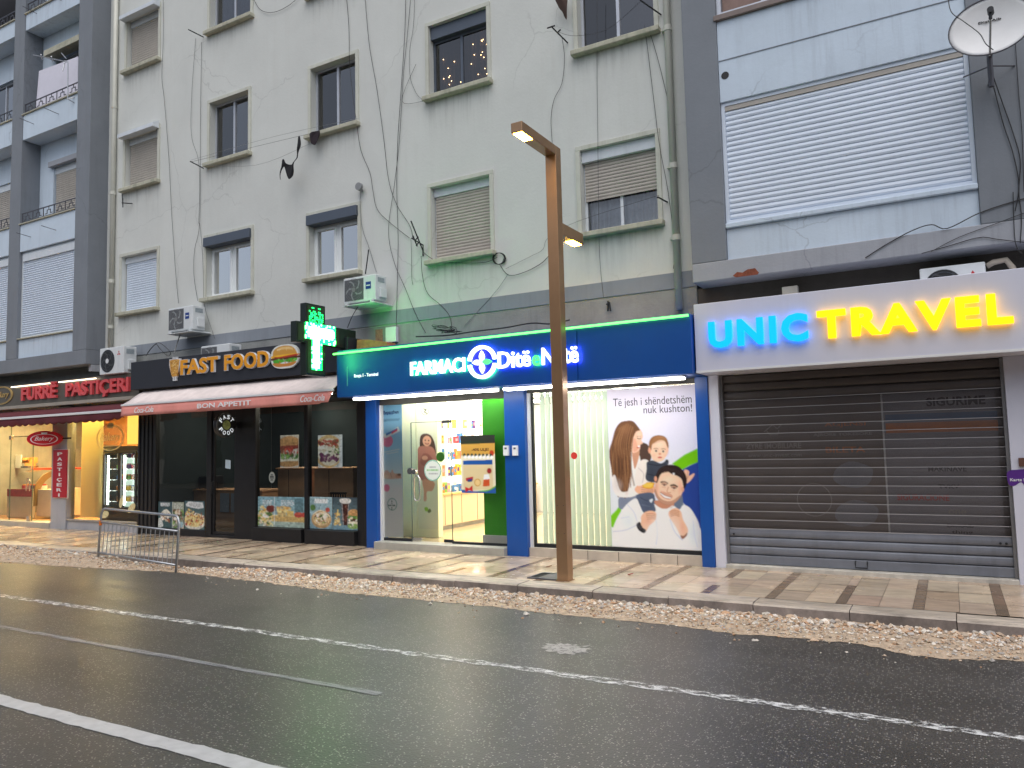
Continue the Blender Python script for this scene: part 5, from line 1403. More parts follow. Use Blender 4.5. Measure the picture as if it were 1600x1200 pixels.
struct(m1.build('led_dots', M_ledg, cr), 'stuff'); struct(m2.build('led_field', M_ledh, cr), 'stuff')

# ================================================================== FAST FOOD SHOP
YS = 10.5
SX0, SX1, SZ0, SZ1 = -15.60, -9.345, 3.33, 3.94
ff = thing('shop_sign', 'charcoal fast food sign board with orange letters between a kebab skewer and a burger picture', 'shop sign', (-12.5, YS, SZ0))
m = MB(); m.box(SX0, SX1, YS, YW - 0.03, SZ0, SZ1); m.build('board', M_blackboard, ff, bevel=0.006)
M_orange = pbr('orange_letter_face', S(236, 160, 34), 0.35, var=0.05, scale=8)
M_letside = pbr('letter_return_white', A(210, 212, 216), 0.4)
fa = W(281.5, 575, YS - .05)[0]; fb = W(341, 575, YS - .05)[0]; fc = W(350, 565, YS - .05)[0]; fd = W(420.5, 562, YS - .05)[0]
for s, a, b in (('FAST', fa, fb), ('FOOD', fc, fd)):
    back = word(s, a, b, 3.535, 3.865, YS - 0.001, 0.05, M_letside, ff, bold=0.035)
    front_ = word(s, a + .008, b - .008, 3.543, 3.857, YS - 0.051, 0.004, M_orange, ff, name='letter_face', bold=0.035)
    for o1, o2 in zip(back, front_): o2.parent = o1
# kebab skewer picture board
kx0, kx1 = W(264, 575, YS - .05)[0], W(280.5, 575, YS - .05)[0]
pr = Print(34, 84, None, (224, 226, 228))
pr.poly([(.10, .12), (.9, .12), (.95, .25), (.86, .62), (.72, .82), (.28, .82), (.14, .62), (.05, .25)], (206, 150, 66))
for k in range(60): pr.ell(RNG.uniform(.16, .84), RNG.uniform(.15, .78), RNG.uniform(.03, .1), RNG.uniform(.012, .03), [(236, 196, 110), (170, 108, 44), (226, 176, 84), (150, 90, 40), (240, 210, 140)][RNG.integers(5)], .9, .3, RNG.uniform(-.5, .5))
pr.rect(.42, .82, .58, .97, (170, 172, 176)); pr.rect(.30, .0, .70, .1, (190, 192, 196))
yy, xx = np.mgrid[0:84, 0:34]; v = (yy + .5) / 84; u = abs((xx + .5) / 34 - .5)
mk = ((v > .08) & (v < .86) & (u < .5 - .30 * np.clip((v - .3) / .55, 0, 1) ** 1.3)) | ((u < .2) & (v <= .1)) | ((u < .16) & (v >= .84))
pr.mesh(wallframe(kx0, 3.44, YS - 0.045), kx1 - kx0, 0.50, 'skewer_picture', M_print, ff, mask=mk, t=0.042)
bx0, bx1 = W(423, 560, YS - .05)[0], W(466, 560, YS - .05)[0]
pr = Print(66, 66, None, (226, 230, 226))
pr.poly([(.07, .40), (.10, .22), (.28, .08), (.55, .05), (.80, .14), (.93, .36), (.90, .44), (.5, .47), (.1, .46)], (214, 158, 70)); pr.poly([(.2, .22), (.4, .1), (.7, .13), (.8, .24), (.5, .2)], (240, 206, 140), .8)
for k in range(16): pr.ell(RNG.uniform(.2, .8), RNG.uniform(.12, .3), .014, .009, (250, 232, 180))
pr.poly([(.06, .44), (.92, .42), (.95, .52), (.6, .56), (.4, .60), (.05, .54)], (246, 190, 50)); pr.poly([(.08, .53), (.95, .51), (.94, .62), (.08, .64)], (96, 52, 32)); pr.poly([(.06, .46), (.3, .50), (.9, .44), (.96, .5), (.3, .55)], (196, 60, 40)); pr.poly([(.1, .64), (.3, .6), (.5, .66), (.7, .6), (.95, .62), (.92, .72), (.7, .76), (.5, .72), (.3, .78), (.1, .72)], (84, 176, 50))
pr.poly([(.08, .74), (.5, .80), (.9, .74), (.88, .84), (.7, .92), (.3, .93), (.12, .86)], (206, 134, 60)); pr.blobs(20, (.1, .6, .9, .76), [(60, 140, 40), (130, 206, 90), (226, 60, 40)], .04)
yy, xx = np.mgrid[0:66, 0:66]; u = (xx + .5) / 66 - .5; v = (yy + .5) / 66 - .5
mk = (np.abs(u) / .5) ** 2.8 + (np.abs(v + 0.0) / .5) ** 2.6 < 1
pr.mesh(wallframe(bx0, 3.475, YS - 0.045), bx1 - bx0, 0.455, 'burger_picture', M_print, ff, mask=mk, t=0.042)

aw = thing('awning', 'faded red and white awning over the fast food window, with lettering on its valance', 'awning', (-12.4, 10.3, 2.75))
AX0, AX1, AYF = -15.33, -9.36, 10.13
M_awr = pbr('faded_red_cloth', A(218, 142, 132, 1.15), 0.85, var=0.12, scale=2.5, streak=0.5, stain=A(222, 168, 158))
M_aww = pbr('dirty_white_cloth', A(212, 200, 196), 0.85, var=0.14, scale=3, streak=0.6)
m = MB(); nn = 40; vs, fs = [], []
for i in range(nn + 1):
    x = AX0 + (AX1 - AX0) * i / nn
    for j, (y, z) in enumerate(((10.62, 3.30), (10.45, 3.19 - .01 * math.sin(i * .9)), (10.28, 3.075 - .008 * math.sin(i * .9 + 1)), (AYF, 2.985))):
        vs.append((x, y, z))
for i in range(nn):
    for j in range(3):
        a = i * 4 + j; fs.append((a, a + 1, a + 5, a + 4))
m.add(vs, fs); o = m.build('canopy', M_aww, aw, smooth=True)
sm = o.modifiers.new('cloth', 'SOLIDIFY'); sm.thickness = 0.004
m = MB(); m.box(AX0 - 0.01, AX1 + 0.01, AYF - 0.03, AYF + 0.02, 2.945, 2.985); m.build('front_bar', M_whiteplastic, aw, bevel=0.006)
m = MB(); vs, fs = [], []
for i in range(81):
    x = AX0 + (AX1 - AX0) * i / 80; tap = 0.07 if i == 80 else 0
    for j in range(4):
        t = j / 3; vs.append((x - tap * t, AYF - 0.012 - 0.02 * t * math.sin(i * 0.5) - 0.02 * t, 2.945 - 0.215 * t + (0.02 * t if i > 76 else 0)))
for i in range(80):
    for j in range(3): a = i * 4 + j; fs.append((a, a + 1, a + 5, a + 4))
m.add(vs, fs); o = m.build('valance', M_awr, aw, smooth=True); sm = o.modifiers.new('cloth', 'SOLIDIFY'); sm.thickness = 0.003
M_awl = pbr('faded_white_lettering', A(236, 226, 224, 1.2), 0.8, var=0.1, scale=12)
ta, tb = W(309, 630, AYF - .04)[0], W(393, 625, AYF - .04)[0]
word('BON APPETIT', ta, tb, 2.79, 2.885, AYF - 0.052, 0.004, M_awl, aw, name='lettering', split=False, bold=0.02)
for pa__, pb__ in ((211, 241), (470, 508)):
    ta, tb = W(pa__, 635, AYF - .04)[0], W(pb__, 622, AYF - .04)[0]
    word('Coca‑Cola'.replace('‑', '-'), ta, tb, 2.78, 2.90, AYF - 0.052, 0.004, M_awl, aw, name='lettering', split=False, bold=0.012, shear=0.35)
for x in (AX0 + 0.6, AX1 - 0.6):
    m = MB(); m.tube([(x, 10.65, 3.15), (x + .35, 10.4, 2.96), (x + 0.02, AYF + 0.03, 2.965)], 0.018, 6); m.build('arm', M_whiteplastic, aw)

YFF = 10.98
ffs = thing('shopfront', 'black framed fast food shopfront with dark glass and a narrow door', 'shopfront', (-12.6, YFF, PZ))
X = lambda px, py=735: W(px, py, YFF)[0]
FT = 3.15
segs = [(X(218, 740), X(246)), (X(325.5), X(333)), (X(370.5), X(402)), (X(478), X(483.5)), (X(560.5), X(574))]
for k, (a, b) in enumerate(segs):
    m = MB(); m.box(a, b, YFF - 0.05, YFF + 0.07, PZ - 0.02, FT); m.build('post', M_black, ffs, bevel=0.006)
m = MB(); m.box(X(574) + 0.003, -9.206, YFF - 0.10, YFF + 0.07, PZ - .02, FT); m.build('post', M_black, ffs, bevel=0.006)
for k in range(4):      # fluting of the left pier
    a = segs[0][0] + 0.03 + k * 0.14
    m = MB(); m.box(a, a + 0.06, YFF - 0.07, YFF - 0.051, PZ, FT); m.build('fluting', M_black, ffs, bevel=0.004)
bays_ = [('p', segs[0][1], segs[1][0], 0.30), ('d', segs[1][1], segs[2][0], 0.22), ('p', segs[2][1], segs[3][0], 0.42), ('p', segs[3][1], segs[4][0], 0.42)]
for kind, a, b, zb_ in bays_:
    m = MB(); m.box(a + .002, b - .002, YFF - (0.14 if zb_ > .4 else 0.05), YFF + 0.06, PZ - 0.02, zb_); m.build('kick_board' if kind == 'p' else 'threshold', M_black, ffs, bevel=0.008)
    if kind == 'p':
        pane('glass_pane', a + .001, b - .001, zb_ + .001, FT, YFF, M_darkglass, ffs)
    else:
        d = frame_mb(a + 0.006, b - 0.006, zb_ + 0.006, 2.62, YFF - 0.02, 0.055, 0.05).build('door', M_black, ffs, bevel=0.004)
        pane('door_glass', a + 0.062, b - 0.062, zb_ + 0.065, 2.56, YFF, M_darkglass, d)
        m = MB(); m.tube([(a + .05, YFF - .02, 1.05), (a + .05, YFF - .07, 1.07), (a + .05, YFF - .07, 1.30), (a + .05, YFF - .02, 1.32)], 0.012, 6); m.build('door_handle', M_dark, d)
        m = MB(); m.box(a + .006, b - .006, YFF - .02, YFF + .03, 2.63, FT); m.build('transom', M_black, ffs)


FOODS = {
    'fries': [(232, 190, 90), (214, 160, 60), (246, 220, 140)], 'green': [(96, 150, 60), (140, 180, 80), (60, 110, 50)], 'meat': [(140, 74, 44), (110, 52, 34), (176, 100, 60)],
    'red': [(196, 50, 40), (170, 30, 34), (220, 90, 60)], 'cream': [(236, 226, 206), (222, 206, 176), (246, 240, 228)], 'purple': [(110, 40, 90), (150, 70, 130), (90, 30, 70)]}


def food_print(kind):
    if kind == 'wrap':
        p = Print(52, 64, None, (150, 186, 196), (120, 160, 172)); p.rect(.2, .06, .8, .2, (226, 232, 232), .8); p.textlines(.24, .08, .8, 3, .04, .022, (236, 240, 240))
        p.ell(.52, .70, .44, .28, (196, 152, 92)); p.ell(.52, .68, .38, .22, (222, 190, 132)); p.blobs(50, (.25, .55, .8, .8), FOODS['green'] + FOODS['meat'] + FOODS['cream'], .06); p.ell(.14, .34, .12, .1, (84, 130, 60)); p.ell(.8, .4, .1, .07, (196, 70, 50)); p.line([(.15, .55), (.5, .42), (.9, .6)], .04, (240, 226, 190)); p.blobs(16, (.3, .5, .75, .62), FOODS['cream'], .05)
    elif kind == 'board':
        p = Print(88, 64, None, (120, 170, 186), (150, 190, 196)); p.rect(0, .62, 1, .82, (206, 170, 90)); p.rect(0, .82, 1, 1, (166, 190, 176)); p.rect(0, .6, 1, .64, (236, 210, 140))
        p.blobs(40, (.05, .35, .3, .8), FOODS['fries'], .05); p.blobs(60, (.0, .45, .32, .95), FOODS['fries'] + FOODS['green'] + FOODS['cream'], .05); p.ell(.28, .4, .1, .12, (120, 44, 34)); p.rect(.42, .45, .6, .66, (206, 180, 110)); p.blobs(34, (.42, .32, .68, .5), FOODS['fries'], .05)
        p.rect(.62, .46, .76, .62, (226, 190, 90)); p.ell(.86, .58, .09, .09, (176, 50, 40)); p.ell(.86, .55, .07, .04, (210, 80, 50)); p.ell(.97, .58, .06, .08, (196, 60, 44)); p.rect(.78, .05, .96, .5, (60, 100, 110), .7); p.textlines(.10, .12, .32, 4, .05, .03, (230, 238, 240)); p.textlines(.5, .12, .8, 4, .05, .03, (230, 238, 240)); p.rect(.355, 0, .362, 1, (220, 226, 226))
    elif kind == 'cola':
        p = Print(56, 64, None, (60, 76, 86), (110, 150, 160)); p.rect(0, .86, 1, 1, (110, 150, 166)); p.poly([(.33, .08), (.66, .08), (.60, .86), (.40, .86)], (70, 28, 20), sm=False); p.poly([(.30, .05), (.68, .05), (.66, .18), (.34, .18)], (226, 222, 214)); p.blobs(14, (.4, .25, .6, .8), [(120, 60, 40), (160, 110, 90)], .05, .7); p.line([(.36, .1), (.42, .84)], .02, (200, 206, 210), .8); p.line([(.63, .1), (.58, .84)], .02, (200, 206, 210), .8)
        p.blobs(24, (.08, .5, .3, .85), FOODS['fries'], .05); p.line([(.2, .4), (.2, .56)], .05, (236, 200, 90)); p.ell(.82, .50, .22, .14, (206, 150, 76)); p.ell(.82, .62, .24, .06, (84, 150, 50)); p.ell(.82, .70, .22, .06, (90, 46, 32)); p.ell(.82, .78, .23, .05, (236, 226, 196)); p.ell(.80, .88, .22, .08, (150, 190, 90)); p.blobs(14, (.64, .56, 1, .9), FOODS['green'] + FOODS['cream'], .05)
    elif kind == 'plate':
        p = Print(56, 66, None, (60, 96, 104), (96, 126, 124)); p.poly([(.06, .12), (.2, .02), (.92, .05), (.96, .24), (.7, .28), (.1, .2)], (214, 220, 222), sm=False); p.textlines(.25, .08, .85, 3, .045, .022, (110, 116, 120)); p.ell(.5, .72, .56, .3, (220, 216, 200)); p.ell(.5, .68, .5, .24, (230, 204, 130)); p.blobs(80, (.04, .4, .96, .85), FOODS['fries'] + FOODS['red'] + FOODS['meat'] + FOODS['cream'], .06); p.blobs(14, (.1, .3, .4, .5), FOODS['fries'], .05)
    elif kind == 'two':
        p = Print(84, 66, None, (50, 84, 94), (60, 96, 100)); p.rect(.08, .04, .46, .16, (190, 200, 204), .7); p.textlines(.1, .06, .48, 3, .045, .022, (220, 226, 228)); p.poly([(.1, .45), (.3, .28), (.5, .45), (.46, .6), (.1, .56)], (222, 220, 206)); p.blobs(26, (.14, .45, .46, .75), FOODS['fries'] + FOODS['meat'] + FOODS['cream'], .06); p.poly([(.0, .7), (.1, .64), (.2, .9), (.1, 1), (0, 1)], (210, 218, 214))
        p.rect(.55, 0, 1, 1, (150, 160, 140)); p.textlines(.6, .06, .97, 4, .05, .03, (226, 230, 226)); p.blobs(60, (.6, .3, .98, .98), FOODS['green'] + FOODS['meat'] + FOODS['cream'], .06); p.ell(.9, .85, .09, .11, (150, 190, 200)); p.rect(.545, 0, .56, 1, (214, 220, 220))
    elif kind == 'sandwich':
        p = Print(52, 66, None, (196, 190, 180), (214, 210, 202)); p.poly([(.0, .12), (.5, .03), (1, .12), (1, .32), (0, .34)], (190, 140, 84)); p.poly([(0, .34), (1, .32), (1, .42), (0, .46)], (150, 60, 50)); p.blobs(30, (0, .44, 1, .62), FOODS['meat'] + FOODS['red'], .08); p.blobs(34, (0, .6, 1, .74), FOODS['green'], .07); p.rect(0, .74, 1, .82, (240, 232, 210)); p.poly([(0, .82), (1, .8), (1, .92), (.5, .98), (0, .94)], (196, 146, 86))
    else:
        p = Print(60, 72, None, (206, 214, 220), (190, 204, 214)); p.ell(.45, .5, .62, .5, (222, 186, 120)); p.ell(.48, .52, .52, .42, (240, 226, 200)); p.blobs(46, (.02, .15, .85, .4), FOODS['meat'] + FOODS['red'], .08); p.blobs(36, (.05, .36, .7, .62), FOODS['cream'], .09); p.blobs(40, (.1, .58, .85, .82), FOODS['purple'], .08); p.blobs(12, (.5, .35, .9, .55), FOODS['green'], .06); p.rect(.9, 0, 1, 1, (226, 230, 234))
    return p


def grime(p_, k=.15):
    h_, w_ = p_.c.shape[:2]; f = RNG.normal(0, 1, (h_, w_)); g = RNG.normal(0, 1, (h_ // 6 + 2, w_ // 6 + 2)); g = np.kron(g, np.ones((6, 6)))[:h_, :w_]
    f = (f + np.roll(f, 1, 0) + np.roll(f, 1, 1) + np.roll(f, -1, 0)) / 2; g = (g + np.roll(g, 2, 0) + np.roll(g, 2, 1) + np.roll(g, -2, 1)) / 2
    p_.c = np.clip(p_.c * (1 + k * f[..., None] * .7 + k * g[..., None] * .6), 0, .9)
    m_ = p_.c.mean(2, keepdims=True); p_.c = (p_.c * .82 + m_ * .18)


def sticker(kind, pxl, pxr, zt_, zb_, Y, lab, cat='food sticker', group=None):
    a, b = W(pxl, 790, Y)[0], W(pxr, 790, Y)[0]
    fp = food_print(kind); grime(fp)
    o = fp.mesh(wallframe(a, zb_, Y), b - a, zt_ - zb_, cat.replace(' ', '_'), M_print)
    return tag(o, lab, cat, group)


ys_ = YFF - 0.006
sticker('two', 247.5, 287.5, 0.87, 0.305, ys_, 'dim green food sticker with two dishes, low on the leftmost fast food pane', group='food stickers along the bottom of the panes')
sticker('plate', 288.5, 319.5, 0.90, 0.305, ys_, 'food sticker of a loaded white plate, low on the pane beside the fast food door', group='food stickers along the bottom of the panes')
sticker('board', 403, 477, 1.02, 0.43, ys_, 'wide food sticker with fries and dips on a wooden board, low on the middle pane', group='food stickers along the bottom of the panes')
sticker('wrap', 484, 519, 1.03, 0.43, ys_, 'food sticker of a stuffed wrap, low on the right fast food pane', group='food stickers along the bottom of the panes')
sticker('cola', 519.7, 560, 1.03, 0.43, ys_, 'food sticker with a tall glass of cola beside a burger and fries', group='food stickers along the bottom of the panes')
nx, nz = W(355.5, 725, YFF - .01)
m = MB(); m.prism([(-.075, -.085), (.08, -.105), (.085, .075), (-.07, .09)], wallframe(nx, nz, YFF - 0.004), 0.002)
tag(m.build('paper_note', pbr('note_paper', A(190, 208, 226), 0.7, var=0.05)), 'small pale paper note taped inside the fast food door glass', 'note')
ox, oz = W(424.5, 746, YFF - .01)
m = MB(); m.disc((ox, YFF - .004, oz), (1, 0, 0), (0, 0, 1), (0, -1, 0), 0.085, 0.002, 28, 0.11); m.cur = 1
for k, (w_, dz) in enumerate(((.03, .05), (.05, .02), (.055, -.01), (.035, -.05))): m.box(ox - w_, ox + w_, YFF - .0065, YFF - .0045, oz + dz - .009, oz + dz + .009)
tag(m.build('sticker', [pbr('pale_grey_print', A(150, 156, 150), 0.6), M_dark]), 'oval grey printed sticker on the middle fast food pane', 'sticker')

# room behind the dark glass
fi = thing('shop_interior', 'dim fast food room behind the dark glass, with tiled floor and small lamps', 'shop interior', (-12.5, 13, 0.2))
m = MB(); m.box(-15.66, -9.40, YFF + .08, 16.9, 0.0, 0.20); m.build('floor', pbr('dark_shop_tile', A(60, 56, 52), 0.25), fi)
m = MB(); m.box(-15.66, -9.40, YFF + .08, 16.9, 3.13, 3.148); m.build('ceiling', M_blackboard, fi)
m = MB(); m.box(-15.66, -9.40, 14.6, 14.7, 0.2, 3.12); m.build('rear_wall', pbr('teal_grey_wall', A(30, 42, 46, 1.0), 0.8, var=0.1), fi)
for xw in (-15.665, -9.405):
    m = MB(); m.box(xw - .004, xw + .004, YFF + .09, 14.59, .201, 3.12); m.build('side_wall', MATS['teal_grey_wall'], fi)
for x, y in ((-14.6, 12.2), (-12.9, 13.0), (-11.2, 12.0), (-13.6, 14.0), (-10.3, 11.6), (-11.9, 11.5)):
    m = MB(); m.disc((x, y, 3.10), (1, 0, 0), (0, 1, 0), (0, 0, 1), 0.07, 0.02, 14); m.build('spot_lamp', emit('spot_lamp_light', (1.0, 0.86, 0.64), 190), fi)
M_wood = pbr('oak_veneer', A(204, 156, 120, 1.1), 0.5, var=0.14, scale=5)
yc_ = 11.75
for (pa__, pb__, zt_, lab, kd, pa2, pb2) in ((434, 479, 1.0, 'oak veneer counter block behind the middle fast food pane', 'sandwich', 438, 466), (491, 552, 1.0, 'oak veneer counter block behind the right fast food pane', 'pizza', 497, 534)):
    a, b = W(pa__, 760, yc_)[0], W(pb__, 760, yc_)[0]
    zt2 = W(pa__ + 10, 731, yc_)[1]
    t = thing('counter', lab, 'counter', ((a + b) / 2, yc_, 0.2))
    m = MB(); m.box(a, b, yc_, yc_ + 0.55, 0.201, zt2 - 0.03); m.build('body', M_wood, t, bevel=0.004)
    m = MB(); m.box(a - 0.03, b + 0.03, yc_ - 0.03, yc_ + 0.58, zt2 - 0.029, zt2); m.build('top', M_wood, t, bevel=0.004)
    m = MB(); m.box((a * .62 + b * .38), (a * .62 + b * .38) + 0.012, yc_ - 0.004, yc_ - 0.0005, 0.25, zt2 - 0.04); m.build('joint', M_dark, t)
    xa, xb = W(pa2, 710, yc_ + .02)[0], W(pb2, 710, yc_ + .02)[0]; zz1 = W(pa2 + 10, 680, yc_)[1]
    fp = food_print(kd); grime(fp); o = fp.mesh(wallframe(xa, zt2 + 0.002, yc_ + 0.02), xb - xa, zz1 - zt2, 'menu_picture', attr_mat('glowing_menu_print', 0.4, 0.4, emission=0.22), t=0.02)  # faint glow put into the print itself, the picture is no lamp
    tag(o, 'upright menu picture of a ' + ('tall sandwich on the middle counter' if kd == 'sandwich' else 'loaded flatbread with purple cabbage on the right counter'), 'menu picture')
a, b = W(300, 770, 12.2)[0], W(333, 770, 12.2)[0]
t = thing('counter', 'oak veneer till counter seen between the left pane and the fast food door', 'counter', ((a + b) / 2, 12.2, .2))
m = MB(); m.box(a, b + 1.6, 12.2, 12.8, 0.201, 1.02); m.build('body', M_wood, t, bevel=0.004)
m = MB(); m.box(a - .03, b + 1.63, 12.17, 12.83, 1.021, 1.06); m.build('top', M_wood, t, bevel=0.004)
m = MB(); m.box(a + 0.1, a + 0.5, 12.3, 12.7, 1.061, 1.36); m.box(a + .15, a + .45, 12.28, 12.30, 1.10, 1.33)
tag(m.build('till', M_black, bevel=0.01), 'black till box standing on the oak till counter', 'till')
m = MB(); px_ = W(345, 770, 12.18)[0]
for k in range(2): m.box(px_ + k * .36, px_ + k * .36 + .3, 12.16, 12.168, 0.55, 0.98)
tag(m.build('menu_sheet', pbr('menu_sheet_print', A(150, 156, 164), 0.6, var=0.2, scale=30)), 'grey printed menu sheets on the front of the oak till counter', 'menu')
# chair seen through the right pane
cx_, cz_ = W(537, 762, 11.45)
t = thing('chair', 'dark metal chair with slatted back behind the right fast food pane', 'chair', (cx_, 11.45, 0.2))
m = MB(); m.box(cx_ - .2, cx_ + .2, 11.28, 11.66, 0.62, 0.65); m.build('seat', M_black, t, bevel=0.006)
m = MB(); m.box(cx_ - .2, cx_ + .2, 11.28, 11.31, 1.06, 1.10); m.box(cx_ - .2, cx_ + .2, 11.28, 11.30, 0.72, 0.75)
for k in range(7): m.box(cx_ - .19 + k * .06, cx_ - .17 + k * .06, 11.285, 11.30, 0.751, 1.059)
m.build('backrest', M_black, t)
for dx in (-.19, .17):
    for dy in (11.29, 11.63): m = MB(); m.box(cx_ + dx, cx_ + dx + .02, dy, dy + .02, 0.2, 0.619); m.build('leg', M_black, t)
# round projecting sign
CXR = None
rx_, rz_ = W(354, 664, 10.62)
t = thing('hanging_sign', 'round black double-sided fast food sign on a bracket over the door', 'hanging sign', (rx_, 10.62, rz_ - .25))
m = MB(); R0 = 0.245
sf = sideframe(rx_, 10.62, rz_)
m.prism([(R0 * math.cos(2 * math.pi * k / 40), R0 * math.sin(2 * math.pi * k / 40)) for k in range(40)], sf, 0.08); m.build('disc', M_black, t, bevel=0.004)
m = MB(); m.ring(lambda u, v, w: sf(u, v, w + 0.002), R0 - 0.012, R0 - 0.002, 0.002, n=40); m.ring(lambda u, v, w: sf(u, v, w - 0.08), R0 + 0.001, R0 + 0.006, 0.006, n=40); m.build('rim', M_steel, t)
m = MB(); m.prism([(.095 * math.cos(2 * math.pi * k / 28), .095 * math.sin(2 * math.pi * k / 28)) for k in range(28)], lambda u, v, w: sf(u, v, w + 0.004), 0.003); m.build('centre_picture', pbr('olive_print', A(150, 160, 96), 0.5, var=0.5, scale=30), t)
M_wsl = emit('dim_white_letter', (0.8, 0.85, 0.9), 0.35)
for s, a0, da, flip in (('FAST', 146, -36, 0), ('FOOD', 214, 36, 1)):
    for k, ch in enumerate(s):
        an = math.radians(a0 + da * k); rr = 0.165
        cu, cv = rr * math.cos(an), rr * math.sin(an); rot = an - math.pi / 2 + (math.pi if flip else 0)
        c, sn = math.cos(rot), math.sin(rot)
        frm = lambda u, v, w, cu=cu, cv=cv, c=c, sn=sn: sf(cu + c * (u - .036) - sn * (v - .042), cv + sn * (u - .036) + c * (v - .042), w + 0.001)
        word(ch, 0, 0.072, 0, 0.084, 0, 0.004, M_wsl, t, bold=0.02, fr=frm)
m = MB(); m.tube([(rx_ - .04, 10.86, rz_), (rx_ - .04, 11.4, rz_)], 0.018, 8); m.box(rx_ - .07, rx_ - .01, 10.90, 10.93, rz_ - .06, rz_ + .06); m.build('bracket', M_dark, t)

# ================================================================== BAKERY
YB = 10.72
bs = thing('shop_sign', 'dark bronze bakery sign board with raised red letters and two white tubes', 'shop sign', (-19, YB, 3.2))
BX0, BX1 = -23.4, -15.62
bz0, bz1 = W(200, 621, YB)[1], W(200, 583, YB)[1]
m = MB(); m.box(BX0, BX1, YB, YW - 0.02, bz0, bz1); m.build('board', pbr('bronze_board', A(92, 86, 78), 0.35, 0.3, var=0.12, scale=1.2), bs, bevel=0.006)
m = MB(); m.box(BX0, BX1, YB - 0.05, YB - .001, bz0 - 0.06, bz0 + 0.02); m.build('trim', pbr('pale_trim', A(150, 142, 130), 0.5, var=0.1), bs, bevel=0.006)
M_redl = pbr('red_letter', S(222, 84, 88), 0.35, var=0.08)
zA, zB = W(34, 624, YB)[1], W(34, 602, YB)[1]
for s, a, b in (('FURRË', 33.5, 88), ('PASTIÇERI', 102.5, 201)):
    word(s, W(a, 610, YB - .05)[0], W(b, 600, YB - .05)[0], bz0 + 0.13, bz0 + 0.46, YB - 0.001, 0.06, M_redl, bs, bold=0.03)
for a, b in ((18, 78), (92, 150)):
    xa, xb = W(a, 595, YB - .05)[0], W(b, 588, YB - .05)[0]
    m = MB(); m.tube([(xa, YB - 0.05, bz1 - .05), (xb, YB - 0.05, bz1 - .05)], 0.014, 6); m.build('tube_lamp', emit('warm_tube', (1.0, 0.84, 0.6), 2.2), bs)
lx_, lz_ = W(3, 618, YB)
fr = wallframe(lx_, lz_, YB - 0.02)
M_gold = pbr('pale_gold', A(200, 170, 110), 0.4, 0.3)
m = MB(); m.ring(fr, 0.50, 0.53, 0.015, k=0.44, n=48); m.ring(fr, 0.46, 0.475, 0.012, k=0.44, n=48); m.build('oval_ring', M_gold, bs)
word('Bakery', lx_ - .34, lx_ + .36, lz_ - .1, lz_ + .1, YB - 0.005, 0.012, M_gold, bs, name='lettering', split=False, shear=0.4, bold=0.0)
ba_ = thing('awning', 'dark maroon bakery awning with a white front bar and scalloped valance', 'awning', (-19, 10.4, 2.7))
M_maroon = pbr('maroon_cloth', A(92, 34, 42, 1.0), 0.85, var=0.15, scale=2.5, streak=0.3)
BYF = 10.33; bxr = W(196, 640, BYF)[0]
zb_ = W(195, 641, BYF)[1]
m = MB(); vs, fs = [], []
for i in range(61):
    x = -23.4 + (bxr + 23.4) * i / 60
    for y, z in ((YB + 0.02, zb_ + 0.20), (10.52, zb_ + 0.115 - .012 * math.sin(i)), (BYF, zb_ + 0.02)): vs.append((x, y, z))
for i in range(60):
    for j in range(2): a = i * 3 + j; fs.append((a, a + 1, a + 4, a + 3))
m.add(vs, fs); o = m.build('canopy', M_maroon, ba_, smooth=True); sm = o.modifiers.new('cloth', 'SOLIDIFY'); sm.thickness = 0.004
m = MB(); m.box(-23.4, bxr + .02, BYF - 0.03, BYF + 0.02, zb_ - 0.03, zb_ + 0.025); m.build('front_bar', M_whiteplastic, ba_, bevel=0.006)
m = MB(); vs, fs = [], []; N_ = 420
for i in range(N_ + 1):
    x = -23.4 + (bxr - 0.03 + 23.4) * i / N_; sc = 0.035 * abs(math.sin(i * math.pi / 16))
    sag = 0.05 * max(0, (i - N_ * .9) / (N_ * .1)) ** 2
    for j in range(4):
        t = j / 3; vs.append((x, BYF - 0.01 - 0.02 * t * math.sin(i * .12), zb_ - 0.03 - (0.155 - sag + sc) * t))
for i in range(N_):
    for j in range(3): a = i * 4 + j; fs.append((a, a + 1, a + 5, a + 4))
m.add(vs, fs); o = m.build('valance', M_maroon, ba_, smooth=True); sm = o.modifiers.new('cloth', 'SOLIDIFY'); sm.thickness = 0.003

YBK = 11.08
bk = thing('shopfront', 'grey bakery shopfront with a tall yellow lit window and an open glazed entrance', 'shopfront', (-19, YBK, PZ))
XB = lambda px, py=735: W(px, py, YBK)[0]
m = MB(); m.box(XB(88), XB(111.5), YBK - 0.12, YBK + 0.1, PZ - .02, 3.13); m.build('pilaster', M_grey2, bk, bevel=0.006)
m = MB(); m.box(XB(111.5) + .002, -16.02, YBK - 0.08, YBK + 0.1, PZ - .02, 0.38); m.build('sill_wall', M_grey2, bk, bevel=0.006)
m = MB(); m.box(XB(111.5) + .002, -16.02, YBK - 0.11, YBK - 0.082, 0.36, 0.40); m.build('sill', M_stone, bk, bevel=0.005)
m = MB(); m.box(-23.5, XB(88) - .002, YBK - 0.14, YBK + 0.2, PZ - .02, 0.285); m.build('step', M_stone, bk, bevel=0.008)
pane('glass_pane', XB(111.5) + .003, -16.02, 0.382, 3.13, YBK, M_shopglass, bk)
pane('glass_pane', -23.5, XB(16), 0.29, 3.13, YBK, M_shopglass, bk)
pane('glass_pane', XB(16.6), XB(51), 0.29, 2.45, YBK, M_shopglass, bk)
m = MB()
for px_ in (16.3, 51.3): m.box(XB(px_) - .008, XB(px_) + .008, YBK - .01, YBK + .01, 0.29, 3.13 if px_ < 20 else 2.45)
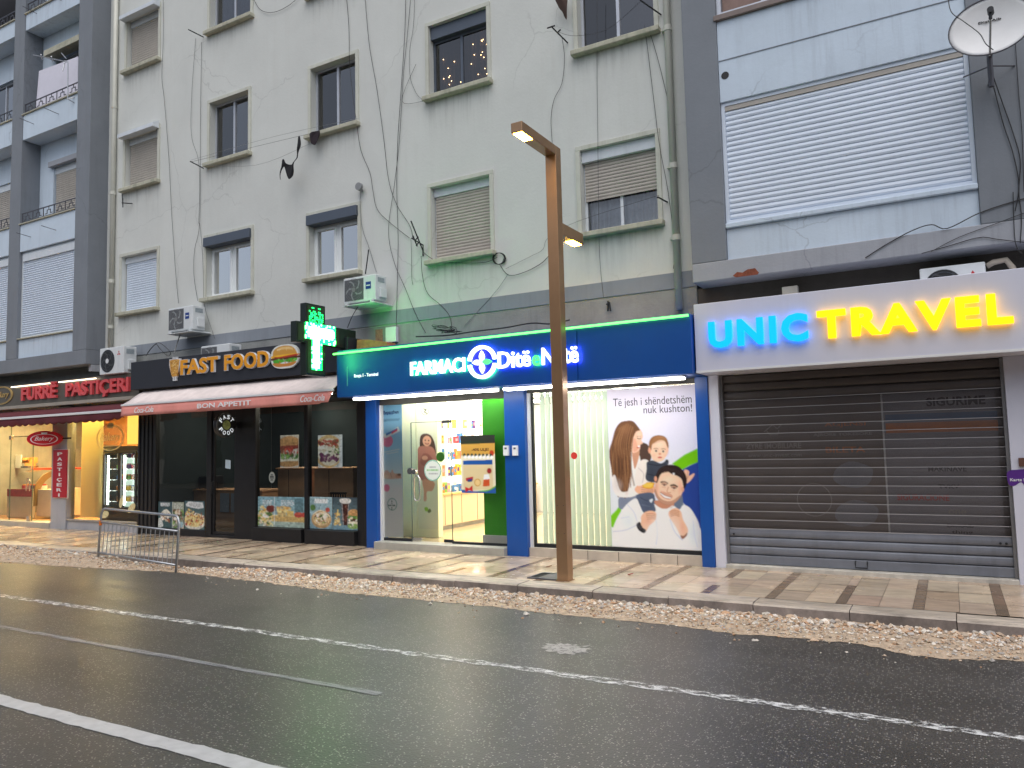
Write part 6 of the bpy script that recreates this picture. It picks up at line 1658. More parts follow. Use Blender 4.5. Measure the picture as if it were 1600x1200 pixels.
m.box(XB(16.3), XB(51.3), YBK - .009, YBK + .009, 2.44, 2.46); m.build('glass_edge', MATS['glass_edge'], bk)
m = MB(); m.box(XB(16) - .05, XB(16) + .06, YBK - .03, YBK + .03, 2.38, 2.48); m.box(XB(45), XB(49), YBK - .03, YBK + .03, 0.29, 0.42); m.build('patch_fitting', M_steel, bk, bevel=0.004)
m = MB(); hx_ = XB(47.5); m.tube([(hx_ - .08, YBK - .05, 1.05), (hx_ - .08, YBK - .05, 1.30), (hx_ - .05, YBK - .05, 1.36), (hx_ + .05, YBK - .05, 1.36), (hx_ + .08, YBK - .05, 1.30), (hx_ + .08, YBK - .05, 1.05)], 0.014, 6); m.build('door_handle', M_steel, bk, smooth=True)
bi_ = thing('shop_interior', 'warm yellow lit bakery room behind the glass', 'shop interior', (-19.5, 13, .25))
m = MB(); m.box(-23.54, -15.78, YBK + .21, 14.4, 0.0, 0.285); m.build('floor', pbr('bakery_floor', A(170, 130, 90), 0.3, var=0.1), bi_)
m = MB(); m.box(-23.54, -15.78, YBK + .11, 14.4, 3.10, 3.148); m.build('ceiling', M_whiteplastic, bi_)
m = MB(); m.box(-23.54, -15.78, 14.3, 14.4, 0.285, 3.1); m.build('rear_wall', pbr('ochre_wood_wall', A(150, 104, 54), 0.6, var=0.2, scale=3), bi_)
M_yel = pbr('bakery_yellow', A(240, 190, 70, 1.0), 0.6, var=0.05)
m = MB(); m.box(-15.84, -15.78, YBK + .12, 14.29, 0.285, 3.09); m.build('side_wall', M_yel, bi_)
for x, y in ((-22.3, 11.9), (-20.6, 11.9), (-19.0, 11.8), (-17.6, 11.9), (-16.6, 12.6), (-20.5, 13.3), (-18.3, 11.45), (-21.8, 11.55)):
    m = MB(); m.box(x - .35, x + .35, y - .2, y + .2, 3.07, 3.095); m.build('ceiling_light', emit('warm_ceiling_light', (1.0, 0.74, 0.30), 44), bi_)
# pale roller screen, drinks fridge, yellow box, counter
m = MB(); ya = YBK + 0.22; xa, xb = XB(113), W(160, 735, ya)[0]
vs = []
m.box(xa, xb, ya, ya + 0.01, 0.42, 3.06)
tag(m.build('window_screen', translucent('cream_screen', (0.86, 0.78, 0.48), 0.5)), 'tall cream screen standing behind the bakery window, left of the fridge', 'screen')
yf_ = YBK + 0.35
xa, xb = W(161, 735, yf_)[0], W(217, 735, yf_)[0]; zt_ = W(190, 697, yf_)[1]
t = thing('display_fridge', 'black two-door display fridge with lit shelves behind the bakery window', 'fridge', ((xa + xb) / 2, yf_, .4))
m = MB(); m.box(xa, xb, yf_ + 0.55, yf_ + 0.6, 0.3, zt_); m.box(xa, xa + .05, yf_, yf_ + .549, 0.3, zt_); m.box(xb - .05, xb, yf_, yf_ + .549, .3, zt_); m.box(xa + .051, xb - .051, yf_, yf_ + .549, zt_ - .12, zt_); m.box(xa + .051, xb - .051, yf_, yf_ + .549, .3, .62); m.build('cabinet', M_black, t)
m = MB(); m.box(xa + .055, xb - .055, yf_ + .53, yf_ + .548, .63, zt_ - .13); m.build('back_panel', emit('fridge_back_light', (0.75, 0.95, 0.8), 0.5), t)
xm_ = (xa + xb) / 2
for a, b in ((xa + .05, xm_), (xm_, xb - .05)):
    d = frame_mb(a + .003, b - .003, .625, zt_ - .125, yf_ - .04, .05, .04).build('door', M_black, t)
    pane('door_glass', a + .054, b - .054, .68, zt_ - .18, yf_ - .02, M_shopglass, d)
    m = MB(); m.box(a + .09, a + .12, yf_ + .02, yf_ + .05, .72, zt_ - .22); m.build('light_strip', emit('fridge_tube', (0.9, 1.0, 0.9), 7), t)
for k in range(5):
    z = .80 + k * .26
    m = MB(); m.box(xa + .06, xb - .06, yf_ + .06, yf_ + .5, z - .012, z); m.build('shelf', M_steel, t)
    for j in range(6):
        x = xa + .2 + j * (xb - xa - .35) / 5.5
        m = MB(); m.disc((x, yf_ + .3, z + .09), (1, 0, 0), (0, 1, 0), (0, 0, 1), .06, .088, 12); m.cur = 1; m.disc((x, yf_ + .3, z + .12), (1, 0, 0), (0, 1, 0), (0, 0, 1), .05, .03, 12)
        a_, b_ = RNG.choice(len(pm), 2, replace=False)
        tag(m.build('cake', [pm[a_], pm[b_]]), 'small cake standing on a lit shelf of the bakery fridge', 'cake', 'cakes in the display fridge')
yx = YBK + .2; xa, xb = W(199, 670, yx)[0], W(216.5, 670, yx)[0]
m = MB(); m.box(xa, xb, yx, yx + .08, W(200, 694, yx)[1], 3.06)
tag(m.build('wall_panel', emit('glowing_yellow_panel', (0.95, 0.60, 0.10), 0.75)), 'yellow wall panel with an added glow above the bakery fridge', 'wall panel')  # the yellow wall's brightness is emission put into its material
dx_, dz_ = W(171.5, 684, YBK - .01)
dec = thing('window_decal', 'cream oval bakery emblem stuck on the bakery window above the fridge', 'window decal', (dx_, YBK - .01, dz_))
fr = wallframe(dx_, dz_, YBK - .006)
M_dec = pbr('cream_vinyl', A(226, 206, 150), 0.5)
m = MB(); m.ring(fr, .49, .53, .003, k=.58, n=48); m.build('oval_ring', M_dec, dec)
word('Bakery', dx_ - .40, dx_ + .42, dz_ - .14, dz_ + .13, YBK - .002, .004, M_dec, dec, name='lettering', split=False, shear=.4, bold=0.0)
m = MB(); m.box(dx_ - .1, dx_ + .12, YBK - .006, YBK - .002, dz_ + .22, dz_ + .34); m.box(dx_ - .25, dx_ + .3, YBK - .006, YBK - .002, dz_ - .20, dz_ - .18); m.build('basket_mark', M_dec, dec)
for i_, (px_, py_, s_, r_) in enumerate(((189, 785, .13, 1.2), (205, 794, .16, .6), (163, 804, .16, .2))):
    x_, z_ = W(px_, py_, YBK - .01)
    fr = lambda u, v, w, x_=x_, z_=z_, r_=r_: (x_ + math.cos(r_) * u - math.sin(r_) * v, YBK - .004 - w, z_ + math.sin(r_) * u + math.cos(r_) * v)
    m = MB(); m.prism([(s_ * math.cos(2 * math.pi * k / 20), .5 * s_ * math.sin(2 * math.pi * k / 20)) for k in range(20)], fr, .003)
    tag(m.build('bread_sticker', pbr('bread_print', A(206, 196, 150), .6, var=.25, scale=20)), 'cream loaf shaped sticker low on the bakery window, ' + ('under the fridge doors', 'nearest the black pier', 'down by the sill')[i_], 'sticker', 'loaf stickers on the bakery window')
yk = YBK + .45
xa, xb, xc = W(12, 740, yk)[0], W(52, 740, yk)[0], W(81, 740, yk)[0]
ct = thing('display_counter', 'curved glass pastry display counter with a red top just inside the bakery entrance', 'display counter', ((xa + xc) / 2, yk, .29))
m = MB(); m.box(xa, xb, yk, yk + .08, .30, 1.0); m.box(xb, xc, yk + .1, yk + 1.0, .34, 1.05); m.build('body', pbr('counter_pale', A(186, 170, 150), .35, var=.08), ct, bevel=.01)
m = MB(); m.box(xa + .02, xb - .02, yk - .012, yk - .001, .86, 1.06); m.build('front_sign', pbr('red_print', S(170, 36, 50), .4, var=.3, scale=8), ct)
m = MB(); N_ = 14; vs = []
for i in range(N_ + 1):
    a = math.pi / 2 * i / N_
    for x in (xa, xb): vs.append((x, yk + .02 + .65 * (1 - math.cos(a)), 1.0 + .56 * math.sin(a)))
m.add(vs, [(2 * i, 2 * i + 1, 2 * i + 3, 2 * i + 2) for i in range(N_)]); m.build('curved_glass', M_shopglass, ct, smooth=True)
m = MB(); pts = [(yk + .02 + .65 * (1 - math.cos(math.pi / 2 * i / N_)), 1.0 + .56 * math.sin(math.pi / 2 * i / N_)) for i in range(N_ + 1)]
side = [(yk + .02, .62)] + pts + [(yk + .80, 1.56), (yk + .62, 1.48)] + [(y + .13, z - .10) for y, z in pts[::-1][2:]] + [(yk + .16, .62)]
m.prism(side, lambda u, v, w: (xb + .05 + w, u, v), .05); m.build('side_frame', pbr('bronze_frame', A(116, 96, 70), .4, .4), ct)
m = MB(); m.box(xa, xc + .1, yk + .62, yk + 1.0, 1.561, 1.60); m.build('top', pbr('orange_red_top', S(226, 66, 30), .3), ct, bevel=.008)
for i in range(5):
    x = xa + .25 + i * (xb - xa - .4) / 4
    m = MB(); m.disc((x, yk + .35, 1.14), (1, 0, 0), (0, 1, 0), (0, 0, 1), .11, .09, 14, .09); m.cur = 1; m.disc((x, yk + .35, 1.17), (1, 0, 0), (0, 1, 0), (0, 0, 1), .09, .03, 14, .07)
    a_, b_ = RNG.choice(len(pm), 2, replace=False)
    tag(m.build('pastry', [pm[a_], pm[b_]]), 'pastry lying behind the curved glass of the bakery counter', 'pastry', 'pastries in the counter')
m = MB(); x_ = W(30, 665, yk + .8)[0]; m.box(x_, x_ + .3, yk + .72, yk + .74, 1.602, 1.98)
tag(m.build('price_card', M_whiteplastic), 'white card standing on the red counter top in the bakery', 'card')
m = MB(); m.disc((x_ + .5, yk + .85, 1.66), (1, 0, 0), (0, 1, 0), (0, 0, 1), .22, .058, 18); m.cur = 1
for k in range(9): m.disc((x_ + .5 + .13 * math.cos(k * .9), yk + .85 + .1 * math.sin(k * .9), 1.74 + .08 * (k % 3)), (1, 0, 0), (0, 1, 0), (0, 0, 1), .09, .08, 10)
tag(m.build('bread_tray', [M_steel, pbr('bread_crust', A(196, 140, 76), .7, var=.25, scale=16)]), 'steel tray piled with bread rolls on the red counter top', 'bread tray')
ys2 = YBK - .16
xa, xb = W(82.5, 740, ys2)[0], W(103.5, 740, ys2)[0]; z0_, z1_ = W(93, 777.5, ys2)[1], W(93, 703, ys2)[1]
vs_ = thing('shop_sign', 'narrow upright red sign with white letters running down the bakery pilaster', 'shop sign', ((xa + xb) / 2, ys2, z0_))
m = MB(); m.box(xa, xb, ys2, ys2 + .03, z0_, z1_); m.build('panel', pbr('deep_red_sign', S(176, 24, 44), .4, var=.05), vs_)
m = MB(); m.box(xa - .02, xb + .02, ys2 + .0301, ys2 + .055, z0_ - .02, z1_ + .02); m.build('frame', M_whiteplastic, vs_)
hgt = (z1_ - z0_) / 9.3; cxx = (xa + xb) / 2
for k, ch in enumerate('PASTIÇERI'):
    zt = z1_ - .05 - hgt * k; wd = .105 if ch != 'I' else .03
    word(ch, cxx - wd, cxx + wd, zt - hgt * .72, zt - hgt * .08, ys2 - .0005, .004, M_whiteplastic, vs_, bold=.03)
ox_, oz_ = W(69, 685.5, 10.62)
ov = thing('hanging_sign', 'red oval bakery sign hanging from a bracket over the bakery entrance', 'hanging sign', (ox_, 10.62, oz_ - .2))
ofr = lambda u, v, w: (ox_ + .80 * u + .60 * w, 10.62 + .60 * u - .80 * w, oz_ + v)
m = MB(); m.prism([(.40 * math.cos(2 * math.pi * k / 44), .19 * math.sin(2 * math.pi * k / 44)) for k in range(44)], ofr, .10); m.build('disc', pbr('bright_red_sign', S(190, 26, 40), .35, var=.05), ov, bevel=.01)
m = MB(); of2 = lambda u, v, w: ofr(u, v - .01, w + .004); m.ring(of2, .29, .315, .004, k=.40, n=44); m.build('oval_ring', M_whiteplastic, ov)
word('Bakery', 0, .44, 0, .13, 0, .004, M_whiteplastic, ov, name='lettering', split=False, shear=.4, bold=0.005, fr=lambda u, v, w: ofr(u - .22, v - .075, w))
m = MB(); m.prism([(-.06, 0), (.06, 0), (.07, .05), (-.07, .05)], lambda u, v, w: ofr(u, v + .1, w + .004), .004); m.build('basket_mark', M_whiteplastic, ov)
m = MB(); m.tube([ofr(.40, 0, -.05), ofr(.60, 0, -.05)], .02, 6); m.build('bracket', M_dark, ov)

# ================================================================== TRAVEL SHOP
YU = 10.3
us = thing('shop_sign', 'big white sign box with glowing blue and yellow raised lettering over the roller shutter', 'shop sign', (-.7, YU, 2.84))
m = MB(); m.box(-2.955, 2.2, YU, YW - .09, 2.84, 3.785); m.build('box', M_white, us, bevel=.008)
m = MB(); m.box(-2.955, 2.2, YU - .006, YU - .0005, 2.842, 2.872); m.build('bottom_trim', M_whiteplastic, us)
M_bl = emit('blue_letter_light', (0.0, 0.29, 0.95), 1.05, base=(0.0, 0.2, 0.5)); M_ye = emit('yellow_letter_light', (1.0, 0.60, 0.0), 1.0, base=(.5, .35, 0))
M_blb = emit('blue_letter_back', (0.02, 0.3, 1.0), 2.2); M_yeb = emit('amber_letter_back', (1.0, 0.45, 0.06), 1.5)
za, zb2 = 3.155, 3.515
yl_ = YU - .035
for s, a, b, mf, mb_ in (('UNIC', W(1108, 520, yl_)[0], W(1263, 510, yl_)[0], M_bl, M_blb), ('TRAVEL', W(1277, 500, yl_)[0], W(1583, 490, yl_)[0], M_ye, M_yeb)):
    L1 = word(s, a, b, za, zb2, yl_, .05, mf, us, bold=.042, space=1.2)
    L2 = word(s, a + .012, b - .012, za + .01, zb2 - .01, yl_ + .012, .011, mb_, us, name='back_glow', bold=0.02, space=1.2)
    for o1, o2 in zip(L1, L2): o2.parent = o1
uf = thing('shopfront', 'white framed travel shop front closed by a brown grey roller shutter', 'shopfront', (-1.0, 10.88, PZ))
m = MB(); m.box(-2.943, -2.80, 10.82, 11.05, PZ - .02, 2.838); m.build('pilaster', M_white, uf, bevel=.006)
m = MB(); m.box(0.60, 1.6, 10.82, 11.05, PZ - .02, 2.838); m.build('pilaster', M_white, uf, bevel=.006)
m = MB(); m.box(-2.798, .598, 10.80, 11.3, PZ - .02, .215); m.build('threshold', pbr('worn_threshold', A(176, 172, 164), .6, var=.2, scale=7, bump=.3, streak=.5), uf, bevel=.01)
ysu = 10.93
ux0, ux1 = -2.76, .56
for a, b in ((-2.798, ux0 - .002), (ux1 + .002, .598)):
    m = MB(); m.box(a, b, ysu - .05, ysu + .06, .217, 2.836); m.build('shutter_guide', pbr('guide_steel', A(120, 120, 122), .5, .4), uf)
rs = MB(); rs.box(ux0 - .02, ux1 + .02, ysu - .02, ysu + .02, .22, .34)
rsh = rs.build('roller_shutter', pbr('dull_galv_slat', A(116, 120, 130, 1.1), .5, .25, var=.14, scale=2.5, streak=.5), uf, bevel=.008)
M_slat = MATS['dull_galv_slat']
M_slatu = pbr('brown_grey_slat', A(80, 75, 74, 1.0), .55, .1, var=.12, scale=2, streak=.4)


def rolled(m, z0, z1, n):
    p = (z1 - z0) / n
    for i in range(n):
        z = z0 + i * p
        prof = [(ysu + .018, z + .001), (ysu + .020, z + p * .05), (ysu - .002, z + p * .10), (ysu - .010, z + p * .3), (ysu - .012, z + p * .55), (ysu - .008, z + p * .82), (ysu + .004, z + p * .93), (ysu + .018, z + p - .001)]
        k = len(prof); vs = [(ux0, *q) for q in prof] + [(ux1, *q) for q in prof]
        m.add(vs, [(j, k + j, k + j + 1, j + 1) for j in range(k - 1)])
    return m


rolled(MB(), .342, .70, 3).build('lower_slats', M_slat, rsh)
rolled(MB(), 2.475, 2.836, 3).build('upper_slats', M_slatu, rsh)


def perforated():
    mt = bpy.data.materials.new('perforated_slat'); mt.use_nodes = True
    n, l = mt.node_tree.nodes, mt.node_tree.links
    p = n['Principled BSDF']; p.inputs['Roughness'].default_value = .5; p.inputs['Metallic'].default_value = .1
    geo = n.new('ShaderNodeNewGeometry'); nz = n.new('ShaderNodeTexNoise'); nz.inputs['Scale'].default_value = 2.5; nz.inputs['Detail'].default_value = 6
    l.new(geo.outputs['Position'], nz.inputs['Vector'])
    mx = n.new('ShaderNodeMix'); mx.data_type = 'RGBA'; l.new(nz.outputs[0], mx.inputs[0])
    mx.inputs[6].default_value = (*A(64, 59, 59, 1.0), 1); mx.inputs[7].default_value = (*A(96, 91, 92, 1.0), 1); l.new(mx.outputs[2], p.inputs['Base Color'])
    # rows of small punched holes, in metres on the wall plane
    sep = n.new('ShaderNodeSeparateXYZ'); l.new(geo.outputs['Position'], sep.inputs[0])
    def cell(sock):
        a = n.new('ShaderNodeMath'); a.operation = 'MULTIPLY'; a.inputs[1].default_value = 160; l.new(sock, a.inputs[0])
        b = n.new('ShaderNodeMath'); b.operation = 'FRACT'; l.new(a.outputs[0], b.inputs[0])
        c = n.new('ShaderNodeMath'); c.operation = 'LESS_THAN'; c.inputs[1].default_value = .68; l.new(b.outputs[0], c.inputs[0]); return c.outputs[0]
    mu = n.new('ShaderNodeMath'); mu.operation = 'MULTIPLY'; l.new(cell(sep.outputs['X']), mu.inputs[0]); l.new(cell(sep.outputs['Z']), mu.inputs[1])
    tr = n.new('ShaderNodeBsdfTransparent'); ms = n.new('ShaderNodeMixShader')
    l.new(mu.outputs[0], ms.inputs[0]); l.new(p.outputs[0], ms.inputs[1]); l.new(tr.outputs[0], ms.inputs[2]); l.new(ms.outputs[0], n['Material Output'].inputs[0])
    return mt


rolled(MB(), .702, 2.473, 15).build('perforated_slats', perforated(), rsh)
m = MB()
for i in range(16):
    z = .702 + i * (2.473 - .702) / 15; m.box(ux0, ux1, ysu - .016, ysu - .010, z - .004, z + .004)
m.build('slat_edge', pbr('bright_slat_edge', A(176, 174, 176), .4, .4), rsh)
m = MB(); m.tube([(-1.16, ysu - .03, .33), (-1.16, ysu - .06, .30), (-1.16, ysu - .06, .25), (-1.02, ysu - .06, .25), (-1.02, ysu - .06, .30), (-1.02, ysu - .03, .33)], .008, 6); m.build('pull_handle', M_dark, rsh)
for x in (ux0 + .06, ux1 - .12, ux1 - .06):
    m = MB(); m.disc((x, ysu - .024, .62), (1, 0, 0), (0, 0, 1), (0, -1, 0), .014, .012, 10); m.build('bolt', M_dark, rsh)
# what the shutter half hides: the printed window
yq = ysu + .07
wd = thing('window_display', 'printed shop window with dim advertising panels seen faintly through the perforated shutter', 'window display', (-1.1, yq, .6))
cA, cB, cC = ux0 + .18, W(1382, 700, yq)[0], ux1 - .06
def flat(a, b, z0, z1, mt, par, name='panel', d=0.0):
    m = MB(); m.box(a, b, yq - .002 - d, yq + .004, z0, z1); return m.build(name, mt, par)
flat(ux0, cB - .012, .66, 2.47, pbr('display_brown', A(120, 110, 104, .9), .5, var=.08), wd)
flat(cB + .012, cC, .66, 2.47, pbr('display_grey', A(140, 140, 148, 1.0), .5, var=.08), wd)
flat(cB - .011, cB + .011, .66, 2.47, M_whiteplastic, wd, 'mullion', .01)
zq = lambda py: W(1300, py, yq)[1]
M_pale = pbr('display_pale_print', A(158, 154, 150, 1.0), .5); M_drk = pbr('display_dark_print', A(40, 40, 50, 1.0), .5); M_ora = pbr('display_orange_print', S(200, 120, 60), .5); M_rdp = pbr('display_red_print', S(190, 60, 50), .5)
def wq(s, pxa, pxb, zc, h, mt, bold=.02): word(s, W(pxa, 700, yq)[0], W(pxb, 700, yq)[0], zc - h / 2, zc + h / 2, yq - .0025, .002, mt, wd, name='lettering', split=False, bold=bold)
wq('ZYRE IMOBILIARE', 1166, 1252, 1.83, .075, M_pale); wq('www.unic-invest.com', 1168, 1252, 1.70, .05, M_pale, 0.0)
wq('AGJENSI', 1290, 1355, 2.09, .07, M_ora); wq('BILETA', 1290, 1352, 1.76, .075, M_ora); wq('AJRORE TOKESORE', 1272, 1364, 1.96, .05, M_pale)
flat(W(1386, 700, yq)[0], W(1562, 700, yq)[0], 1.96, 2.09, M_ora, wd, 'stripe', .001); flat(W(1386, 700, yq)[0], W(1562, 700, yq)[0], 2.12, 2.2, pbr('display_blue_print', S(70, 110, 150), .5), wd, 'stripe', .001)
wq('SIGURIME', 1452, 1545, 2.34, .11, M_drk, .03); wq('MAKINAVE', 1448, 1508, 1.50, .06, M_drk); wq('TVKV', 1462, 1495, 1.285, .05, M_drk); wq('SIGURACIONE', 1397, 1478, 1.145, .075, M_rdp, .03); wq('one', 1475, 1503, .97, .065, M_pale); wq('DigitAlb', 1472, 1513, .80, .055, M_drk); wq('thing', 1478, 1511, .745 - .02, .05, M_drk)
for px_, zc, w_, h_ in ((1330, 1.43, .24, .17), (1332, .93, .26, .17)):
    x_ = W(px_, 700, yq)[0]
    m = MB(); m.prism(smooth_poly([(-w_, -.3 * h_), (-w_ * .8, .5 * h_), (-w_ * .2, h_), (w_ * .4, .9 * h_), (w_, .4 * h_), (w_ * .8, -.6 * h_), (w_ * .2, -h_), (-w_ * .6, -.8 * h_)], 5).tolist(), lambda u, v, w, x_=x_, zc=zc: (x_ + u, yq - .005 - w, zc + v), .003); m.build('pale_map_print', pbr('display_pale_blue', A(134, 138, 148, 1.0), .5), wd)
x_ = W(1268, 700, yq)[0]; m = MB(); m.ring(lambda u, v, w: (x_ + u, yq - .004 - w, 1.1 + v), .21, .222, .002, n=40); m.build('ring_print', M_pale, wd)
x_ = W(1209, 700, yq)[0]; m = MB(); m.tube([(x_ - .12, yq - .004, 2.02), (x_, yq - .004, 2.12), (x_ + .06, yq - .004, 2.06), (x_ + .12, yq - .004, 2.12)], .006, 4); m.tube([(x_ - .08, yq - .004, 2.03), (x_ - .04, yq - .004, 1.98), (x_ + .06, yq - .004, 1.98), (x_ + .08, yq - .004, 2.04)], .006, 4); m.build('roof_print', M_pale, wd)
px0, pz0 = W(1592, 752, 10.81)
st = thing('sticker', 'purple wavy-edged sticker with small white print on the right white pilaster', 'sticker', (px0, 10.815, pz0))
m = MB(); m.prism(smooth_poly([(-.11, .0), (-.105, .11), (0, .135), (.14, .12), (.15, -.08), (.06, -.05), (.02, -.01), (-.04, -.05), (-.09, -.05)], 5).tolist(), wallframe(px0, pz0, 10.816), .003); m.build('print', pbr('purple_print', S(84, 40, 130), .45), st)
word('Karte SIM', px0 - .085, px0 + .12, pz0 + .0, pz0 + .035, 10.8155, .003, M_whiteplastic, st, name='lettering', split=False)
bx_, bz_ = W(1598, 722, 10.81)
m = MB(); m.box(bx_ - .04, bx_ + .06, 10.79, 10.818, bz_ - .05, bz_ + .05); tag(m.build('wall_box', pbr('brown_box', A(90, 60, 50), .5), bevel=.004), 'small brown wall box on the right white pilaster above the sticker', 'wall box')

# ================================================================== STREET FURNITURE
M_brown = pbr('bronze_brown_pole', A(164, 130, 98, 1.05), .26, .5, var=.06, scale=4)
lx0, lx1, ly0, ly1 = -4.535, -4.375, 9.05, 9.21
lamp = thing('street_lamp', 'tall square brown street lamp with two lit arms standing at the kerb', 'street lamp', ((lx0 + lx1) / 2, (ly0 + ly1) / 2, PZ))
LT = 5.93
m = MB(); m.box(lx0, lx1, ly0, ly1, PZ - .05, LT); m.build('pole', M_brown, lamp, bevel=.008)
m = MB(); m.box(lx0 + .025, lx1 - .025, ly0 - .003, ly0 - .0005, .75, 1.15); m.build('hatch', M_brown, lamp)
m = MB()
for qx in (lx0 + .035, lx1 - .035):
    for qz in (.77, 1.13): m.disc((qx, ly0 - .0035, qz), (1, 0, 0), (0, 0, 1), (0, -1, 0), .006, .003, 8)
m.build('hatch_screw', M_dark, lamp)
ya_ = 8.12
m = MB(); m.box(lx0 + .0, lx1 - .0, ya_, ly0 - .001, LT - .13, LT - .001); up_arm = m.build('arm', M_brown, lamp, bevel=.008)
m = MB(); m.box(lx0 + .0, lx1 - .0, ly1 + .001, ly1 + .66, 4.74, 4.90); lo_arm = m.build('arm', M_brown, lamp, bevel=.008)
M_lampled = emit('warm_street_led', (1.0, 0.56, 0.05), 60)
for ar, a, b, z in ((up_arm, ya_ + .03, ya_ + .30, LT - .13), (lo_arm, ly1 + .36, ly1 + .63, 4.74)):
    m = MB(); m.box(lx0 + .02, lx1 - .02, a, b, z - .008, z - .0005); m.build('led_panel', M_lampled, ar)
m = MB(); m.box(lx0 - .012, lx1 + .012, ly0 - .012, ly1 + .012, PZ - .02, PZ + .012); m.build('base_plate', M_brown, lamp)
x0_, y0_ = -4.98, 9.06; x1_, y1_ = -4.56, 9.50
tp = thing('open_pit', 'open square pit with a dark metal rim in the pavement beside the lamp post', 'pit', ((x0_ + x1_) / 2, (y0_ + y1_) / 2, PZ))
m = MB(); e = .03
m.box(x0_, x1_, y0_, y0_ + e, PZ, PZ + .018); m.box(x0_, x1_, y1_ - e, y1_, PZ, PZ + .018); m.box(x0_, x0_ + e, y0_ + e, y1_ - e, PZ, PZ + .018); m.box(x1_ - e, x1_, y0_ + e, y1_ - e, PZ, PZ + .018); m.build('rim', M_rail, tp)
m = MB(); m.box(x0_ + e, x1_ - e, y0_ + e, y1_ - e, PZ + .002, PZ + .006); m.build('pit_shade_sheet', pbr('pit_shade_black', (.012, .012, .012), .9), tp)  # flat near-black sheet paints the pit's inner shade, no depth below it
m = MB(); m.quad((x0_ + .12, y0_ + .05, PZ + .008), (x1_ - .04, y0_ + .04, PZ + .008), (x1_ - .05, y1_ - .06, PZ + .03), (x0_ + .16, y1_ - .08, PZ + .02)); m.build('loose_plate', M_rail, tp)

# crowd barrier
b0 = np.array([-13.47, 8.48]); b1 = np.array([-11.02, 8.26])
dv = (b1 - b0); Lb = np.linalg.norm(dv); dv = dv / Lb
bar = thing('crowd_barrier', 'galvanised steel crowd barrier standing in the gravel at the kerb before the fast food shop', 'barrier', (*b0, .08))
def bp(s, h): p = b0 + dv * s; k = (h - .05) * 0.05; return (p[0] + .02 * h, p[1] + k, h + 0.035 - 0.06 * s / Lb)
m = MB(); r_ = .08
arc = [(0.0, .06), (0.0, .78), (.012, .84), (.05, .90), (.11, .925), (Lb - .11, .925), (Lb - .05, .90), (Lb - .012, .84), (Lb, .78), (Lb, -.01)]
m.tube([bp(*q) for q in arc], .021, 8); m.build('frame', M_galv, bar, smooth=True)
m = MB(); m.tube([bp(.0, .68), bp(Lb, .68)], .018, 8); m.build('rail', M_galv, bar, smooth=True)
m = MB(); m.tube([bp(.0, .14), bp(Lb, .14)], .018, 8); m.build('rail', M_galv, bar, smooth=True)
for k in range(17):
    s = .14 + (Lb - .28) * k / 16
    m = MB(); m.tube([bp(s, .14), bp(s + .01, .68)], .0075, 5); m.build('bar', M_galv, bar)
m = MB(); m.tube([bp(0, .62), bp(0, .70)], .026, 8); m.build('orange_tie', pbr('orange_tie', S(226, 120, 30), .5), bar)

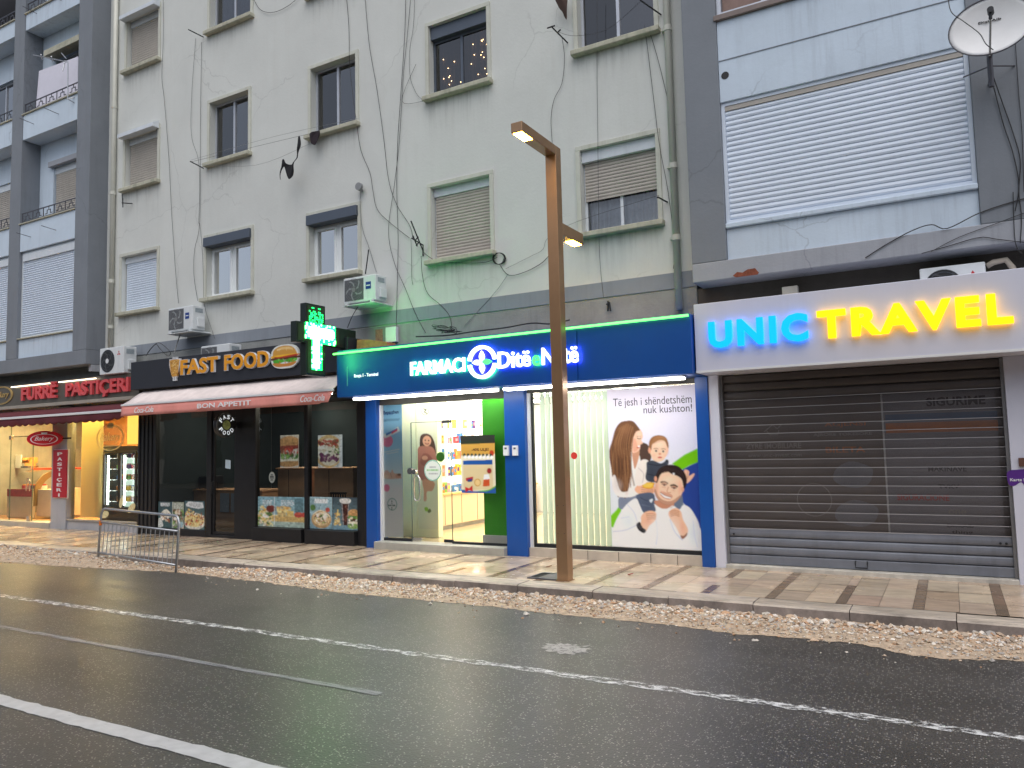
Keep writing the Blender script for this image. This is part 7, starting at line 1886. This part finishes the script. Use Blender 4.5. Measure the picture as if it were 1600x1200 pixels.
# ================================================================== AIR CONDITIONERS
def aircon(lab, x0, x1, z0, z1, yf, dep, fan_left=True, badge='blue', bracket=True, dark=False):
    t = thing('air_conditioner', lab, 'air conditioner', ((x0 + x1) / 2, yf, z0))
    w, h = x1 - x0, z1 - z0
    m = MB(); m.box(x0, x1, yf, yf + dep, z0, z1); m.build('casing', M_acbody, t, bevel=.015)
    fr_ = min(w * .29, h * .44); fx, fz = x0 + fr_ + .045, z0 + h * .5
    if badge == 'disc':
        m = MB(); m.disc((fx, yf - .004, fz), (1, 0, 0), (0, 0, 1), (0, -1, 0), fr_, .004, 30); fg = m.build('fan_grille', pbr('fan_dark', (.02, .02, .022), .5), t)
    else:
        m = MB(); m.box(x0 + .025, x0 + .06 + 2 * fr_, yf - .006, yf - .0005, z0 + .04, z1 - .04); fg = m.build('fan_grille', pbr('fan_grey', A(96, 98, 102, 1.0), .5), t, bevel=.01)
    for k in range(5):
        a = k * 2 * math.pi / 5; pts = []
        for r, da in ((.25, 0), (.55, .25), (.92, .75), (.96, 1.0), (.6, .6), (.3, .45)): pts.append((r * fr_ * math.cos(a + da), r * fr_ * math.sin(a + da)))
        m = MB(); m.prism(pts, lambda u, v, w_: (fx + u, yf - .0095 - w_, fz + v), .002); m.build('fan_blade', pbr('fan_blade_grey', A(140, 144, 146), .4) if badge != 'disc' else pbr('fan_blade_dark', A(70, 70, 72, 1.0), .4), fg)
    m = MB()
    for q in (.35, .6, .85, 1.0): m.ring(lambda u, v, w_: (fx + u, yf - .014 - w_, fz + v), fr_ * q - .004, fr_ * q, .003, n=28)
    m.build('guard', M_anth if badge == 'disc' else M_cableg, fg)
    m = MB(); m.disc((fx, yf - .016, fz), (1, 0, 0), (0, 0, 1), (0, -1, 0), fr_ * .22, .003, 20); m.build('hub', M_whiteplastic if badge == 'disc' else M_cableg, fg)
    bx = x0 + w * .78
    if badge == 'blue':
        m = MB(); m.box(bx - .06, bx + .06, yf - .004, yf - .0005, fz - .02, fz + .11); bd = m.build('badge', pbr('blue_badge', S(24, 62, 140), .4), t)
        m = MB(); m.box(bx - .045, bx + .045, yf - .0055, yf - .0042, fz + .035, fz + .055); m.build('badge_print', M_whiteplastic, bd)
    elif badge == 'disc':
        m = MB()
        for cx, cz, a in ((0, .035, math.pi / 2), (-.03, -.017, math.pi * 7 / 6), (.03, -.017, -math.pi / 6)):
            c, s = math.cos(a), math.sin(a)
            pts = [(c * u - s * v + cx, s * u + c * v + cz) for u, v in ((-.033, 0), (0, -.019), (.033, 0), (0, .019))]
            m.prism(pts, lambda u, v, w_: (bx + .02 + u, yf - .002 - w_, z1 - .16 + v), .0015)
        m.build('emblem', pbr('emblem_red', S(190, 40, 50), .4), t)
    m = MB(); m.box(x1 + .001, x1 + .05, yf + dep * .3, yf + dep * .85, z0 + h * .12, z0 + h * .5); m.build('valve_cover', M_acbody, t, bevel=.01)
    m = MB(); m.box(x1 + .0005, x1 + .004, yf + dep * .2, yf + dep * .8, z1 - h * .28, z1 - h * .1); m.build('rating_plate', pbr('plate_grey', A(140, 150, 156), .5, var=.3, scale=60), t)
    if bracket:
        for x in (x0 + .08, x1 - .08):
            m = MB(); m.box(x - .018, x + .018, yf - .04, YW - .002, z0 - .036, z0 - .002); m.build('bracket', M_acbody, t)
        m = MB(); m.box(x0 - .01, x1 + .01, yf - .03, YW - .01, z0 - .05, z0 - .038); m.build('drip_tray', M_acbody, t)
    return t


aca = W(262.5, 515, 10.62)[0]; acb = W(301, 512, 10.62)[0]; az0 = W(280, 517, 10.62)[1]; az1 = W(280, 480, 10.62)[1]
aircon('white air conditioner with a blue badge on the cream wall above the fast food sign', aca, acb, az0, az1, 10.62, .31)
aca = W(537, 470, 10.62)[0]; acb = W(587, 468, 10.62)[0]; az0 = W(560, 472, 10.62)[1]; az1 = W(560, 432, 10.62)[1]
aircon('white air conditioner with a blue badge under the window just above the green cross', aca, acb, az0, az1, 10.62, .31)
aca = W(155.5, 577, 10.6)[0]; acb = W(193, 572, 10.6)[0]; az0 = bz1 + .002; az1 = W(172, 543, 10.6)[1]
aircon('white air conditioner with three red diamonds and a round fan standing on the bakery sign', aca, acb, az0, az1, 10.6, .32, badge='disc', bracket=False)
aca = W(314, 545, 10.66)[0]; acb = W(358, 541, 10.66)[0]
aircon('white air conditioner half hidden behind the top of the fast food sign', aca, acb, SZ1 - .30, W(335, 539, 10.66)[1], 10.66, .32, badge='none', bracket=False)
aca = W(1437, 430, 10.72)[0]; acb = W(1540, 420, 10.72)[0]
aircon('white air conditioner with a round dark fan peeping over the white travel sign', aca, acb, 3.50, W(1490, 414, 10.72)[1], 10.72, .30, badge='disc', bracket=False)
m = MB(); x_, z_ = W(1235, 455, 10.8); m.box(x_ - .1, x_ + .1, 10.75, 10.85, z_ - .2, z_ + .06)
tag(m.build('wall_box', pbr('concrete_grey_box', A(150, 148, 140), .7, var=.2), bevel=.006), 'small weathered grey box peeping over the top of the travel sign', 'wall box')
m = MB(); pts = [W(*p, 10.8) for p in ((1542, 416), (1552, 410), (1572, 406), (1582, 418), (1588, 432))]; m.tube([(a, 10.8, b) for a, b in pts], .035, 8)
tag(m.build('hose', pbr('beige_hose', A(170, 160, 146), .7, var=.1), smooth=True), 'bent pale insulated hose beside the air conditioner above the travel sign', 'hose')
# junction boxes on the cream wall
for (px, py, w_, h_, mt, lab) in ((612, 523, .24, .28, M_whiteplastic, 'white junction box on the grey wall above the left end of the pharmacy sign'),
                                  (590, 525, .17, .26, pbr('rusty_poster', A(150, 104, 90), .8, var=.4, scale=30), 'small torn reddish notice stuck on the grey wall beside the white junction box')):
    x_, z_ = W(px, py, YW - .06); m = MB(); m.box(x_ - w_ / 2, x_ + w_ / 2, YW - (.09 if w_ > .2 else .02), YW - .0155, z_ - h_ / 2, z_ + h_ / 2)
    tag(m.build('junction_box' if w_ > .2 else 'wall_notice', mt, bevel=.004), lab, 'junction box' if w_ > .2 else 'notice')
x_, z_ = W(575, 539, 10.7); m = MB(); m.prism([(-.28, -.14), (.5, -.14), (.42, .02), (.0, .10), (-.26, .12)], wallframe(x_, z_, 10.7), .25)
tag(m.build('plank', pbr('rotten_board', A(150, 90, 60), .8, var=.3, scale=14), bevel=.006), 'rotten brown board lying on top of the left end of the pharmacy sign', 'board')

# ================================================================== SATELLITE DISH AND AERIALS
dh = thing('satellite_dish', 'big oval white satellite dish on the grey pillar at the top right corner', 'satellite dish', (0.75, YP, 6.1))
dc = np.array([.665, 9.93, 6.50]); nrm = np.array([-.10, -1, .06]); nrm /= np.linalg.norm(nrm)
du = np.cross(nrm, [0, 0, 1]); du /= -np.linalg.norm(du); du = du if du[0] > 0 else -du
rt = math.radians(-4); dvv = np.cross(du, nrm); dvv = dvv if dvv[2] > 0 else -dvv
du, dvv = du * math.cos(rt) + dvv * math.sin(rt), dvv * math.cos(rt) - du * math.sin(rt)
A_, B_ = .41, .335
m = MB(); vs, fs = [tuple(dc - nrm * -.0 - nrm * .07)], []; nr, na = 8, 44
for j in range(1, nr + 1):
    q = j / nr
    for k in range(na):
        a = 2 * math.pi * k / na; p = dc + du * A_ * q * math.cos(a) + dvv * B_ * q * math.sin(a) - nrm * .07 * (1 - q * q); vs.append(tuple(p))
for k in range(na): fs.append((0, 1 + k, 1 + (k + 1) % na))
for j in range(nr - 1):
    for k in range(na):
        a, b = 1 + j * na + k, 1 + j * na + (k + 1) % na; fs.append((a, a + na, b + na, b))
m.add(vs, fs); o = m.build('reflector', pbr('dish_paint', A(222, 222, 220, 1.2), .5, var=.05), dh, smooth=True)
sm = o.modifiers.new('sheet', 'SOLIDIFY'); sm.thickness = .008
m = MB(); m.tube([tuple(dc + du * A_ * math.cos(2 * math.pi * k / na) + dvv * B_ * math.sin(2 * math.pi * k / na)) for k in range(na + 1)], .008, 6, cap=False); m.build('rim', M_rail, dh)
foc = dc + nrm * .26 + dvv * .03 + du * .02
m = MB(); m.tube([tuple(dc - dvv * B_ * 1.02 - nrm * .02), tuple(foc - dvv * .03)], .012, 6); m.build('feed_arm', M_steel, dh)
m = MB(); m.tube([tuple(foc - nrm * .05), tuple(foc + nrm * .05)], .032, 12); m.tube([tuple(foc - dvv * .09), tuple(foc)], .018, 8); m.build('receiver_head', M_dark, dh)
m = MB(); m.tube([(.66, 10.02, 6.42), (.66, 10.32, 6.30), (.66, 10.32, 5.95)], .03, 10); m.tube([(.66, 10.32, 6.1), (.66, YP, 6.1)], .02, 8); m.tube([(.66, 10.32, 6.2), (.40, YP, 6.26)], .009, 5); m.tube([(.66, 10.32, 6.2), (.92, YP, 6.26)], .009, 5); m.build('mount', M_rail, dh)
q0 = dc + du * -.12 + dvv * .07 - nrm * .045
word('DigitAlb', 0, .22, 0, .034, 0, .003, M_dark, dh, name='lettering', split=False, fr=lambda u, v, w: tuple(q0 + du * u + dvv * v + nrm * (w - .012)))


def rods(label, cat, name, segs_, Y, mt, r=.012, loc=None):
    m = MB()
    for sg in segs_: m.tube([(*(W(px, py, Y - d)[:1]), Y - d, W(px, py, Y - d)[1]) for px, py, d in sg], r if len(sg[0]) == 3 else r, 6)
    return tag(m.build(name, mt), label, cat)


rods('thin metal TV aerial on a bent mast before the left balcony', 'aerial', 'tv_aerial', [[(122, 164, -.1), (106, 155, .12), (106, 95, .15)], [(106, 97, .15), (52, 86, .25)], [(104, 92, .15), (96, 83, .1)], [(98, 111, .2), (102, 95, .1)], [(64, 85, .3), (66, 93, .2)], [(80, 88, .3), (82, 96, .2)], [(106, 155, .12), (122, 150, -.1)]], YP, M_galv)
for (lab, sg) in (('dark metal clothes line bracket under the middle left window of the cream house', [[(318, 263, 0), (297, 252, .35)]]),
                  ('dark metal clothes line bracket under the top left window of the cream house', [[(318, 58, 0), (294, 46, .35)]]),
                  ('dark clothes line bracket left of the top right window of the cream house', [[(887, 67, 0), (862, 42, .4)], [(855, 44, .4), (867, 40, .4)], [(872, 50, .3), (876, 46, .3)]]),
                  ('dark clothes line bracket right of the top right window of the cream house', [[(1033, 23, 0), (1000, 0, .4)]]),
                  ('rusty iron bracket on the cream wall under the narrow middle window', [[(207, 318, 0), (190, 317, .2)], [(192, 310, .15), (192, 324, .15)], [(191, 303, .1), (192, 322, .12)]]),
                  ('short dark bracket right of the lower right window beside the downpipe', [[(1043, 316, 0), (1028, 308, .25)], [(1028, 308, .25), (1027, 309, .2)]]),
                  ('rusted bracket tangled with wires on the cream wall left of the beige shutter', [[(661, 400, 0), (661, 383, .1), (643, 372, .2)], [(661, 392, .02), (642, 345, .25)], [(655, 378, .1), (650, 384, .15)], [(648, 376, .15), (654, 370, .1)], [(645, 368, .2), (652, 385, .1)]]),
                  ('rusty bracket on the grey wall above the blue right end of the pharmacy sign', [[(950, 486, 0), (950, 470, .05)], [(952, 472, .04), (954, 486, .04)], [(947, 475, .06), (953, 477, .03)]]),
                  ('thin rod sticking up from the air conditioner above the green cross', [[(571, 428, .2), (576, 390, .15)]])):
    rods(lab, 'bracket', 'wall_bracket', sg, YW - .01, M_dark, .012)

m = MB(); q = [W(*c_, YP + .22) for c_ in ((61, 111), (122, 88), (121, 152), (56, 168))]
m.prism(q, lambda u, v, w: (u, YP + .22 - w, v), .012)
tag(m.build('balcony_sheet', pbr('pale_lilac_sheet', A(206, 204, 216), .85, var=.05)), 'pale sheet hung behind the railing of the left house balcony under the aerial', 'sheet')

# ================================================================== CABLES AND WASHING
def cable(lab, pts, Y=YW - .03, r=.006, mt=None, n=5, name='cable'):
    P = smooth_poly([p[:2] for p in pts], n, closed=False); ds = [p[2] if len(p) > 2 else 0 for p in pts]
    D = np.interp(np.linspace(0, len(pts) - 1, len(P)), range(len(pts)), ds)
    m = MB(); m.tube([(W(a, b, Y - d)[0], Y - d, W(a, b, Y - d)[1]) for (a, b), d in zip(P, D)], r * .85, 5)
    return tag(m.build(name, mt or M_cable), lab, 'cable')


cable('black cable down the cream wall, first to the right of the second floor middle window', [(541, -8), (545, 40), (546, 90), (549, 130), (557, 190), (564, 235), (578, 270), (583, 300), (590, 328), (612, 350), (640, 372)])
cable('black cable crossing the cream wall from the top centre to the tangled bracket', [(570, -8), (577, 70), (589, 140), (600, 220), (607, 280), (620, 320), (640, 352), (645, 372)])
cable('black cable running straight down the cream wall to the white junction box', [(634, -8), (632, 60), (626, 150), (621, 230), (620, 300), (622, 370), (621, 430), (619, 515)])
cable('thin cable looping from the top centre to the sill of the window with fairy lights', [(648, -8), (646, 40), (640, 80), (641, 120), (650, 145), (660, 156)], r=.004)
cable('thin cable beside the long straight one, ending above the pharmacy sign', [(642, -8), (636, 60), (630, 120), (624, 220), (616, 290), (607, 360), (616, 410), (633, 450), (650, 492), (665, 520)], r=.005)
cable('thin cable hanging past the second air conditioner down to the grey band', [(650, 100), (628, 158), (662, 158)], r=.004)
cable('cable from the tangled bracket down to the tangle on the pharmacy sign', [(658, 400), (660, 430), (668, 458), (690, 478), (703, 495), (706, 515)])
cable('short loose cable hanging from the tangled bracket', [(642, 372), (643, 400), (643, 430), (645, 445)], r=.004)
cable('cable from the tangled bracket under the beige shutter sill to the black coil', [(660, 393), (678, 406), (700, 410), (740, 411), (762, 409), (777, 402)])
cable('cable from the black coil sagging towards the lamp post', [(780, 412), (795, 430), (820, 425), (845, 412), (858, 399)], r=.007)
cable('thin cable from the coil rising past the lamp post to the lower right window', [(790, 420), (830, 400), (848, 390), (858, 370), (905, 345), (1030, 305)], r=.003)
cable('pale cable from the coil slanting down to the tangle on the pharmacy sign', [(794, 428), (775, 455), (745, 488), (725, 510)], r=.005, mt=M_cableg)
cable('vertical black cable crossing the lower right window of the cream house', [(933, -8), (933, 130), (934, 200), (935, 300), (937, 400), (943, 465)], r=.004)
cable('black cable down from the top right window past the downpipe', [(1007, 40), (1013, 85), (1022, 160), (1031, 230), (1044, 300), (1054, 385), (1052, 420)], r=.005)
cable('second cable slanting from the top right window to the downpipe', [(1014, 46), (1030, 100), (1048, 180), (1056, 250), (1053, 310), (1050, 345)], r=.005)
cable('cable hanging below the bracket left of the top right window', [(878, 58), (882, 90), (878, 130), (866, 155), (861, 185), (863, 225)], r=.005)
cable('thin crooked cable down the cream wall right of the narrow left windows', [(255, -8), (255, 60), (253, 120), (257, 160), (264, 250), (268, 330), (274, 420), (279, 474)], r=.005)
cable('pair of thin cables below the middle left window down to the first air conditioner', [(306, 60), (300, 140), (299, 210), (310, 250), (312, 300), (310, 350)], r=.004)
cable('thin cable beside the middle left clothes line bracket down to the air conditioner', [(315, 66), (313, 200), (312, 345), (304, 390), (303, 430), (309, 470)], r=.005)
cable('looping thin cable on the wall above the first air conditioner', [(312, 348), (316, 390), (318, 440), (320, 480), (336, 530)], r=.004)
cable('grey cable down the right edge of the window above the green cross', [(563, 296), (563, 330), (567, 360), (576, 385), (588, 425)], r=.008, mt=M_cableg)
cable('grey hose from the first air conditioner down to the fast food sign', [(284, 515, .3), (279, 530, .3), (272, 552, .45), (270, 560, .5)], r=.016, mt=M_cableg)
cable('cable hanging from the second air conditioner to the green cross', [(560, 478, .3), (550, 495, .2), (543, 512, .1)], r=.008)
cable('cable tangle on the wall behind the left end of the fast food sign', [(228, 556, .1), (236, 545, .1), (244, 538, .1), (250, 545, .12), (262, 556, .1), (266, 550, .1), (250, 536, .1), (240, 540, .1), (230, 552, .1)], r=.008)
# black coil of cable and the tangle on the pharmacy sign
cable('black coil of cable hanging at the right end of the beige shutter sill', [(778 + 9 * math.cos(t * .7) + .12 * t, 404 + 9 * math.sin(t * .7)) for t in range(30)], r=.007, name='cable_coil')
tg = []
for k in range(30): tg.append((696 + RNG.normal(0, 16), 521 - abs(RNG.normal(0, 6)) + .02 * k, .5 + RNG.normal(0, .1)))
cable('tangled bundle of wires lying on top of the pharmacy sign', tg, r=.006, name='cable_tangle')
cable('bundle of black cables lying along the top of the pharmacy sign', [(650, 526, .5), (700, 524, .5), (740, 518, .5), (790, 512, .5), (830, 505, .5), (862, 506, .5), (890, 500, .5)], r=.014)
# the right-hand house
cable('black cable over the grey beam above the travel sign', [(1352, 403), (1385, 382), (1424, 361), (1455, 351), (1480, 357), (1530, 333), (1580, 316), (1640, 300)], Y=YP - .015, r=.008)
cable('second black cable along the bottom of the grey beam at the right', [(1440, 396), (1480, 385), (1530, 371), (1560, 374), (1610, 380)], Y=YP - .015, r=.006)
cable('thin black cable slanting over the beam to the right edge', [(1455, 393), (1500, 370), (1560, 348), (1600, 333), (1640, 322)], Y=YP - .015, r=.005)
cable('black cable from the dish down the right grey pillar, left strand', [(1548, 118, .2), (1555, 145), (1568, 195), (1583, 240), (1592, 290), (1586, 330)], Y=YP - .02, r=.007)
cable('black cable from the dish down the right grey pillar, right strand', [(1552, 120, .2), (1566, 160), (1582, 205), (1594, 250), (1592, 300), (1596, 340), (1594, 380)], Y=YP - .02, r=.007)
cable('thin black cable hanging over the face of the satellite dish', [(1481, -10, .6), (1486, 18, .75), (1505, 33, .8), (1530, 52, .85), (1540, 68, .85), (1552, 78, .8)], Y=YP - .02, r=.006)
cable('thin dark cable at the far right edge of the grey pillar', [(1586, 60), (1592, 150), (1597, 210), (1600, 300)], Y=YP - .02, r=.005)
cable('hooked thin cable end on the grey pillar near the right edge', [(1583, 300), (1584, 340), (1586, 376), (1592, 392), (1597, 396)], Y=YP - .02, r=.006)
# washing lines
yl0 = YW - .35
for k, (a, b, c) in enumerate((((298, 253), (420, 224), (500, 205)), ((299, 250), (430, 213), (560, 185)), ((303, 256), (400, 258), (483, 225)))):
    cable(('upper', 'highest', 'lowest sagging')[k] + ' thin washing line strung between the middle windows of the cream house', [(a[0], a[1], .32), (b[0], b[1], .32), (c[0], c[1], .2)], r=.0035, mt=M_cableg if k else M_cable)
cable('thin washing line sagging from the bracket at the top right window', [(872, 50, .35), (900, 56, .35), (950, 45, .35), (1000, 3, .35)], r=.0035)
cable('drooping black wire at the top of the cream wall', [(392, -10), (404, 12), (416, 19), (432, 18), (452, 8), (470, -8)], r=.006)


def cloth(lab, name, outl, Y, mt):
    P = [W(a, b, Y) for a, b in smooth_poly(outl, 5)]
    m = MB(); m.prism([(float(a), float(b)) for a, b in P], lambda u, v, w: (u, Y - w - .015 * math.sin(u * 30 + v * 12), v), .006)
    return tag(m.build(name, mt), lab, 'garment')


M_blackcloth = pbr('black_cloth', (.012, .012, .015), .9, var=.2)
cloth('black bra hanging from the washing line under the middle window', 'hanging_bra', [(437, 278), (439, 262), (440, 251), (444, 249), (447, 255), (452, 257), (458, 255), (463, 244), (465, 228), (465, 214), (468, 213), (469, 226), (466, 241), (460, 254), (458, 268), (456, 277), (452, 280), (448, 275), (444, 261), (441, 262), (439, 272), (438, 280)], YW - .33, M_blackcloth)
cloth('small dark cloth hanging from the washing line at the middle window sill', 'hanging_cloth', [(483, 208), (490, 206), (499, 204), (498, 212), (496, 221), (492, 226), (486, 224), (484, 216)], YW - .2, pbr('dark_plum_cloth', (.03, .02, .026), .9))
cloth('brown ragged cloth hanging beside the top right window', 'hanging_cloth', [(864, -12), (872, 10), (878, 18), (882, 27), (885, 29), (886, 15), (884, -12)], YW - .2, pbr('brown_cloth', (.06, .035, .028), .9))
x_, z_ = W(561, 292, YW - .1)
m = MB(); m.tube([(x_, YW - .01, z_ - .05), (x_, YW - .12, z_ - .02)], .03, 8); m.disc((x_ + .01, YW - .14, z_), (1, 0, 0), (0, 0, 1), (0, -1, 0), .075, .06, 14)
tag(m.build('wall_vent', pbr('vent_grey', A(130, 132, 134), .6, var=.2)), 'small grey vent cap on the cream wall above the window beside the cross', 'vent')
# fallen bits on the pavement and road
for k, (px, py, s_, mt) in enumerate(((857, 886, .03, pbr('dead_leaf', A(120, 80, 50), .8)), (985, 898, .025, pbr('red_scrap', A(150, 60, 50), .7)), (1398, 974, .03, pbr('yellow_scrap', A(190, 160, 60), .7)), (530, 905, .02, MATS['dead_leaf']))):
    x_, y_ = G(px, py, PZ if k != 2 else .06); zb = (PZ + .003) if k != 2 else .07
    m = MB(); m.prism([(-s_ * 1.6, -s_ * .3), (-.2 * s_, -s_), (s_ * 1.7, .1 * s_), (.1 * s_, s_ * .9)], lambda u, v, w: (x_ + u, y_ + v, zb + .012 + w + .3 * u), .01)
    tag(m.build('litter', mt), ('dead brown leaf on the pavement left of the lamp pit', 'small red scrap on the pavement right of the lamp post', 'yellow scrap lying in the gravel before the travel shop', 'dead brown leaf on the pavement before the pharmacy entrance')[k], 'litter')
